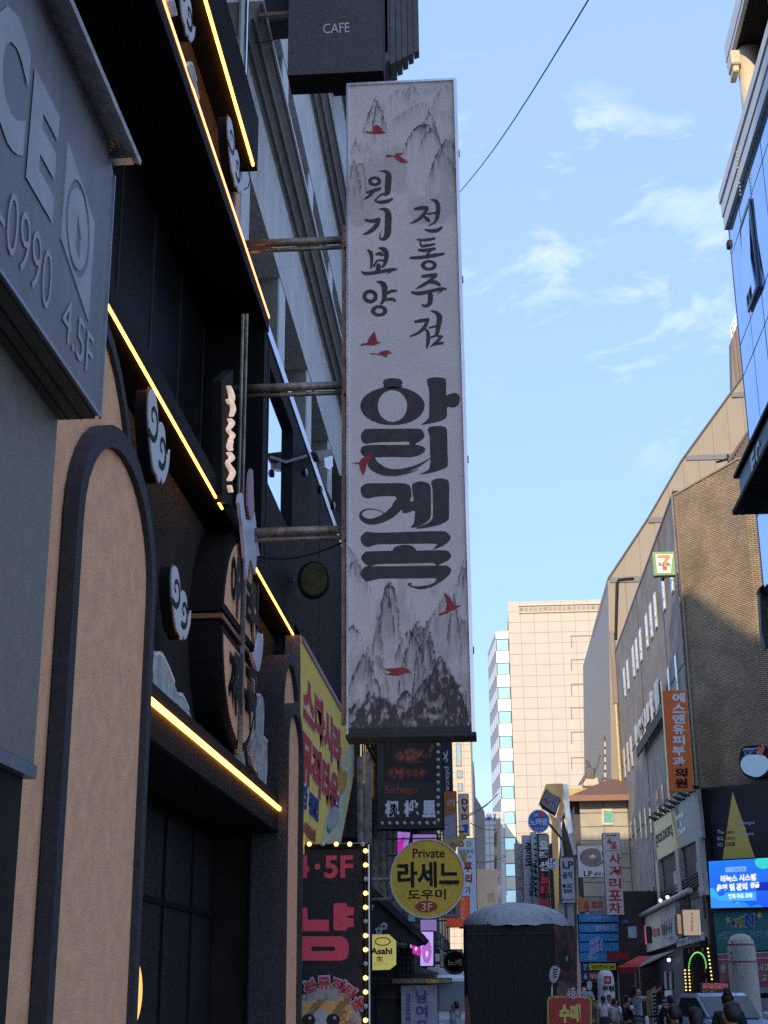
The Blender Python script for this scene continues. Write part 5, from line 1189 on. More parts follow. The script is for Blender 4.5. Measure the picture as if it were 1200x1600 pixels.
# karaoke signs before it
YS_ = 54.0
t = thing("round_sign", "round blue sign reading 24 노래방 with a red spot", "sign", (*YP(YS_).at(*YP(YS_).px(842, 1300)),)); P = YP(YS_); cc = P.px(842, 1282.5)
g = G().prism(P, ellipse(*cc, .40, .41, 32), -.3, -.003); build(g, "casing", col("white rim", (.5, .5, .5)), t)
g = G().sheet(P, ellipse(*cc, .37, .38, 32), 0); build(g, "face", col("blue enamel", (.035, .12, .42)), t)
g = G().sheet(P, ellipse(*P.px(846, 1273), .125, .09, 16), .006); build(g, "red_spot", col("coral red", (.60, .06, .07)), t)
letters(t, P, [("노래방", 827, 1279, 856, 1290)], WHITE, bold=.04); letters(t, P, [("24", 832, 1270, 841, 1276)], WHITE); letters(t, P, [("24시간", 835, 1293, 850, 1297)], WHITE, bold=.02)
g = G().tube([P.at(cc[0] + .3, cc[1], -.15), (3.2, YG, cc[1])], .05, 6); build(g, "bracket", STEEL, t)
t, P = blade("tall white sign with black vertical 종로 lettering and a rounded top panel", (818, 1305, 839, 1462), 52, col("white sheet", (.45, .46, .5)), wall=3.4, fr=0)
letters(t, P, [("종|로", 820, 1316, 833, 1354)], BLKP, bold=.02)
t, P = blade("white strip sign with green vertical letters next to the white 종로 sign", (832, 1300, 841, 1462), 51.5, col("pale strip", (.42, .45, .45)), wall=3.4)
letters(t, P, [("흑|염|소", 828, 1348, 838, 1376)], col("dark green letters", (.01, .13, .05)), bold=.08); letters(t, P, [("오|래", 827, 1376, 838, 1403)], col("navy green letters", (.01, .08, .12)), bold=.06)
g = G()
for y in range(1308, 1400, 9): g.rect(P, *P.px(835, y + 2), *P.px(840, y), .01, .03)
build(g, "tick", BLKP, t)
t, P = blade("black and white graffiti style sign with red 노래 syllables", (841, 1302, 859, 1462), 50.5, col("black sheet", (.03, .028, .03)), wall=3.3, frame=col("white edge", (.5, .48, .45)))
g = G().rect(P, *P.px(842, 1322), *P.px(858, 1304), .007, .012); build(g, "grey_panel", col("grey brown print", (.28, .26, .23)), t)
letters(t, P, [("오|락|실", 842, 1312, 857, 1362)], col("cream graffiti", (.58, .54, .46)), bold=.10, d=.014); letters(t, P, [("노|래", 844, 1364, 858, 1400)], col("bright red letters", (.58, .03, .04)), bold=.10, d=.02)
g = G().prism(P, pp(P, [(842, 1400), (850, 1406), (858, 1402), (860, 1440), (842, 1440)]), .008, .014); build(g, "red_white_print", REDP, t)
t, P = blade("grey side sign with faded round emblems behind the white 종로 sign", (806, 1318, 818, 1462), 53, col("pale grey sheet", (.36, .35, .35)), wall=3.4)
g = G()
for y in (1342, 1352, 1372, 1388): g.prism(P, ellipse(*P.px(813, y), .065, .065, 12), .008, .012, holes=[ellipse(*P.px(813, y), .04, .04, 12)])
build(g, "emblem", col("faded olive print", (.20, .20, .14)), t)
t, P = blade("long dark brown post panel right next to the graffiti sign", (858, 1318, 866, 1462), 51, col("dark brown sheet", (.05, .045, .055)), wall=3.4)
P = YP(49.5); cc = P.px(863, 1349.5)
t = thing("round_sign", "small round white sign reading LP music bar on the brown post", "sign", (*P.at(*cc),))
g = G().prism(P, ellipse(*cc, .185, .19, 24), -.15, 0); build(g, "face", col("white enamel", (.55, .57, .6)), t)
letters(t, P, [("LP", 858, 1342, 868, 1348)], BLKP); letters(t, P, [("MUSIC", 858.5, 1350, 868, 1353), ("BAR", 860, 1354.5, 867, 1357.5)], BLKP, bold=0)
g = G().tube([P.at(cc[0], cc[1], -.1), (P.at(cc[0], cc[1], -1.5))], .03, 6); build(g, "bracket", STEEL, t)
t, P = blade("light grey vertical sign reading LP 음악 MUSIC BAR", (876, 1339.5, 898, 1411), 48, col("light grey sheet", (.34, .34, .36)), wall=3.3, depth=.35)
letters(t, P, [("LP", 879, 1346, 896, 1357), ("음악", 879, 1362, 895, 1373), ("MUSIC", 879, 1381, 896, 1387), ("BAR", 881, 1389, 895, 1395)], BLKP, bold=.02); letters(t, P, [("미니,룸,예약", 878, 1404, 897, 1408.5)], BLKP, bold=0)
g = G().rect(P, *P.px(879, 1560), *P.px(882, 1411), -.2, -.1).rect(P, *P.px(893, 1560), *P.px(896, 1411), -.2, -.1); build(g, "post", col("grey post", (.25, .25, .26)), t)
# LP turntable board
t, P = blade("white board with a big brown vinyl record reading LP 음악", (903, 1321, 948, 1371), 70, col("off white board", (.50, .48, .46)), wall=6.8, depth=.25)
ce = P.px(925.5, 1340)
g = G().sheet(P, ellipse(*ce, .66, .50, 32), .010); build(g, "deck", col("grey deck", (.62, .60, .56)), t)
g = G().prism(P, ellipse(*ce, .61, .44, 32), .012, .016, holes=[ellipse(ce[0] + .02, ce[1] + .06, .15, .09, 20)]); build(g, "record", col("brown record", (.20, .14, .12), var=.3), t)
g = G().prism(P, stroke_poly([(*P.px(931, 1324), .05), (*P.px(938, 1330), .05), (*P.px(941, 1344), .06)]), .02, .03); build(g, "tonearm", WHITE, t)
letters(t, P, [("LP", 912, 1361, 926, 1369), ("음악 비", 928, 1363, 946, 1369)], BLKP)
# 4포 사거리포차
t, P = blade("tall cream sign with red vertical 4포 사거리포차 lettering", (944.5, 1301, 972, 1430), 58, col("cream sign sheet", (.60, .53, .49)), wall=7.4, depth=.4)
# slight perspective lean is real, the box is upright
RB = col("red brush letters", (.40, .035, .02))
g = G().rect(P, *P.px(948, 1306.2), *P.px(963, 1304.4), .008, .014); build(g, "rule", RB, t)
letters(t, P, [("4", 948, 1310, 955, 1319), ("포", 954, 1316, 964, 1326)], RB, bold=.05); letters(t, P, [("사|거|리|포|차", 951, 1332, 971, 1428)], RB, bold=.03)
g = G().rect(P, *P.px(946, 1329.5), *P.px(969, 1328.5), .008, .014); build(g, "rule", RB, t)
t, P = blade("weathered orange board with red 종로코 letters under the record board", (903, 1402, 946, 1425), 66, col("worn orange board", (.30, .24, .19), var=.25, scale=3), wall=6.8)
letters(t, P, [("종", 912, 1408, 921, 1425)], RB, bold=.04); letters(t, P, [("로코", 923, 1408, 943, 1418)], RB, bold=.04)
g = G().sheet(P, smooth_poly(pp(P, [(903, 1403), (909, 1402), (913, 1408), (910, 1418), (904, 1424)]), 2), .010); build(g, "orange_figure", col("orange print", (.50, .25, .10)), t)
# blue academy sign stack
YB_ = 60.0
t, P = blade("sky blue slatted sign board reading 솔데스크 with a building drawing", (904, 1428, 966, 1504), YB_, BLKP, wall=7.3, depth=.4)
SKYB = col("sky blue slat", (.045, .26, .58))
for k, (y0, y1) in enumerate(((1428, 1441), (1443, 1457), (1458.5, 1471), (1472.5, 1487), (1488, 1503))):
    g = G().rect(P, *P.px(905 + k * .3, y1), *P.px(965.5 + k * .3, y0), .008, .05); build(g, "slat", SKYB, t)
PW = col("pale blue print", (.55, .66, .80))
letters(t, P, [("[SOLDESK]", 919, 1431.5, 953, 1437)], PW, d=.056, bold=.01); letters(t, P, [("솔데스크", 929, 1445, 962, 1454)], PW, d=.056, bold=.05); letters(t, P, [("국비지원", 913, 1447, 926, 1453)], PW, d=.056, bold=0)
g = G().prism(P, pp(P, [(921, 1470), (936, 1462), (936, 1486), (921, 1496)]), .056, .06).prism(P, pp(P, [(938, 1464), (941, 1470), (941, 1488), (938, 1484)]), .056, .06); build(g, "drawing", col("lilac print", (.42, .45, .72)), t)
g = G().prism(P, pp(P, [(921, 1478), (936, 1470), (936, 1474), (921, 1482)]), .0605, .062); build(g, "drawing_band", col("blue lilac print", (.15, .17, .5)), t)
letters(t, P, [("리/스/", 918, 1493, 934, 1500)], WHITE, d=.056, bold=.03)
t, P = blade("navy and yellow floor number board with 7 above 6", (908, 1504, 966, 1533), YB_, BLKP, wall=7.3, depth=.3)
g = G().rect(P, *P.px(909.5, 1518), *P.px(919.5, 1505), .008, .03).rect(P, *P.px(909.5, 1532), *P.px(919.5, 1519), .008, .03); build(g, "navy_tile", col("navy tile", (.015, .05, .16)), t)
g = G().rect(P, *P.px(920.5, 1516), *P.px(962, 1505), .008, .03); build(g, "yellow_tile", col("lemon tile", (.55, .50, .04)), t)
g = G().rect(P, *P.px(920.5, 1531), *P.px(935, 1519), .008, .03); build(g, "red_tile", col("brick red tile", (.38, .07, .04)), t)
letters(t, P, [("7", 911.5, 1507, 917.5, 1515.5), ("6", 912, 1521, 918, 1530)], WHITE, d=.036, bold=.03); letters(t, P, [("헤즈", 922, 1522, 933, 1529)], WHITE, d=.036, bold=.03); letters(t, P, [("직업전문학교 KT 3600", 923, 1508, 960, 1513.5)], BLKP, d=.036, bold=.01)
t, P = blade("dark red box sign above the red awning with a small white figure", (948, 1487, 984, 1501), 57, col("dark red sheet", (.20, .015, .02)), wall=7.3, depth=.3)
t, P = blade("pale blue notice sheet beside the blue slatted board", (981, 1447, 995, 1466), 56, col("pale blue notice", (.32, .42, .52), var=.3, scale=6), wall=7.3, depth=.05, name="notice", cat="notice")
t, P = blade("deep blue small sign above the pale blue notice", (972, 1436, 982, 1443), 56, col("deep blue sheet", (.03, .10, .28)), wall=7.3, depth=.05, name="notice", cat="notice")
t = thing("shop_building", "dark ground floor shop under the red awning", "building", (8, 62, 0)); g = G().box(7.45, 12, 56, 78, 0, 5.6).box(5.2, 7.45, 66, 78, 0, 5.8); build(g, "wall", mat("dark brown shop wall", (.05, .04, .035), rough=.8, var=.4, scale=1), t)
# ================================================================== BRICK BUILDING
XB = 7.5
GB = brick_mat("grey brown brick", (.42, .33, .25), (.34, .27, .21), (.20, .16, .12), sc=.62, angle=math.pi / 2)
t = thing("brick_building", "brown brick corner building with slim paired windows and yellow lit front", "building", (9, 52, 0)); BT = t
yc = 51.9; ztb = 19.7
fdir = Vector((.573, -.819, 0)).normalized(); fn = Vector((-.819, -.573, 0)).normalized()
FP = Plane((XB, yc, 0), fdir, fn)
L1 = 3.5; c1 = Vector((XB, yc, 0)) + fdir * L1
f2 = Vector((1, -.10, 0)).normalized(); FP2 = Plane(c1, f2, Vector((-.10, -1, 0)))
YB = brick_mat("sunlit brown brick", (.50, .35, .19), (.36, .245, .14), (.11, .075, .05), sc=.66, angle=math.atan2(.819, .573))  # same brick as the side wall, sunlight put in as yellower tones
YB2 = brick_mat("sunlit brown brick return", (.50, .35, .19), (.36, .245, .14), (.11, .075, .05), sc=.66, angle=.1)
SPn = RP(XB)
g = G().box(XB, XB + 10, yc + .1, 79.5, 0, ztb); build(g, "side_wall", GB, t)
zfr = ztb - .2
g = G().prism(FP, [(0, 0), (L1, 0), (L1, zfr + .35), (0, zfr)], -3, 0); build(g, "front_wall", YB, t)
g = G().prism(FP2, [(.01, 0), (6, 0), (6, zfr + .35), (.01, zfr + .35)], -3, 0); build(g, "return_wall", YB2, t)
g = G().prism(FP, [(-.02, zfr), (L1, zfr + .35), (L1, zfr + .42), (-.02, zfr + .07)], -.4, .05).box(XB - .04, XB + .2, yc, 79.5, ztb, ztb + .1); build(g, "coping", mat("stone coping", (.34, .27, .18), rough=.8), t)
g = G().prism(FP, [(0.02, 0.2), (.10, .2), (.10, zfr - .05), (.02, zfr - .05)], 0, .05); build(g, "corner_trim", mat("corner trim", (.30, .21, .12)), t)
g = G().tube([(XB - .05, yc + .35, 4), (XB - .05, yc + .35, ztb)], .045, 6); build(g, "corner_pipe", PIPEM, t)
g = G()
for z in (9.15, 13.2): g.box(XB - .02, XB, yc + .4, 79.4, z, z + .05)
for yy in (57.5, 67.0): g.box(XB - .02, XB, yy, yy + .05, 5.3, ztb - .1)
build(g, "wall_joint", BLKP, t)
# slim windows: one mesh, many copies
WF = mat("pale window surround", (.44, .38, .31), rough=.5, var=.15, scale=3)
gl = G().box(XB - .03, XB - .02, 0, .50, 0, 1.15); win = None
rows = ((17.83 - 1.53, [1056, 1041, 1026, 1018, 1010, 999, 992, 986, 976, 970], 950), (12.45, [1065, 1052, 1036, 1029, 1020, 1007, 1001, 994, 984, 978, 972], 1110), (8.40, [1050, 1040, 1031, 1018, 1010, 1002, 993, 986, 979], 1260))
for z0, xs, ym in rows:
    for x in xs:
        y_ = -SPn.px(x, ym)[0]
        if y_ > 79 or y_ < yc + .7: continue
        if win is None:
            g = G().box(XB - .05, XB + .0, y_, y_ + .62, z0, z0 + 1.55); win = build(g, "window", WF, t); wy, wz = y_, z0
            g = G().box(XB - .062, XB - .05, y_ + .08, y_ + .54, z0 + .48, z0 + 1.48).box(XB - .062, XB - .05, y_ + .08, y_ + .54, z0 + .06, z0 + .40)
            pane = build(g, "window_pane", glass_mat("window glass warm", (.50, .47, .42), rough=.15, metal=.9), t); pane.parent = win; pane.location = (0, 0, 0); 
            pane.matrix_parent_inverse = Matrix.Identity(4)
        else:
            o_ = inst(win, "window", t, (0, y_ - wy, z0 - wz)); p_ = pane.copy(); COL.objects.link(p_); p_.parent = o_
# tall slits low on the side, dark
g = None
for x in (984, 992, 1000, 1008, 1016, 1024):
    y_ = -SPn.px(x, 1405)[0]
    g = G().box(XB - .03, XB + .01, y_, y_ + .35, 3.2, 6.1); build(g, "slit_window", BLKP, t)
# raised metal letters on the side wall
P = RP(XB - .35)
for k, (ch, x0, y0, x1, y1, m_) in enumerate((("T", 987, 1070, 991, 1080, 0), ("O", 992, 1062, 997, 1075, 0), ("M", 998, 1052, 1004, 1069, 0), ("A", 1005, 1044, 1009, 1060, 0), ("T", 1010, 1034, 1013, 1050, 0), ("E", 1014, 1018, 1021, 1036, 1), ("'", 1025, 1014, 1030, 1021, 1))):
    pass
t2 = thing("wall_letters", "row of cream raised letters on a black rail across the brick side wall", "sign", (XB - .3, 62, 12.4))
ya, yb_ = -P.px(988, 1082)[0], -P.px(1031, 1018)[0]; zl = 12.55
def letter3(s_, ytop, w_, sz, m_, z=zl + .06):
    g = G(); put_text(g, P, s_, -ytop, z, -ytop + w_, z + sz, .0, .02); put_text(g, P, s_, -ytop, z, -ytop + w_, z + sz, .09, .02); return g
CRL = mat("cream channel letter", (.66, .58, .45), rough=.5)
for i, ch in enumerate("IVMNII"):
    yy = ya - .6 - i * (ya - yb_ - 5.2) / 6.0
    vs, fs = glyphs(ch, .02); g = letter3(ch, yy, 1.25, .82, CRL); n_ = len(vs)
    build(g, "letter", CRL, t2)
for i, ch in enumerate("R■"):
    yy = yb_ + 3.9 - i * 1.9; g = letter3(ch, yy, 1.45, 1.05, CRL); build(g, "letter", CRL, t2)
g = G().box(XB - .34, XB - .26, yb_, ya, zl - .45, zl + .02); build(g, "rail", BLKP, t2)
g = G()
for i in range(5): yy = yb_ + .3 + i * (ya - yb_ - .6) / 4; g.box(XB - .27, XB + .01, yy, yy + .06, zl - .1, zl)
build(g, "stand_off", BLKP, t2)
# downpipe
t = thing("drain_pipe", "long golden lit drain pipe down the joint between the two brick blocks", "pipe", (XB - .1, 79.3, 0))
g = G().tube([(XB - .12, 79.6, 3), (XB - .12, 79.6, 16.8)], .10, 8); build(g, "pipe", mat("pale gold pipe", (.62, .45, .22), rough=.35, metal=.4), t)
g = G().box(XB - .25, XB - .02, 79.45, 79.75, 16.8, 21.0); build(g, "duct", mat("brown duct", (.24, .18, .12)), t)
# sloped clad building behind
YC = 79.8; P = YP(YC)
t = thing("clad_building", "tan metal clad building whose roof slopes steeply up to the glass block", "building", (10, YC, 0))
CLAD = mat("tan standing seam cladding", (.30, .235, .16), rough=.55, var=.07, scale=.8, bump=.06, streak=.15)
ol = pp(P, [(962, 1560), (950, 906), (1010, 815), (1064, 722), (1165, 583), (1230, 500), (1230, 1560)])
g = G().prism(P, ol, -24, -.03); build(g, "wall", CLAD, t)
# upright standing panels on the front
def slope_z(a):
    pts = [P.px(x, y) for x, y in ((950, 906), (1010, 815), (1064, 722), (1165, 583), (1230, 500))]
    for (a0_, b0_), (a1_, b1_) in zip(pts, pts[1:]):
        if a0_ <= a <= a1_: return b0_ + (b1_ - b0_) * (a - a0_) / (a1_ - a0_)
    return pts[0][1] if a < pts[0][0] else pts[-1][1]
a_ = ol[1][0] + .05
bands = [P.px(1000, y)[1] for y in (910, 818, 723, 627)]
lo = 5.0
segs = [(5.0, bands[0]), (bands[0] + .35, bands[1]), (bands[1] + .35, bands[2]), (bands[2] + .35, bands[3]), (bands[3] + .35, 60)]
while a_ < 19:
    w_ = .62 if False else .95
    for z0, z1 in segs:
        tl, tr_ = min(z1, slope_z(a_) - .1), min(z1, slope_z(a_ + w_ - .05) - .1)
        if min(tl, tr_) > z0 + .1: g = G().prism(P, [(a_, z0), (a_ + w_ - .05, z0), (a_ + w_ - .05, tr_), (a_, tl)], -.03, .02); build(g, "panel", CLAD, t)
    a_ += w_
g = G()
for b_ in bands:
    aa = next((q_ for q_ in np.arange(ol[1][0], 19, .05) if slope_z(q_) > b_ + .3), ol[1][0]); g = G().rect(P, aa, b_ + .02, 19, b_ + .32, 0, .09); build(g, "band", mat("grey floor band", (.17, .155, .15), rough=.6), t)
sl = pp(P, [(950, 906), (1010, 815), (1064, 722), (1165, 583), (1230, 500)])
g = G().prism(P, sl + [(a, b + .14) for a, b in sl[::-1]], -24, .12); build(g, "roof_edge", mat("dark eave edge", (.13, .10, .08)), t)
g = G().tube([P.at(*P.px(962, 1000)), P.at(*P.px(964, 912), .1), P.at(*P.px(967, 907), .1), P.at(*P.px(990, 905), .1)], .09, 6); build(g, "pipe", BLKP, t)
# its grey brick flank
LSP = RP(ol[1][0] - .02)
g = G().box(ol[1][0] - .02, ol[1][0] + 1, YC + .2, YC + 13, 0, 24.2); build(g, "flank_wall", GB, t)
for z0 in (19.6, 15.2, 11.2, 7.4):
    for y_ in (YC + 3.5, YC + 6.2, YC + 9.4):
        g = G().box(ol[1][0] - .06, ol[1][0] - .02, y_, y_ + .7, z0, z0 + 1.7); build(g, "window", WF if z0 < 19 else mat("brown louvre", (.2, .13, .08)), t)
# tall ribbed tower sliver above
P = YP(95)
t = thing("ribbed_tower", "ribbed brown tower sliver with roof railing peeking over the slope", "building", (18, 95, 0))
g = G().prism(P, pp(P, [(1143, 530), (1153, 505), (1230, 470), (1230, 800), (1149, 800)]), -1.2, 0); build(g, "wall", mat("ribbed brown wall", (.24, .19, .15), rough=.7), t)
g = G()
for i in range(14): a_ = P.px(1146, 560)[0] + i * .28; g.rect(P, a_, 20, a_ + .12, P.px(1150, 512)[1] + i * .05, 0, .12)
build(g, "rib", mat("dark rib", (.15, .11, .09)), t)
g = G()
for (x0, y0), (x1, y1) in (((1141, 512), (1153, 486)), ((1142, 520), (1153, 494)), ((1143, 528), (1153, 502)), ((1141, 512), (1143, 530)), ((1147, 500), (1148, 518)), ((1152, 488), (1153, 505))): g.tube([P.at(*P.px(x0, y0), .1), P.at(*P.px(x1, y1), .1)], .045, 5)
build(g, "railing", WHITE, t)
# roof fence with slats behind the brick top
P = FP.off(-.6)
t = thing("roof_fence", "slatted brown fence climbing on the brick roof beside the glass block", "fence", (10, 49, 20))
for i in range(9):
    x = 1143 + i * 3.6; yt_ = 712 - i * 6.4 + 8; (A, Z1), (_, Z0) = P.px(x, yt_), P.px(x, 722)
    g = G().rect(P, A, Z0 - .3, A + .11, Z1, -.05, 0); build(g, "slat", mat("brown slat", (.20, .14, .10)), t)
g = G().prism(P, pp(P, [(1138, 718), (1180, 656), (1180, 660), (1141, 722)]), -.08, .03); build(g, "rail", mat("brown slat", (.20, .14, .10)), t)
g = G().prism(P, pp(P, [(1146, 722), (1180, 700), (1180, 726)]), -.4, -.1); build(g, "timber", mat("raw timber", (.50, .33, .16)), t)
g = G().tube([P.at(*P.px(1120, 722)), P.at(*P.px(1138, 717))], .05, 5).tube([P.at(*P.px(1137, 710)), P.at(*P.px(1139, 724))], .05, 5); build(g, "post", BLKP, t)

# 7-ELEVEN box
P = YP(51.0)
t, P = blade("square green framed box sign with a big orange red 7 and ELEVEN", (1020.5, 862, 1054.5, 899), 50.8, col("dull green frame face", (.16, .24, .10)), wall=7.9, depth=.3, frame=col("dull green frame", (.13, .20, .085)))
g = G().sheet(P, pp(P, [(1024, 866), (1051, 866), (1048, 895), (1027, 895)]), .008); build(g, "cream_panel", col("cream panel", (.70, .62, .50)), t)
g = G().sheet(P, pp(P, [(1027, 867.5), (1047, 867.5), (1047, 871), (1041, 879), (1036, 879), (1040, 872), (1027, 872)]), .012); build(g, "orange_bar", col("orange print seven", (.62, .20, .05)), t)
g = G().sheet(P, pp(P, [(1035.5, 884.5), (1042, 884.5), (1042, 891), (1035.5, 891)]), .012); build(g, "red_bar", col("red print seven", (.52, .05, .02)), t)
letters(t, P, [("ELEVEn", 1029, 879.5, 1048, 884)], col("green letters", (.03, .07, .03)), d=.014, bold=.04)
# orange vertical sign
t, P = blade("tall orange sign with vertical 에스앤유피부과의원 lettering", (1040, 1078, 1079, 1236), 50.5, col("strong orange sheet", (.52, .105, .015)), wall=7.6, depth=.35, frame=col("cream yellow edge", (.62, .50, .20)))
letters(t, P, [("에|스|앤|유|피|부|과", 1050, 1082, 1071, 1198)], WHITE, bold=.04, ) ; letters(t, P, [("의|원", 1054, 1199, 1075, 1232)], BLKP, bold=.04)

# ground floor of the side: framed bays, SOLDESK plate
P = RP(XB - .12); 
t = thing("shop_bays", "pale framed street bays with yellow SOLDESK plate below the slim windows", "shop", (XB, 54, 3.5))
GP = mat("pale bay frame", (.48, .42, .34), rough=.7, var=.2, streak=.3)
g = G().prism(P, pp(P, [(1059, 1257), (1089, 1228), (1097, 1309), (1063, 1325)]), -.12, 0); build(g, "grey_board", mat("grey stone board", (.38, .36, .32), rough=.7, var=.2, streak=.3), t)
g = G().prism(P, pp(P, [(1024, 1285), (1050, 1268), (1062, 1326), (1030, 1344)]), -.12, .06); build(g, "yellow_board", mat("yellow plate", (.68, .56, .24), rough=.6, var=.06), t)
def quad_text(P, s_, tl, tr_, br_, bl, m_, nm, t, d=.08, bold=.03):
    q = [P.px(*c) for c in (bl, br_, tr_, tl)]
    cv = lambda u, v: tuple(q[0][i] * (1 - u) * (1 - v) + q[1][i] * u * (1 - v) + q[2][i] * u * v + q[3][i] * (1 - u) * v for i in (0, 1))
    g = G(); put_text(g, P, s_, 0, 0, 1, 1, d, bold, curve=cv); build(g, nm, m_, t)
quad_text(P, "[SOLDESK]", (1027, 1305), (1052, 1288), (1054, 1306), (1029, 1324), BLKP, "lettering", t)
quad_text(P, "Lounge\n&\nCharge", (1055, 1273), (1068, 1266), (1073, 1300), (1062, 1310), WHITE, "lettering", t, d=.02)
g = G().prism(P, pp(P, [(1063, 1326), (1096, 1310), (1103, 1395), (1069, 1410)]), -.3, -.1).prism(P, pp(P, [(1032, 1345), (1060, 1328), (1064, 1400), (1036, 1412)]), -.3, -.1); build(g, "dark_bay", BLKP, t)
for q_ in ([(1058, 1328), (1063, 1325), (1070, 1400), (1064, 1405)], [(1091, 1312), (1096, 1308), (1104, 1398), (1098, 1402)], [(1027, 1346), (1031, 1344), (1036, 1412), (1032, 1414)]): g = G().prism(P, pp(P, q_), -.1, .1); build(g, "bay_column", GP, t)
g = G().prism(P, pp(P, [(1050, 1362), (1060, 1358), (1061, 1398), (1052, 1402)]), -.09, -.05).prism(P, pp(P, [(1085, 1348), (1094, 1343), (1098, 1392), (1089, 1396)]), -.09, -.05); build(g, "blue_window", mat("dusky blue window", (.07, .08, .14), rough=.4), t)
g = G()
for i in range(9): x, y = 1024 + i * 8, 1282 - i * 6.2; g.tube([P.at(*P.px(x, y), .0), P.at(*P.px(x + 3, y - 6), .35), P.at(*P.px(x + 7, y - 2), .05)], .05, 5)
build(g, "scallop_lamp", BLKP, t)
# storefront signs below the bays
P = RP(XB - .7)
t = thing("shop_sign", "cream and grey illuminated shop boards under a silver beam", "sign", (XB - .7, 55, 4.5))
g = G().prism(P, pp(P, [(995, 1440), (1033, 1420), (1036, 1480), (998, 1492)]), -.15, 0); build(g, "cream_board", mat("cream shop board", (.70, .60, .42), rough=.6, var=.2, scale=3, streak=.3), t)
g = G().prism(P, pp(P, [(1033.5, 1420), (1055, 1409), (1059, 1472), (1036.5, 1480)]), -.15, 0); build(g, "grey_board", mat("pale grey shop board", (.56, .56, .52), rough=.6, var=.2, scale=3, streak=.3), t)
g = G().prism(P, pp(P, [(1057, 1470), (1093, 1456), (1094, 1469), (1058, 1480)]), -.15, 0); build(g, "white_strip", mat("white strip board", (.65, .63, .62), rough=.6), t)
g = G().tube([P.at(*P.px(1000, 1434), .15), P.at(*P.px(1085, 1391), .15)], .10, 8); build(g, "silver_beam", mat("silver beam", (.42, .42, .40), rough=.4, metal=.5, var=.4, scale=6), t)
g = G().prism(P, pp(P, [(1005, 1448), (1011, 1445), (1013, 1474), (1007, 1478)]), .0, .05); build(g, "pink_piece", col("magenta print", (.55, .10, .22), emit=((.9, .2, .4), 0.120)), t)
g = G().prism(P, pp(P, [(1011, 1447), (1018, 1448), (1019, 1473), (1013, 1474)]), .0, .06); build(g, "dark_letter", BLKP, t)
g = G().prism(P, pp(P, [(1020, 1452), (1030, 1450), (1031, 1461), (1021, 1463)]), .0, .05).prism(P, pp(P, [(997, 1469), (1003, 1467), (1004, 1474), (998, 1476)]), .0, .05); build(g, "red_piece", REDP, t)
quad_text(P, "Ⅲ시", (1036, 1443), (1049, 1432), (1050, 1458), (1037, 1464), BLKP, "lettering", t); quad_text(P, "노원", (1046, 1464), (1054, 1462), (1054, 1467), (1046, 1470), BLKP, "lettering", t)
quad_text(P, "가맥포차 전문점", (1059, 1472), (1092, 1459), (1092, 1466), (1059, 1478), BLKP, "lettering", t)
t, P = blade("warm lit cream box sign with vertical orange 사거리포차 letters", (1067, 1421, 1095, 1462), 48.5, mat("warm lit box", (.60, .48, .36), emit=((1.0, .70, .45), 0.156), bump=0), wall=7.5, depth=.4, cat="lightbox", name="lightbox")
letters(t, P, [("사|거|리|포|차", 1079, 1425, 1083, 1456)], RB, bold=.02)
t, P = blade("narrow amber lit board tucked left of the warm cream box sign", (1058, 1428, 1065, 1460), 49.2, mat("amber lit box", (.60, .38, .25), emit=((1.0, .55, .3), 0.150), bump=0), wall=7.5, depth=.3, cat="lightbox", name="lightbox")
# white spot lamps
P = RP(XB - .5)
for i, (x, y) in enumerate(((1032, 1407), (1043, 1402), (1045, 1500))):
    a_, b_ = P.px(x, y); t = thing("spot_lamp", ("white spot lamp under the first dark bay near the slits", "second white spot lamp under the dark bay beside the first", "white lamp glowing beneath the grey awning")[i], "lamp", (XB - .5, -a_, b_), "white spot lamps")
    g = G().ball(P.at(a_, b_), .07, 8, 6); build(g, "bulb", mat("white lamp glow", (.9, .9, .9), emit=((1, .95, .85), 1.320), bump=0), t); g = G().tube([P.at(a_, b_ + .06), (XB, -a_, b_ + .2)], .02, 5); build(g, "arm", BLKP, t)

# awnings
t = thing("awning", "red fabric awning with hanging valance in front of the dark shop", "awning", (6.6, 57, 3))
P0 = YP(56.0); P1 = YP(61.0); RA = mat("red awning cloth", (.72, .05, .04), rough=.8, var=.12, scale=2, bump=.1)
A = [P0.at(*P0.px(965, 1511)), P0.at(*P0.px(996, 1510)), P1.at(*P1.px(1028, 1493)), P1.at(*P1.px(997, 1494))]
g = G().add(A + [v - Vector((0, 0, .04)) for v in A], [(0, 1, 2, 3), (4, 5, 6, 7), (0, 1, 5, 4), (1, 2, 6, 5), (2, 3, 7, 6), (3, 0, 4, 7)]); build(g, "cloth", RA, t)
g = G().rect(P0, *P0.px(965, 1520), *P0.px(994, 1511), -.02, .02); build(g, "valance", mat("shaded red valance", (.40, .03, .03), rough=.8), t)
g = G().tube([P0.at(*P0.px(966, 1519)), (P0.at(*P0.px(966, 1519)).x, 56, 0)], .03, 6).tube([P0.at(*P0.px(993, 1519)), (P0.at(*P0.px(993, 1519)).x, 56, 0)], .03, 6); build(g, "post", STEEL, t)
t = thing("awning", "dull grey canvas awning next to the red one", "awning", (7, 53, 3)); P0 = YP(53.5); P1 = YP(57.0)
A = [P0.at(*P0.px(997, 1511)), P0.at(*P0.px(1020, 1506)), P0.at(*P0.px(1056, 1484)), P1.at(*P1.px(1020, 1493))]
g = G().add(A + [v - Vector((0, 0, .04)) for v in A], [(0, 1, 2, 3), (4, 5, 6, 7), (0, 1, 5, 4), (1, 2, 6, 5), (2, 3, 7, 6), (3, 0, 4, 7)]); build(g, "cloth", mat("grey canvas", (.28, .27, .24), rough=.8, var=.2), t)
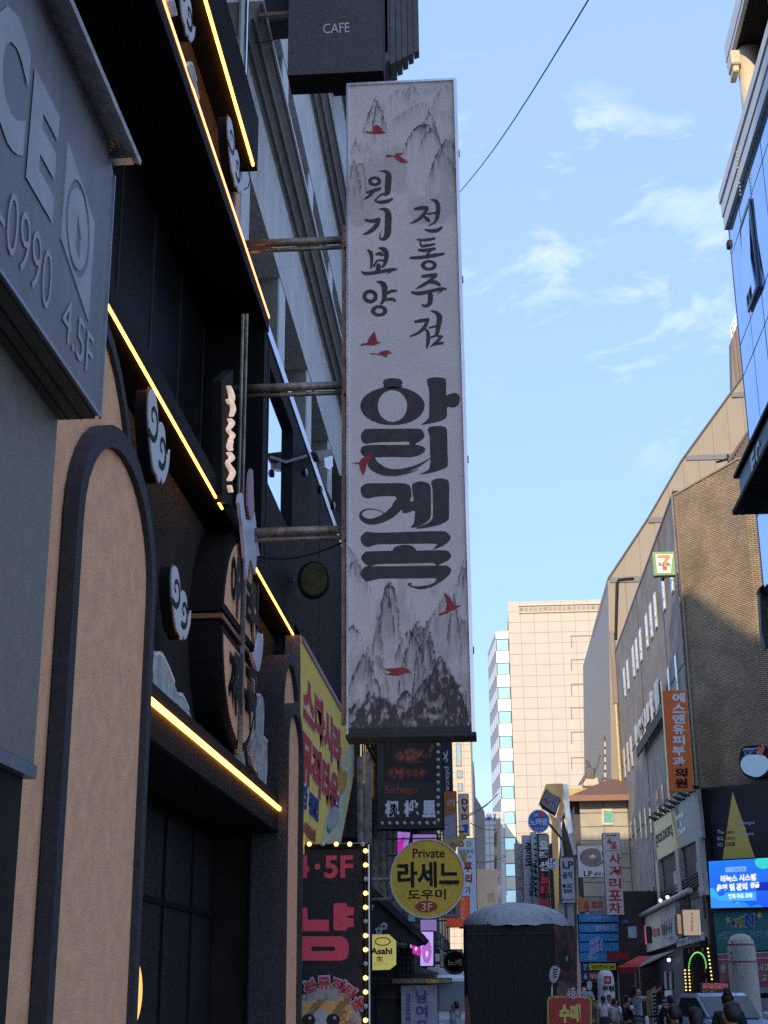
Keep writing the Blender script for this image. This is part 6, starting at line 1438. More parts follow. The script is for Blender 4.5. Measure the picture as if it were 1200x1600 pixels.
g = G().tube([P0.at(*P0.px(999, 1511)), (P0.at(*P0.px(999, 1511)).x, 53.5, 0)], .03, 6); build(g, "post", STEEL, t)
t = thing("storefront", "dim shop windows with small notices beneath the grey awning", "shop", (7.4, 55, 0))
g = G().box(XB - .25, XB - .02, 52.3, 66, 0, 3.4); build(g, "wall", mat("dark shop front", (.035, .03, .028), rough=.6, var=.5, scale=1.4), t)
PF = RP(XB - .27)
g = G().prism(PF, pp(PF, [(1008, 1512), (1014, 1512), (1015, 1560), (1009, 1560)]), 0, .06).prism(PF, pp(PF, [(1040, 1518), (1043, 1518), (1044, 1545), (1041, 1545)]), 0, .06).prism(PF, pp(PF, [(1048, 1518), (1051, 1518), (1052, 1545), (1049, 1545)]), 0, .06); build(g, "pale_frame", GP, t)
g = G().prism(PF, pp(PF, [(1041, 1548), (1052, 1547), (1053, 1556), (1042, 1557)]), 0, .08); build(g, "white_notice", WHITE, t)
g = G().prism(PF, pp(PF, [(1026, 1540), (1038, 1538), (1038, 1551), (1027, 1552)]), 0, .08); build(g, "red_notice", mat("dark red notice", (.16, .015, .015)), t)
g = G()
for y in (1562, 1568, 1575, 1582, 1590): g.prism(PF, pp(PF, [(1038, y), (1052, y), (1052, y + 2), (1038, y + 2)]), 0, .08)
build(g, "notice_lines", mat("pale notice print", (.30, .26, .28), var=.5, scale=20), t)

# light bulb arch
P = FP.off(.25)
t = thing("bulb_arch", "arch of green and warm fairy bulbs round a black doorway", "fairy lights", (*P.at(*P.px(1090, 1560)),))
g = G().prism(P, pp(P, [(1066, 1482), (1113, 1476), (1118, 1600), (1070, 1600)]), -.3, -.03); build(g, "black_door", BLKP, t)
GRN = mat("green fairy bulb", (.3, .9, .3), emit=((.30, 1.0, .22), 0.450), bump=0); WRM = mat("amber fairy bulb", (.9, .7, .3), emit=((1.0, .68, .22), 0.960), bump=0)
for i in range(25):
    th = math.pi * i / 24; x = 1091 - 13.5 * math.cos(th); y = 1512 - 24 * math.sin(th); g = G().ball(P.at(*P.px(x, y), .03), .024, 6, 4); build(g, "bulb", GRN, t)
for i in range(7):
    for x_ in (1077.5, 1073.2): g = G().ball(P.at(*P.px(x_ + i * .3 - (2 if x_ < 1075 else 0), 1516 + i * 5.2), .03), .028, 6, 4); build(g, "bulb", WRM, t)
for i in range(9): g = G().ball(P.at(*P.px(1107 + i * .8, 1482 + i * 6), .03), .030, 6, 4); build(g, "bulb", WRM, t)
for i, (x, y) in enumerate(((1077, 1486), (1084, 1484), (1098, 1484), (1102, 1508), (1102, 1516), (1104, 1532))): g = G().prism(P, ellipse(*P.px(x, y), .05, .09, 6), 0, .02); build(g, "leaf", col("autumn leaf", (.35, .12, .04)), t)
t, P_ = blade("framed picture screen of red lanterns beside the bulb arch", (1096, 1535, 1139, 1567), 44, BLKP, wall=9, depth=.15, name="video_screen", cat="screen")
def lant(u, v):
    n = vnoise(u * 22, v * 14); r = np.where(v > .72, .42, .10) * (.5 + n); g_ = r * .25 + (vnoise(u * 26 + 5, v * 20) > .82) * .35; return [r + (vnoise(u * 26 + 5, v * 20) > .82) * .3, g_, g_ * .8 + .02]
printed(P_, pp(P_, [(1097, 1566), (1138, 1566), (1138, 1536), (1097, 1536)]), 50, 40, lant, "picture", attr_mat("dim screen", .4, emit=.11), t, d=.012)

# black panel with the yellow wedge, blue led screen, teal banner, red boards on the corner front
P = FP.off(.30)
t = thing("wall_panel", "black facade panel with a yellow spire and The Best Solution wording", "sign", (*P.at(*P.px(1140, 1345)),))
g = G().prism(P, pp(P, [(1090, 1232), (1215, 1221), (1215, 1600), (1121, 1600)]), -.28, 0); build(g, "panel", mat("black facade panel", (.018, .02, .021), rough=.6, var=.4, scale=6, bump=.3), t)
g = G().sheet(P, pp(P, [(1145, 1237), (1180, 1340), (1129, 1344)]), .012); build(g, "yellow_wedge", mat("yellow wedge", (.85, .60, .12), rough=.6, var=.04), t)
quad_text(P, "The", (1121, 1297), (1131, 1297), (1131, 1303), (1121, 1303), WHITE, "lettering", t, .02, .01); quad_text(P, "best", (1134, 1296), (1147, 1296), (1147, 1303), (1134, 1303), REDP, "lettering", t, .02, .01)
quad_text(P, "SOL", (1121, 1307), (1132, 1307), (1132, 1313), (1121, 1313), WHITE, "lettering", t, .02, .01); quad_text(P, "ution", (1134, 1306), (1149, 1306), (1149, 1312), (1134, 1312), REDP, "lettering", t, .02, .01)
quad_text(P, "SO", (1122, 1317), (1130, 1317), (1130, 1323), (1122, 1323), WHITE, "lettering", t, .02, .01); quad_text(P, "LDESK", (1132, 1316), (1150, 1316), (1150, 1322), (1132, 1322), BLKP, "lettering", t, .02, .01)
quad_text(P, "Challenges", (1148, 1284), (1180, 1282), (1180, 1289), (1148, 1291), WHITE, "lettering", t, .02, .0); quad_text(P, "&", (1162, 1292), (1167, 1292), (1167, 1297), (1162, 1297), WHITE, "lettering", t, .02, .0); quad_text(P, "Changes", (1153, 1301), (1178, 1299), (1178, 1306), (1153, 1308), WHITE, "lettering", t, .02, .0)
P = FP.off(.55)
t = thing("led_screen", "bright blue led screen with white and yellow Korean course advert", "screen", (*P.at(*P.px(1150, 1420)),))
ql = [(1111, 1419), (1207, 1417), (1205, 1340), (1107, 1346)]
g = G().prism(P, pp(P, [(1110, 1421), (1209, 1419), (1207, 1338), (1105, 1344)]), -.22, -.01); build(g, "casing", BLKP, t)
def bl_(u, v):
    w1 = v < .42 - u * .75 + .05 * np.sin(u * 30); w2 = v < .22 - u * .25 + .03 * np.sin(u * 26); lf = ((u - .88) / .13) ** 2 + ((v - .92) / .14) ** 2 < 1
    b = [np.where(w1, .05, .02) + 0 * u, np.where(w1, .45, .10 + .10 * v) + 0 * u, np.where(w1, .80, .78) + 0 * u]
    b[1] = np.where(w2, .30, b[1]); b = [np.where(lf, c, x) for c, x in zip((.05, .65, .55), b)]
    pl = (np.abs(u - .86) < .10) & (np.abs(v - .42) < .085); b = [np.where(pl, c, x) for c, x in zip((.01, .03, .40), b)]
    pl = (np.abs(u - .50) < .25) & (np.abs(v - .23) < .09); b = [np.where(pl, c, x) for c, x in zip((.06, .40, .85), b)]
    pl = (np.abs(u - .44) < .17) & (np.abs(v - .80) < .055); b = [np.where(pl, c, x) for c, x in zip((.22, .42, .85), b)]
    return b
printed(P, pp(P, ql), 90, 70, bl_, "picture", attr_mat("bright screen", .3, emit=.45), t, d=0)
WE = mat("glowing white letters", (.9, .9, .85), emit=((.95, .95, .85), 0.420), bump=0); YE = mat("glowing cream letters", (.9, .85, .6), emit=((.95, .88, .55), 0.420), bump=0)
quad_text(P, "리눅스 시스템", (1126, 1368), (1182, 1365), (1182, 1376), (1127, 1379), YE, "lettering", t, .02, .06); quad_text(P, "운영 및 관리", (1120, 1382), (1168, 1379), (1169, 1391), (1121, 1394), WE, "lettering", t, .02, .06)
quad_text(P, "중급", (1173, 1379), (1187, 1378), (1187, 1387), (1173, 1388), WE, "lettering", t, .02, .05); quad_text(P, "전액 무료 교육", (1138, 1397), (1176, 1395), (1176, 1403), (1139, 1405), WE, "lettering", t, .02, .04); quad_text(P, "첫개강 전용", (1146, 1357), (1163, 1356), (1163, 1360), (1146, 1361), BLKP, "lettering", t, .02, .0)
P = FP.off(.42)
t = thing("banner", "teal cloth banner with multicolour OPEN and white hashtag line", "banner", (*P.at(*P.px(1160, 1486)),))
def teal(u, v):
    f = fbm(u * 5 + v * 3, v * 2, 3); k = .75 + .5 * f; return [.05 * k, .25 * k, .24 * k]
printed(P, pp(P, [(1121, 1489), (1209, 1484), (1206, 1421), (1114, 1424)]), 50, 40, teal, "cloth", attr_mat("banner cloth", .8), t, d=0)
g = G().prism(P, pp(P, [(1113, 1423.5), (1206, 1420.5), (1206, 1422), (1113, 1425)]), -.3, .03); build(g, "top_rod", STEEL, t)
for ch, x0, x1, y0, m_ in (("O", 1143, 1149, 1438, col("wine letter", (.15, .02, .04))), ("P", 1150, 1156, 1436, col("orange letter", (.50, .22, .04))), ("E", 1157, 1164, 1433, col("olive letter", (.20, .28, .05))), ("N", 1165, 1179, 1429, col("royal blue letter", (.03, .06, .34)))):
    quad_text(P, ch, (x0 - 1, y0 - 1), (x1 + 1, y0 - 2), (x1 + 1, 1448.5), (x0 - 1, 1449.5), WHITE, "letter_outline", t, .012, .08); quad_text(P, ch, (x0, y0), (x1, y0 - 1), (x1, 1447), (x0, 1448), m_, "letter", t, .02, .05)
for x, y, c_ in ((1138, 1437, "yellow star"), (1187, 1430, "yellow star")):
    g = G().sheet(P, [(P.px(x, y)[0] + (.14 if k % 2 else .06) * math.cos(k * math.pi / 5), P.px(x, y)[1] + (.14 if k % 2 else .06) * math.sin(k * math.pi / 5)) for k in range(10)], .012); build(g, "star", col(c_, (.55, .50, .15)), t)
quad_text(P, "#힘이나는 커피생", (1122, 1456), (1201, 1453), (1201, 1465), (1123, 1469), mat("pale mint print letters", (.45, .55, .52)), "lettering", t, .015, .0)
P = FP.off(.40)
RS = mat("dusty rose board", (.55, .16, .16), rough=.6, var=.15)
for lb, q_, items in (("dusty rose board with white 종 syllable just before the stone post", [(1121, 1490), (1141, 1489), (1143, 1533), (1125, 1535)], [("종", (1126, 1508), (1135, 1508), (1135, 1520), (1127, 1521))]), ("dusty rose board with white 사 and 고 syllables behind the stone post", [(1178, 1488), (1212, 1486), (1212, 1540), (1183, 1541)], [("사고", (1186, 1506), (1202, 1505), (1202, 1517), (1186, 1518)), ("교", (1191, 1524), (1200, 1523), (1200, 1532), (1192, 1533))])):
    t = thing("wall_board", lb, "sign", (*P.at(*P.px(*q_[3])),)); g = G().prism(P, pp(P, q_), -.1, 0); build(g, "board", RS, t)
    g = G().prism(P, pp(P, [q_[0], q_[1], (q_[1][0], q_[1][1] + 2), (q_[0][0], q_[0][1] + 2)]), 0, .01).prism(P, pp(P, [(q_[0][0] + 1, q_[0][1] + 9), (q_[1][0], q_[1][1] + 9), (q_[1][0], q_[1][1] + 10.5), (q_[0][0] + 1, q_[0][1] + 10.5)]), 0, .01); build(g, "white_rule", WHITE, t)
    for s_, *c_ in items: quad_text(P, s_, *c_, WHITE, "lettering", t, .02, .03)
t = thing("wall_board", "white notice board low behind the stone post", "notice", (*P.at(*P.px(1195, 1600)),)); g = G().prism(P, pp(P, [(1184, 1542), (1210, 1541), (1210, 1551), (1185, 1552)]), -.1, .02).prism(P, pp(P, [(1188, 1560), (1210, 1559), (1210, 1600), (1190, 1600)]), -.1, .02); build(g, "board", mat("white notice", (.38, .40, .44)), t)
# spoken-word sticker: lettering kept, pale disc without any face
P = FP.off(.45)
t = thing("wall_sign", "pale blue shaped sign with navy 할맥 lettering and a red heart", "sign", (*P.at(*P.px(1178, 1216)),))
g = G().prism(P, smooth_poly(pp(P, [(1155, 1184), (1160, 1168), (1180, 1164), (1198, 1168), (1204, 1180), (1204, 1200), (1196, 1212), (1176, 1218), (1162, 1210), (1156, 1198)]), 3), -.22, -.01); build(g, "casing", BLKP, t)
g = G().prism(P, smooth_poly(pp(P, [(1158, 1192), (1164, 1182), (1178, 1179), (1194, 1181), (1202, 1192), (1198, 1205), (1184, 1214), (1168, 1210), (1160, 1202)]), 3), -.01, .02); build(g, "pale_disc", mat("pale blue lit disc", (.42, .58, .72), emit=((.5, .7, .9), 0.090), bump=0), t)
quad_text(P, "할맥", (1162, 1170), (1186, 1168), (1186, 1179), (1163, 1180), WHITE, "letter_outline", t, .03, .10); quad_text(P, "할맥", (1164, 1171), (1184, 1169.5), (1184, 1178), (1164, 1179), col("navy letters", (.03, .03, .16)), "lettering", t, .04, .03)
hc = P.px(1190, 1173); g = G().sheet(P, smooth_poly([(hc[0] + a * .19, hc[1] + b * .17) for a, b in ((0, .55), (.5, .95), (1, .45), (.55, -.4), (0, -1), (-.55, -.4), (-1, .45), (-.5, .95))], 2), .03); build(g, "heart", col("heart red", (.55, .09, .06)), t)

# ================================================================== GLASS OFFICE BLOCK
XG = 6.5; YE_ = 32.1
t = thing("glass_building", "blue mirrored glass office block with silver parapet bands", "building", (9, 25, 0))
GLZ = glass_mat("blue mirror glazing", (.30, .50, .74), rough=.05, wav=.018, metal=.88)
MUL = mat("dark mullion", (.03, .04, .06), rough=.4, metal=.3); SIL = mat("silver parapet panel", (.72, .70, .66), rough=.5, metal=.1, var=.06, scale=2, streak=.15)
zg = 19.78
g = G().box(XG + .12, XG + 12, 20, YE_ - .1, 0, zg); build(g, "core", BLACK, t)
levels = [0.5, 4.0, 7.6, 10.2, 12.15, 13.2, 15.72, 16.55, 19.02, zg]
yl = [YE_]; 
while yl[-1] > 20.5: yl.append(yl[-1] - 1.42)
for z0, z1 in zip(levels, levels[1:]):
    for y1, y0 in zip(yl, yl[1:]):
        dx = random.uniform(-.004, .004)
        g = G().add([(XG + dx, y0 + .025, z0 + .02), (XG - dx, y1 - .025, z0 + .02), (XG - dx, y1 - .025, z1 - .02), (XG + dx, y0 + .025, z1 - .02), (XG + .05, y0 + .025, z0 + .02), (XG + .05, y1 - .025, z0 + .02), (XG + .05, y1 - .025, z1 - .02), (XG + .05, y0 + .025, z1 - .02)], [(0, 1, 2, 3), (4, 5, 6, 7), (0, 1, 5, 4), (1, 2, 6, 5), (2, 3, 7, 6), (3, 0, 4, 7)])
        build(g, "pane", GLZ, t)
g = G().box(XG + .05, XG + .115, 20, YE_, 0, zg); build(g, "mullion_grid", MUL, t)
g = G().prism(YP(YE_ + .02), [(XG, 0), (XG + 12, 0), (XG + 12, zg), (XG, zg)], -.1, -.02); build(g, "end_wall", MUL, t)
# open vent window frames
for y1 in (YE_ - 1.42, YE_ - 7.1):
    g = G(); a, b = y1 - 1.38, y1 - .06
    g.box(XG - .06, XG - .01, a, a + .09, 16.7, 18.95).box(XG - .06, XG - .01, b - .09, b, 16.7, 18.95).box(XG - .06, XG - .01, a + .09, b - .09, 16.7, 16.8).box(XG - .06, XG - .01, a + .09, b - .09, 18.85, 18.95); build(g, "vent_frame", mat("grey vent frame", (.16, .19, .25), rough=.4, metal=.4), t)
    g = G().add([(XG - .05, a + .14, 18.8), (XG - .05, b - .14, 18.8), (XG - .16, b - .14, 16.85), (XG - .16, a + .14, 16.85)], [(0, 1, 2, 3)]); build(g, "vent_pane", GLZ, t)
for z0, z1, dx in ((zg, zg + .34, .10), (zg + .36, zg + .72, .13), (zg + .74, zg + 1.0, .17)):
    g = G().box(XG - dx, XG + .6, 20, YE_ + .1, z0, z1); build(g, "parapet_band", SIL, t)
g = G().box(XG - .30, XG - .2, 29, 29.05, 20.9, 20.95)
# open rooftop terrace: silver edge beam, cream columns
g = G().box(XG - .10, XG + 6, 20, 30.0, 23.0, 23.15).box(XG - .12, XG + .0, 20, 30.0, 23.15, 23.6); build(g, "terrace_roof", SIL, t)
g = G().box(XG + .0, XG + 6, 20, 30, 22.96, 22.99); build(g, "terrace_soffit", BLACK, t)
g = G().box(XG + 2.5, XG + 2.6, 20, 30, 20.7, 23.0); build(g, "terrace_back", BLACK, t)
CCOL = mat("cream column", (.74, .62, .42), rough=.6, var=.04)
for yy in (29.3, 25.8, 22.3):
    g = G().tube([(XG + .28, yy, 20.7), (XG + .28, yy, 22.95)], .27, 20); build(g, "column", CCOL, t, smooth=True)
g = G()
for i, (x, y) in enumerate(((1189, 90), (1183, 114), (1188, 118), (1174, 136), (1181, 135), (1176, 141))):
    p_ = RP(XG + 1.2); g.ball(p_.at(*p_.px(x, y)), .06, 8, 5)
build(g, "ceiling_bulb", CCOL, t)
for (x, y, w_, h_) in ((1148, 88, 9, 22), (1149, 106, 5, 10)):
    P = YP(29.0); g = G().rect(P, *P.px(x - w_ / 2, y + h_ / 2), *P.px(x + w_ / 2 + 3, y - h_ / 2), -.5, 0); build(g, "roof_light_box", CCOL, t, bevel=.02)
P = RP(XG - .14); g = G()
for i in range(12): g.ball(P.at(*P.px(1151 + i * .55, 238 + i * 6), 0), .025, 5, 4)
build(g, "fairy_bulb", mat("straw fairy bulb", (.6, .5, .25)), t)
P = YP(YE_ + .1)
for lb, x, y in (("small black speaker box clinging to the silver parapet end", 1134, 322), ("small black speaker box on the glass block's end, beneath the other", 1140, 381)):
    a_, b_ = P.px(x, y); o_ = thing("wall_speaker", lb, "speaker", (a_, YE_ + .1, b_), "black boxes on the glass block's end"); g = G().rect(P, a_ - .06, b_ - .10, a_ + .2, b_ + .10, -.15, .05); build(g, "box", BLKP, o_, bevel=.02)
    g = G().prism(P, ellipse(a_ + .02, b_, .05, .06, 10), .05, .07); build(g, "grille", DARKF, o_)
# projecting dark sign EC
P = RP(XG - .38)
t = thing("box_sign", "dark navy box sign with pale letters jutting from the glass block", "sign", (XG - .4, 31, 12.8))
NV = mat("dark navy sign metal", (.03, .045, .085), rough=.45, metal=.2, var=.2)
zu, zl_ = 13.22, 12.22
g = G().box(XG - .36, XG - .02, 20, 31.95, zl_ + .12, zu - .1); build(g, "face", NV, t)
g = G().box(XG - .45, XG - .0, 20, 32.15, zu - .1, zu).box(XG - .55, XG - .0, 20, 32.15, zl_, zl_ + .12); build(g, "ledge", BLACK, t, bevel=.01)
for i, ch in enumerate("EC"):
    if ch == ' ': continue
    g = G(); a_ = -30.35 + i * .62; put_text(g, P, ch, a_, zl_ + .28, a_ + .5, zu - .22, .0, .05); build(g, "letter", mat("pale sign letter", (.50, .56, .66), rough=.4), t)
t = thing("box_sign", "green and yellow framed box sign at the photo's right edge on the glass block", "sign", (XG - .3, 31.5, 9.8))
P = YP(32.0)
g = G().prism(P, pp(P, [(1187, 925), (1192, 916), (1202, 920), (1202, 1010), (1196, 1012), (1190, 985)]), -.3, 0); build(g, "casing", mat("green grey casing", (.10, .13, .13), rough=.6), t)
g = G().prism(P, pp(P, [(1184, 922), (1192, 914), (1196, 926), (1190, 936)]), -.2, .1); build(g, "lamp", BLKP, t)
g = G().prism(P, pp(P, [(1197, 926), (1210, 920), (1210, 968), (1199, 968)]), 0, .06, holes=[pp(P, [(1201, 934), (1209, 930), (1209, 960), (1202, 960)])]); build(g, "yellow_frame", MUS, t)
# ================================================================== STREET THINGS
# karaoke booth with domed cloth roof
t = thing("street_booth", "big dark street booth with silver domed roof and karaoke picture on its side", "booth", (.4, 25, 0))
bx0, bx1, by, bx2, by2 = -.47, 1.02, 24.6, 1.44, 25.7
TP = YP(by)
topz = 2.88
BK = mat("black tarpaulin", (.020, .019, .019), rough=.85, var=.25, scale=4, bump=.5)
fp = [(bx0, by + .25), (bx0 + .06, by), (bx1, by), (bx2, by2), (bx2 - .5, by2 + .9), (bx0, by2 + .9)]
g = G(); n_ = len(fp); rings = []
for z, s in ((0, 1), (.9, 1.0), (2.2, 1.0), (2.62, .995), (topz - .12, .985)): rings.append([((x - .45) * s + .45, (y - 25.2) * s + 25.2, z) for x, y in fp])
vs = [p for r_ in rings for p in r_]; fs = [(i * n_ + k, i * n_ + (k + 1) % n_, (i + 1) * n_ + (k + 1) % n_, (i + 1) * n_ + k) for i in range(len(rings) - 1) for k in range(n_)]
g.add(vs, fs); build(g, "tarpaulin_wall", BK, t)
# dome
cxm, cym = .425, 25.45; g = G(); vs = []; fs = []; NS, NR = 36, 7
for j in range(NR + 1):
    ph = (math.pi / 2) * j / NR
    for i in range(NS):
        th = 2 * math.pi * i / NS; wr = 1 + .006 * math.sin(i * 6.0) * math.cos(ph)
        vs.append((cxm + .90 * math.cos(th) * math.cos(ph) * wr, cym + .95 * math.sin(th) * math.cos(ph) * wr, topz - .10 - (.03 + .018 * (i % 2) if j == 0 else 0) + .36 * math.sin(ph)))
for j in range(NR):
    for i in range(NS): fs.append((j * NS + i, j * NS + (i + 1) % NS, (j + 1) * NS + (i + 1) % NS, (j + 1) * NS + i))
g.add(vs, fs); build(g, "dome_roof", mat("silver grey cloth", (.50, .50, .53), rough=.6, var=.12, scale=6, bump=.5, streak=.25), t, smooth=True)
g = G()
for x in (745, 757, 772, 790, 835, 855, 868): g.tube([TP.at(*TP.px(x, 1434), -.02), TP.at(*TP.px(x + (805 - x) * .10, 1424), -.06)], .006, 4)
build(g, "seam", mat("grey seam", (.15, .15, .17)), t)
g = G()
for x in (738, 762, 801, 838): g.tube([TP.at(*TP.px(x, 1440), .006), TP.at(TP.px(x, 1440)[0] + .004, 1.6, .01), TP.at(TP.px(x, 1440)[0], .2, .006)], .008, 5)
g.tube([TP.at(bx0 + .07, 2.60, .01), TP.at(bx1 - .01, 2.60, .01)], .011, 5)
build(g, "sheet_seam", mat("black seam cord", (.045, .043, .042), rough=.8), t)
SDP = Plane((bx1, by, 0), Vector((bx2 - bx1, by2 - by, 0)), Vector((by2 - by, -(bx2 - bx1), 0)))
SLn = math.hypot(bx2 - bx1, by2 - by)
def booth_print(u, v):
    n = fbm(u * 9, v * 26, 4); r = .06 + .14 * np.clip((n - .35) * 3, 0, 1) * (v > .45); g_ = r * .30; b = r * .32
    eye = ((u - .48) / .30) ** 2 + ((v - .77) / .075) ** 2; dk = eye < 1; r = np.where(dk, .012, r); g_ = np.where(dk, .012, g_); b = np.where(dk, .014, b)
    hl = ((u - .56) / .06) ** 2 + ((v - .785) / .018) ** 2 < 1; r = np.where(hl, .4, r); g_ = np.where(hl, .4, g_); b = np.where(hl, .45, b)
    fur = (np.abs(v - .60 + .12 * u) < .07) & (n > .42); r = np.where(fur, .20, r); g_ = np.where(fur, .14, g_); b = np.where(fur, .11, b)
    m_ = ((u - .75) / .22) ** 2 + ((v - .52) / .06) ** 2 < 1; r = np.where(m_, .03, r); g_ = np.where(m_, .02, g_); b = np.where(m_, .02, b)
    return [r, g_, b]
printed(SDP, [(.02, .3), (SLn, .3), (SLn - .03, topz - .16), (.02, topz - .12)], 50, 110, booth_print, "side_picture", attr_mat("printed picture", .6), t, d=.006)
g = G().prism(TP, smooth_poly(pp(TP, [(727, 1560), (732, 1562), (735, 1590), (735, 1630), (727, 1640)]), 2), 0, .02); build(g, "rust_print", mat("rust red print", (.20, .05, .03), rough=.6), t)
# red karaoke board with microphone in front of the booth
YK2 = 22.5; P = YP(YK2)
t = thing("karaoke_board", "red rounded board with yellow 수메 letters and a silver microphone on top", "sign", (*P.at(P.px(885, 1600)[0], .1),))
def rrect(x0, y0, x1, y1, r=5): return pp(P, ro(x0, y0, x1, y1, r))
g = G().prism(P, rrect(855, 1556, 925, 1680, 7), -.12, -.01); build(g, "board", mat("yellow board rim", (.42, .33, .06), rough=.6), t)
g = G().prism(P, rrect(858, 1559, 922, 1677, 6), -.01, .0); build(g, "face", mat("red board face", (.42, .04, .03), rough=.6, var=.2, scale=12), t)
letters(t, P, [("수메", 873, 1569, 908, 1598)], mat("olive yellow letters", (.66, .58, .14), rough=.6), d=.008, bold=.06)
letters(t, P, [("4층/3층", 885, 1542, 918, 1561)], mat("pale pink letters", (.55, .42, .45), rough=.6), d=.02, bold=.03)
g = G().tube([P.at(*P.px(862, 1556)), P.at(*P.px(862, 1541)), P.at(*P.px(864, 1534))], .014, 8); build(g, "microphone_stem", CHROME, t)
g = G().prism(P, smooth_poly(pp(P, [(861, 1512), (868, 1509), (874, 1513), (875, 1517), (871, 1531), (865, 1536), (860, 1533), (858, 1524)]), 3), -.05, .03); build(g, "microphone_head", mat("grey microphone metal", (.30, .31, .34), rough=.45, metal=.5), t, bevel=.004)
g = G()
for k in range(4): g.prism(P, pp(P, [(864, 1514.5 + k * 4), (872 - k * .6, 1513 + k * 4), (871.5 - k * .6, 1515 + k * 4), (863.5, 1516.7 + k * 4)]), .03, .034)
build(g, "grille_slot", BLKP, t)

# stone post with rounded top
YB3 = 47.0; P = YP(YB3)
t = thing("stone_post", "thick pale stone post with rounded top and thin red bands", "post", (P.px(1166, 1600)[0], YB3, 0))
pxc = P.px(1165, 1560)[0]; rb = (P.px(1191, 1600)[0] - P.px(1144, 1600)[0]) / 2; zt3 = P.px(1160, 1459)[1]
SP_ = mat("speckled granite post", (.52, .48, .41), rough=.85, var=.22, scale=14, bump=.6, streak=.2)
g = G(); prof = [(rb * 1.05, 0), (rb, 1), (rb * .97, 2.2), (rb * .935, zt3 - .42), (rb * .85, zt3 - .22), (rb * .62, zt3 - .07), (rb * .3, zt3 - .01), (.01, zt3)]
vs = [(pxc + r_ * math.cos(2 * math.pi * i / 28), YB3 + r_ * math.sin(2 * math.pi * i / 28), z) for r_, z in prof for i in range(28)]
g.add(vs, [(j * 28 + i, j * 28 + (i + 1) % 28, (j + 1) * 28 + (i + 1) % 28, (j + 1) * 28 + i) for j in range(len(prof) - 1) for i in range(28)]); build(g, "shaft", SP_, t, smooth=True)
for z in (P.px(1160, 1476)[1], P.px(1160, 1503)[1]):
    g = G(); r0 = rb * .965; vs = [(pxc + r_ * math.cos(2 * math.pi * i / 28), YB3 + r_ * math.sin(2 * math.pi * i / 28), z + dz) for r_, dz in ((r0, -.02), (r0, .02)) for i in range(28)]
    g.add(vs, [(i, (i + 1) % 28, 28 + (i + 1) % 28, 28 + i) for i in range(28)]); build(g, "red_band", mat("dull red band", (.26, .07, .05), rough=.7), t)
g = G()
for x, y, w_ in ((1139, 1472, 3), (1179, 1473, 2), (1138, 1489, 3), (1139, 1497, 3), (1141, 1506, 5), (1181, 1507, 3), (1141, 1516, 2)): g.rect(P, *P.px(x, y + 2), *P.px(x + w_, y - 1), rb * .86, rb * .90)
build(g, "red_mark", mat("dark red mark", (.17, .04, .035), rough=.7), t)

# white inflatable sign
P = YP(50.0)
t = thing("inflatable_sign", "white inflatable pillar with red square emblem and black 위찜 writing", "inflatable", (P.px(948, 1600)[0], 50, 0))
xc = P.px(948, 1560)[0]; ri = (P.px(961, 1560)[0] - P.px(934.5, 1560)[0]) / 2; zi = P.px(948, 1516)[1]
g = G(); prof = [(ri, 0), (ri, zi - .45), (ri * .96, zi - .22), (ri * .8, zi - .08), (ri * .5, zi - .01), (.01, zi)]
g.add([(xc + r_ * math.cos(2 * math.pi * i / 24), 50 + r_ * math.sin(2 * math.pi * i / 24), z) for r_, z in prof for i in range(24)], [(j * 24 + i, j * 24 + (i + 1) % 24, (j + 1) * 24 + (i + 1) % 24, (j + 1) * 24 + i) for j in range(len(prof) - 1) for i in range(24)])
build(g, "balloon", mat("white inflatable cloth", (.76, .75, .78), rough=.6, var=.06, bump=.1), t, smooth=True)
P = YP(50.0 - ri - .01)
g = G().prism(P, pp(P, [(944, 1525), (955, 1525), (955, 1537), (944, 1537)]), -.06, .0, holes=[pp(P, ellipse(949.5, 1531, 3.5, 2.5, 10))]); build(g, "emblem", REDP, t)
g = G().sheet(P, pp(P, ellipse(949.5, 1531, 3.5, 2.5, 10))); build(g, "emblem_pot", col("pale rose print", (.55, .35, .35)), t)
letters(t, P, [("위찜", 940.5, 1540, 960, 1549)], BLKP, d=.0, bold=.04)
# chef figure board
P = YP(56.0)
t = thing("chef_board", "cutout board of a cook in tall white hat on yellow poster stand", "sign board", (P.px(925, 1600)[0], 56, 0))
g = G().prism(P, pp(P, [(908, 1534), (934, 1534), (935, 1640), (909, 1640)]), -.1, 0); build(g, "backing", BLKP, t)
g = G().prism(P, smooth_poly(pp(P, [(918, 1546), (917, 1536), (921, 1532), (925, 1536), (924, 1546)]), 2), 0, .03).prism(P, smooth_poly(pp(P, [(918, 1549), (925, 1549), (929, 1560), (931, 1566), (922, 1562), (917, 1556)]), 2), 0, .03); build(g, "white_print", WHITE, t)
g = G().prism(P, pp(P, [(924, 1563), (936, 1563), (937, 1640), (925, 1640)]), 0, .03); build(g, "yellow_print", mat("orange yellow print", (.52, .32, .03), rough=.6), t)
g = G()
for y in (1572, 1582, 1592): g.prism(P, stroke_poly([(*P.px(929, y), .05), (*P.px(932, y + 3), .05), (*P.px(930, y + 6), .05)], 2), .03, .034)
build(g, "black_print", BLKP, t)

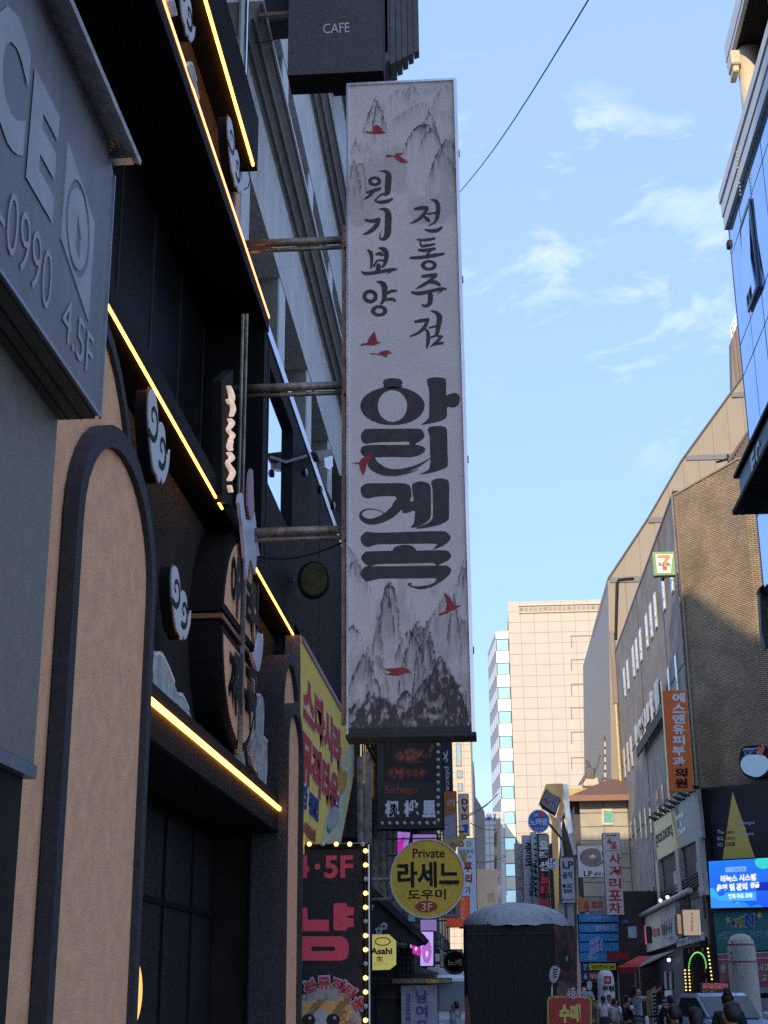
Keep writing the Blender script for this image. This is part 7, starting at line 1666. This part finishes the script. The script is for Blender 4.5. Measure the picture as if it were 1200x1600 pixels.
# ------------------------------------------------------------------ vehicles
GLD = mat("dark car glass", (.03, .035, .04), rough=.08, spec=.8, bump=0); TYRE = mat("rubber tyre", (.02, .02, .02), rough=.9); RIM = mat("alloy rim", (.4, .4, .42), rough=.35, metal=.7); LAMP = mat("clear headlight", (.6, .6, .62), rough=.1)
def car(label, x, y, heading, paint, L_=4.4, W_=1.8, H_=1.5, van=False, group=None):
    root = thing("parked_car" if not van else "delivery_truck", label, "car" if not van else "truck", (x, y, 0), group)
    M_ = Matrix.Translation((x, y, 0)) @ Matrix.Rotation(heading, 4, 'Z')
    def pr(pts, w0, w1): # profile in (length, z)
        g = G(); n = len(pts); vs = [M_ @ Vector((w0, a, b)) for a, b in pts] + [M_ @ Vector((w1, a, b)) for a, b in pts]
        tri = tessellate_polygon([[Vector((a, b, 0)) for a, b in pts]])
        return g.add(vs, [tuple(t_) for t_ in tri] + [tuple(i + n for i in t_) for t_ in tri] + [(i, (i + 1) % n, (i + 1) % n + n, i + n) for i in range(n)])
    h = L_ / 2
    if van:
        body = [(-h, .35), (-h, .95), (-h + .1, 1.15), (-h + .35, 2.0), (-h + .6, 2.12), (-h + 1.6, 2.12), (-h + 1.6, .45)]
        build(pr(body, -W_ / 2, W_ / 2), "cab", paint, root, bevel=.05)
        build(pr([(-h + 1.7, .7), (-h + 1.7, 2.75), (h, 2.75), (h, .7)], -W_ / 2 - .05, W_ / 2 + .05), "cargo_box", paint, root, bevel=.02)
        build(pr([(-h + .06, 1.2), (-h + .31, 1.95), (-h + .36, 1.95), (-h + .12, 1.2)], -W_ / 2 + .08, W_ / 2 - .08), "windscreen", GLD, root)
    else:
        body = [(-h, .35), (-h - .02, .62), (-h + .15, .78), (-h + 1.05, .92), (h - .75, .98), (h - .1, .92), (h, .7), (h, .35)]
        build(pr(body, -W_ / 2, W_ / 2), "body", paint, root, bevel=.06)
        build(pr([(-h + .95, .92), (-h + 1.75, H_ - .06), (-h + 2.0, H_), (h - 1.5, H_), (h - 1.2, H_ - .06), (h - .55, .97)], -W_ / 2 + .16, W_ / 2 - .16), "roof", paint, root, bevel=.06)
        build(pr([(-h + 1.0, .95), (-h + 1.70, H_ - .10), (-h + 1.66, H_ - .08), (-h + .94, .95)], -W_ / 2 + .22, W_ / 2 - .22), "windscreen", GLD, root)
        build(pr([(h - .50, 1.0), (h - 1.14, H_ - .1), (h - 1.10, H_ - .08), (h - .46, 1.0)], -W_ / 2 + .22, W_ / 2 - .22), "rear_window", GLD, root)
        for w0, w1 in ((-W_ / 2 + .15, -W_ / 2 + .158), (W_ / 2 - .158, W_ / 2 - .15)): build(pr([(-h + 1.2, .99), (-h + 1.85, H_ - .12), (h - 1.45, H_ - .12), (h - .95, .99)], w0, w1), "side_window", GLD, root)
    for sx in (-1, 1):
        g = G(); c_ = M_ @ Vector((sx * (W_ / 2 - .28), -h - .01, .66 if not van else .8)); g.ball(c_, .14, 10, 6, (1.3, .5, .6)); build(g, "headlight", LAMP, root)
        g = G(); c_ = M_ @ Vector((sx * (W_ / 2 - .22), h + .0, .8)); g.ball(c_, .11, 8, 6, (1.2, .4, .9)); build(g, "tail_light", REDP, root)
        for yy in (-h + .85, h - .85):
            g = G(); a = M_ @ Vector((sx * (W_ / 2 - .2), yy, .32)); b = M_ @ Vector((sx * (W_ / 2 + .01), yy, .32)); g.tube([a, b], .32, 20); wh = build(g, "wheel", TYRE, root)
            g = G(); g.tube([b - (b - a) * .02, b + (b - a) * .06], .2, 14); build(g, "rim", RIM, wh)
        g = G(); c_ = M_ @ Vector((sx * (W_ / 2 + .08), -h + 1.25, 1.02 if not van else 1.5)); g.ball(c_, .1, 8, 5, (1, .6, .8)); build(g, "mirror", paint, root)
    g = G(); a = M_ @ Vector((0, -h - .03, .45)); g.box(a.x - .26, a.x + .26, a.y - .01, a.y + .01, a.z - .055, a.z + .055); build(g, "number_plate", WHITE, root)
    return root
PWH = mat("white car paint", (.76, .76, .78), rough=.25, coat=.5, var=.02, bump=0); PBL = mat("pale blue white paint", (.48, .56, .66), rough=.25, coat=.5, var=.02, bump=0)
car("white saloon car with dark windscreen parked before the stone post", 6.15, 42.0, .25, PBL, H_=1.58)
car("white delivery truck standing left of the dark booth", -.95, 44.0, .02, PWH, L_=5.2, van=True)

# ------------------------------------------------------------------ people
SKIN = mat("skin", (.42, .25, .17), rough=.6, var=.05, bump=0); HAIRM = mat("black hair", (.012, .010, .010), rough=.5, var=.3, scale=30, bump=.3)
def skin_mesh(verts, edges, radii, root=0, sub=1):
    me = bpy.data.meshes.new("tmp"); me.from_pydata(verts, edges, []); o = bpy.data.objects.new("tmp", me)
    md = o.modifiers.new("s", 'SKIN'); 
    for i, r_ in enumerate(radii):
        rr = r_ if isinstance(r_, tuple) else (r_, r_); me.skin_vertices[0].data[i].radius = rr
    me.skin_vertices[0].data[root].use_root = True; md.use_smooth_shade = True; md.branch_smoothing = .3
    s = o.modifiers.new("u", 'SUBSURF'); s.levels = sub; s.render_levels = sub
    nm = baked(o); bpy.data.meshes.remove(me)
    nm.shade_smooth(); return nm
def limb(root, name, pts, radii, m, M_, loc):
    vs = [tuple(M_ @ Vector(p)) for p in pts]; me = skin_mesh(vs, [(i, i + 1) for i in range(len(vs) - 1)], radii); me.materials.clear(); me.materials.append(m); me.name = name
    o = bpy.data.objects.new(name, me); COL.objects.link(o); o.parent = root; o['_w'] = root['_w']; return o
def person(label, x, y, face, H_=1.68, top=(.5, .5, .5), bottom=(.03, .03, .035), hair='short', arm_l=None, arm_r=None, walk=.0, skirt=False, group=None, long_sleeve=False, lean=0.0, fem=False):
    """face: heading in radians, 0 looks toward +Y; arms are (elbow, hand) offsets from the shoulder."""
    root = thing("person", label, "person", (x, y, 0), group); s = H_ / 1.70; sw = .17 if fem else .20
    M_ = Matrix.Rotation(face, 4, 'Z') @ Matrix.Scale(s, 4)
    al = arm_l or ((-.05, .02, -.27), (-.03, .10, -.50)); ar = arm_r or ((.05, .0, -.27), (.04, .09, -.50))
    sl, sr = Vector((-sw, lean * .5, 1.40)), Vector((sw, lean * .5, 1.40))
    el, hl = sl + Vector(al[0]), sl + Vector(al[1]); er, hr = sr + Vector(ar[0]), sr + Vector(ar[1])
    V = [(0, 0, .95), (0, lean * .25, 1.12), (0, lean * .5, 1.36), (0, lean * .6, 1.45), (0, lean * .7 + .01, 1.53), (0, lean * .7 + .03, 1.63),
         (-.09, 0, .88), (-.10, walk, .48), (-.10, walk * .6 - .02, .09), (-.10, walk * .6 + .13, .035),
         (.09, 0, .88), (.10, -walk, .48), (.10, -walk * 1.3 - .02, .09), (.10, -walk * 1.3 + .13, .035),
         tuple(sl), tuple(el), tuple(hl), tuple(sr), tuple(er), tuple(hr)]
    hd = lambda e, h: tuple(Vector(h) + (Vector(h) - Vector(e)).normalized() * .09)
    V += [hd(el, hl), hd(er, hr)]
    E_ = [(0, 1), (1, 2), (2, 3), (3, 4), (4, 5), (0, 6), (6, 7), (7, 8), (8, 9), (0, 10), (10, 11), (11, 12), (12, 13), (2, 14), (14, 15), (15, 16), (2, 17), (17, 18), (18, 19), (16, 20), (19, 21)]
    R_ = [(.13, .10), (.11, .085), (.14, .10), .055, (.078, .092), (.080, .10), .085, .055, .038, .035, .085, .055, .038, .035, .055, .040, .028, .055, .040, .028, (.035, .018), (.035, .018)]
    # nose and ears branch off the head so the body stays one mesh
    V += [(0, lean * .7 + .115, 1.575), (-.085, lean * .7, 1.57), (.085, lean * .7, 1.57)]; E_ += [(4, 22), (4, 23), (4, 24)]; R_ += [.014, .014, .014]
    vs = [tuple(M_ @ Vector(v)) for v in V]; rs = [(r_[0] * s, r_[1] * s) if isinstance(r_, tuple) else r_ * s for r_ in R_]
    me = skin_mesh(vs, E_, rs); me.materials.clear(); me.materials.append(SKIN); me.name = "body"
    b = bpy.data.objects.new("body", me); COL.objects.link(b); b.parent = root; b['_w'] = root['_w']
    # fingers: four and a thumb on each hand
    for e_, h_ in ((el, hl), (er, hr)):
        d = (h_ - e_).normalized(); side = d.cross(Vector((0, 0, 1)));  side = side.normalized() if side.length > .1 else Vector((1, 0, 0)); nrm = side.cross(d)
        for k in range(4): p0 = h_ + d * .08 + side * (.024 * (k - 1.5)); limb(b, "finger", [p0, p0 + d * (.035 + .006 * (k in (1, 2))) - nrm * .006, p0 + d * (.06 + .01 * (k in (1, 2))) - nrm * .024], [.008 * s, .008 * s, .007 * s], SKIN, M_, None)
        p0 = h_ + d * .03 + side * .03; limb(b, "thumb", [p0, p0 + d * .03 + side * .022, p0 + d * .055 + side * .024 - nrm * .01], [.010 * s, .009 * s, .008 * s], SKIN, M_, None)
    TM = mat("cloth %.2f %.2f %.2f" % top, top, rough=.85, var=.12, scale=7, bump=.3); BM = mat("cloth %.2f %.2f %.2f" % bottom, bottom, rough=.85, var=.15, scale=7, bump=.3)
    a_end = (lambda s_, e_, h_: [tuple(s_), tuple(e_), tuple(Vector(h_) - (Vector(h_) - Vector(e_)) * .1)]) if long_sleeve else (lambda s_, e_, h_: [tuple(s_), tuple(Vector(s_).lerp(e_, .75))])
    def skin_part(nm_, V2, E2, R2, m_):
        me = skin_mesh([tuple(M_ @ Vector(v)) for v in V2], E2, [(r_[0] * s, r_[1] * s) if isinstance(r_, tuple) else r_ * s for r_ in R2]); me.materials.clear(); me.materials.append(m_); me.name = nm_
        o = bpy.data.objects.new(nm_, me); COL.objects.link(o); o.parent = root; o['_w'] = root['_w']
    L1_, L2_ = a_end(sl, el, hl), a_end(sr, er, hr)
    V2 = [(0, 0, .90), (0, lean * .25, 1.12), (0, lean * .5, 1.35), (0, lean * .6, 1.42)] + L1_ + L2_; k = 4 + len(L1_)
    E2 = [(0, 1), (1, 2), (2, 3), (2, 4)] + [(i, i + 1) for i in range(4, k - 1)] + [(2, k)] + [(i, i + 1) for i in range(k, len(V2) - 1)]
    R2 = [(.165, .125), (.145, .115), (.165, .125), .07] + [.078, .062, .045][:len(L1_)] + [.078, .062, .045][:len(L2_)]
    skin_part("shirt", V2, E2, R2, TM)
    if skirt:
        g = G(); w_ = Vector((x, y, 0)); vs = []; 
        for r_, z in ((.15, 1.0), (.20, .88), (.27, .55)):
            for i in range(16): v = M_ @ Vector((r_ * math.cos(i * math.pi / 8), r_ * .85 * math.sin(i * math.pi / 8), z)); vs.append(v + w_)
        g.add(vs, [(j * 16 + i, j * 16 + (i + 1) % 16, (j + 1) * 16 + (i + 1) % 16, (j + 1) * 16 + i) for j in range(2) for i in range(16)]); build(g, "skirt", BM, root, smooth=True)
    else: skin_part("trousers", [(0, 0, .97), (-.09, 0, .87), (-.10, walk, .48), (-.10, walk * .6 - .02, .12), (.09, 0, .87), (.10, -walk, .48), (.10, -walk * 1.3 - .02, .12)], [(0, 1), (1, 2), (2, 3), (0, 4), (4, 5), (5, 6)], [(.155, .12), .10, .075, .062, .10, .075, .062], BM)
    # hair
    hc = Vector((0, lean * .7 - .012, 1.60)); hv = [hc + Vector((0, .035, .055)), hc + Vector((0, -.02, .04)), hc + Vector((0, -.045, -.035)), hc + Vector((0, -.045, -.105))]; hr_ = [(.084, .078), (.103, .104), (.100, .078), (.078, .055)]
    if hair == 'long': hv += [hc + Vector((0, -.07, -.16)), hc + Vector((0, -.10, -.36)), hc + Vector((0, -.10, -.50))]; hr_ += [(.095, .055), (.11, .05), (.08, .035)]
    if hair == 'pony': hv += [hc + Vector((0, -.12, -.06)), hc + Vector((0, -.13, -.22))]; hr_ += [.035, .025]
    if hair == 'bun': hv = [hc + Vector((0, .03, .05)), hc + Vector((0, -.03, .04)), hc + Vector((0, -.045, -.06)), hc + Vector((0, -.02, .04)), hc + Vector((0, -.04, .12)), hc + Vector((0, -.035, .165))]; hr_ = [(.085, .08), (.103, .103), (.09, .07), .07, .045, .055]
    skin_part("hair", [tuple(v) for v in hv], [(i, i + 1) for i in range(len(hv) - 1)], hr_, HAIRM)
    for sx in (-1, 1):
        g = G(); g.ball(Vector((x, y, 0)) + M_ @ Vector((sx * .032, lean * .7 + .098, 1.60)), .011 * s, 6, 4); e_ = build(g, "eye", BLKP, b)
    g = G(); g.ball(Vector((x, y, 0)) + M_ @ Vector((0, lean * .7 + .098, 1.525)), .018 * s, 6, 4, (1.2, .5, .4)); build(g, "mouth", mat("lips", (.30, .10, .09), rough=.5), b)
    return root
def X(px, Y): return YP(Y).px(px, 1575)[0]
def Hh(py, Y): return YP(Y).px(900, py)[1]
# (body meshes are laid out around the figure's own base)
person("woman with very long black hair and bare shoulders by the cook board", X(922, 44), 44, math.radians(10), H_=Hh(1556, 44), top=(.20, .10, .07), hair='long', bottom=(.08, .09, .07), fem=True)
person("woman in white short sleeved shirt and dark skirt before the inflatable", X(944, 47), 47, math.radians(-25), H_=Hh(1556, 47), top=(.78, .77, .77), bottom=(.02, .025, .05), hair='pony', skirt=True, fem=True)
person("person in plain white t-shirt facing away beside the white shirt woman", X(961, 43), 43, math.radians(-50), H_=Hh(1560, 43), top=(.78, .78, .80), bottom=(.50, .51, .55), hair='short')
person("person in red top half hidden in front of the inflatable pillar", X(952.5, 49), 49, math.radians(170), H_=Hh(1555, 49), top=(.25, .05, .05), hair='short', fem=True)
person("person in loose black jacket with bowed head in the group", X(979, 41), 41, math.radians(-70), H_=Hh(1555, 41), top=(.012, .012, .014), bottom=(.02, .02, .022), hair='short', long_sleeve=True, lean=.08)
person("man in pale denim shirt raising his arm toward the menu board", X(996, 40), 40, math.radians(-85), H_=Hh(1541, 40), top=(.38, .42, .52), bottom=(.25, .27, .33), hair='short', long_sleeve=True, arm_r=((.06, .22, -.02), (.02, .46, .16)), walk=.08)
person("dark haired head and dark jacket nearest the bulb arch", X(1052, 19), 19, math.radians(15), H_=Hh(1571, 19), top=(.012, .011, .012), hair='short', long_sleeve=True)
person("dark rounded bob haircut seen from behind beneath the lit cream box", X(1086, 17), 17, math.radians(-5), H_=Hh(1575, 17), top=(.014, .013, .016), hair='long', fem=True, long_sleeve=True)
person("person with tousled black hair and visible ear in front of the white car", X(1141, 14.5), 14.5, math.radians(20), H_=Hh(1567, 14.5), top=(.02, .018, .018), hair='short', long_sleeve=True)
person("person wearing a high black hair bun in front of the stone post", X(1138, 22), 22, math.radians(-10), H_=Hh(1552, 22), top=(.02, .02, .025), hair='bun', fem=True)
person("tall dark figure standing before the dim shop windows", X(1048, 36), 36, math.radians(10), H_=Hh(1556, 36), top=(.016, .016, .02), hair='short', long_sleeve=True)
person("young man in white t-shirt looking aside by the delivery truck", X(711, 34), 34, math.radians(70), H_=Hh(1562, 34), top=(.52, .56, .66), bottom=(.04, .05, .08), hair='short', walk=.1)

# menu stand by the raised arm
P = YP(39.3)
t = thing("menu_stand", "tall pale menu stand with dark characters next to the man in denim", "menu stand", (P.px(1022, 1600)[0], 39.3, 0))
g = G().prism(P, pp(P, [(1017, 1548), (1024, 1541), (1028, 1640), (1021, 1640)]), -.06, 0); build(g, "board", mat("pale menu board", (.42, .38, .30), rough=.6), t)
g = G()
for i in range(8): g.prism(P, pp(P, [(1019 + i * .35, 1552 + i * 6), (1024 + i * .35, 1551 + i * 6), (1024 + i * .35, 1554 + i * 6), (1019 + i * .35, 1555 + i * 6)]), 0, .008)
build(g, "characters", BLKP, t)
g = G().prism(P, pp(P, [(1010, 1549), (1016, 1546), (1018, 1600), (1012, 1600)]), -.1, -.02); build(g, "yellow_board", mat("dull yellow board", (.36, .24, .05)), t)
# scooter
t = thing("parked_scooter", "white scooter parked under the raised arm of the denim man", "scooter", (X(1008, 38.5), 38.5, 0)); x = X(1008, 38.5)
g = G()
for yy in (38.0, 39.2): g.tube([(x - .06, yy, .26), (x + .06, yy, .26)], .26, 18)
build(g, "wheel", TYRE, t)
g = G().profile([(-.2, 0)] * 0 or [(x - .14, .35), (x + .14, .35), (x + .12, .75), (x - .12, .75)], 38.7, 39.4).tube([(x, 38.0, .3), (x, 38.25, .95), (x, 38.3, 1.05)], .05, 8).box(x - .1, x + .1, 38.1, 38.8, .28, .36); build(g, "body", PWH, t, bevel=.01)
g = G().tube([(x - .32, 38.35, 1.08), (x, 38.3, 1.03), (x + .32, 38.35, 1.08)], .022, 6); build(g, "handlebar", BLKP, t)
g = G().tube([(x - .28, 38.35, 1.08), (x - .34, 38.32, 1.22)], .012, 5).ball((x - .36, 38.3, 1.26), .06, 8, 5).tube([(x + .28, 38.35, 1.08), (x + .34, 38.32, 1.22)], .012, 5).ball((x + .36, 38.3, 1.26), .06, 8, 5); build(g, "mirror", PWH, t)
g = G().box(x - .13, x + .13, 38.75, 39.35, .76, .84); build(g, "seat", BLKP, t, bevel=.01)

# ------------------------------------------------------------------ wires
def wire(label, pts, r_, group=None):
    t = thing("overhead_wire", label, "cable", tuple(pts[0]), group); g = G().tube(pts, r_, 5); build(g, "strand", BLKP, t)
P1, P2 = YP(9), YP(20); a = Vector(P1.at(*P1.px(930, -18))); b = Vector(P2.at(*P2.px(716, 303)))
wire("single thin wire slanting across the open blue sky to the scroll sign", [a.lerp(b, k / 10) + Vector((0, 0, -.12 * math.sin(math.pi * k / 10))) for k in range(11)], .0065)
a, b = YP(60), YP(175)
for i, (p, q_) in enumerate((((726, 1275), (776, 1243)), ((733, 1275), (778, 1240)), ((742, 1347), (790, 1338)), ((735, 1286), (775, 1296)))):
    A_, B_ = Vector(YP(120).at(*YP(120).px(*p))), Vector(YP(150).at(*YP(150).px(*q_)))
    wire(("thin wire rising to the top of the beige panelled tower", "second wire fanning toward the beige panelled tower", "sagging wire over the plain beige low block", "thin wire crossing below the coloured roof letters")[i], [A_.lerp(B_, k / 6) + Vector((0, 0, -.25 * math.sin(math.pi * k / 6))) for k in range(7)], .045, "wires at the end of the street")
t = thing("cable_bundle", "bundle of thick cables running along the small shops beside the 4포 sign", "cable", (7.3, 60, 5)); g = G()
for i in range(5): g.tube([(7.38, 52, 5.2 + i * .1), (7.3, 60, 5.0 + i * .13), (7.35, 79, 5.5 + i * .1)], .035, 5)
build(g, "strand", BLKP, t)

# ------------------------------------------------------------------ the block behind the photographer (it throws the evening shade)
for k, (y0, y1, h_, lb) in enumerate(((-32, -14.2, 33, "tall office block next along the shaded row behind the photographer"), (-64, -32.2, 38, "taller stone office block ending the shaded row behind the photographer"))):
    t = thing("rear_building", lb, "building", (-5, y0, 0))
    g = G().box(-16, -2.2, y0, y1, 0, h_); build(g, "wall", mat("grey stone facade", (.28, .26, .24), rough=.8, var=.1, scale=.6), t); src = None
    for i in range(int((y1 - y0) // 3.1)):
        for j in range(int(h_ // 3.3)):
            if src is None: g = G().box(-2.2, -2.14, y0 + .8, y0 + 2.6, 1.2, 3.0); src = build(g, "window", glass_mat("office window glass", (.05, .06, .065)), t)
            else: inst(src, "window", t, (0, i * 3.1, j * 3.3))
bpy.data.scenes.remove(TMP)
for o in list(bpy.data.objects):
    for k in ('_w', '_p'):
        if k in o: del o[k]
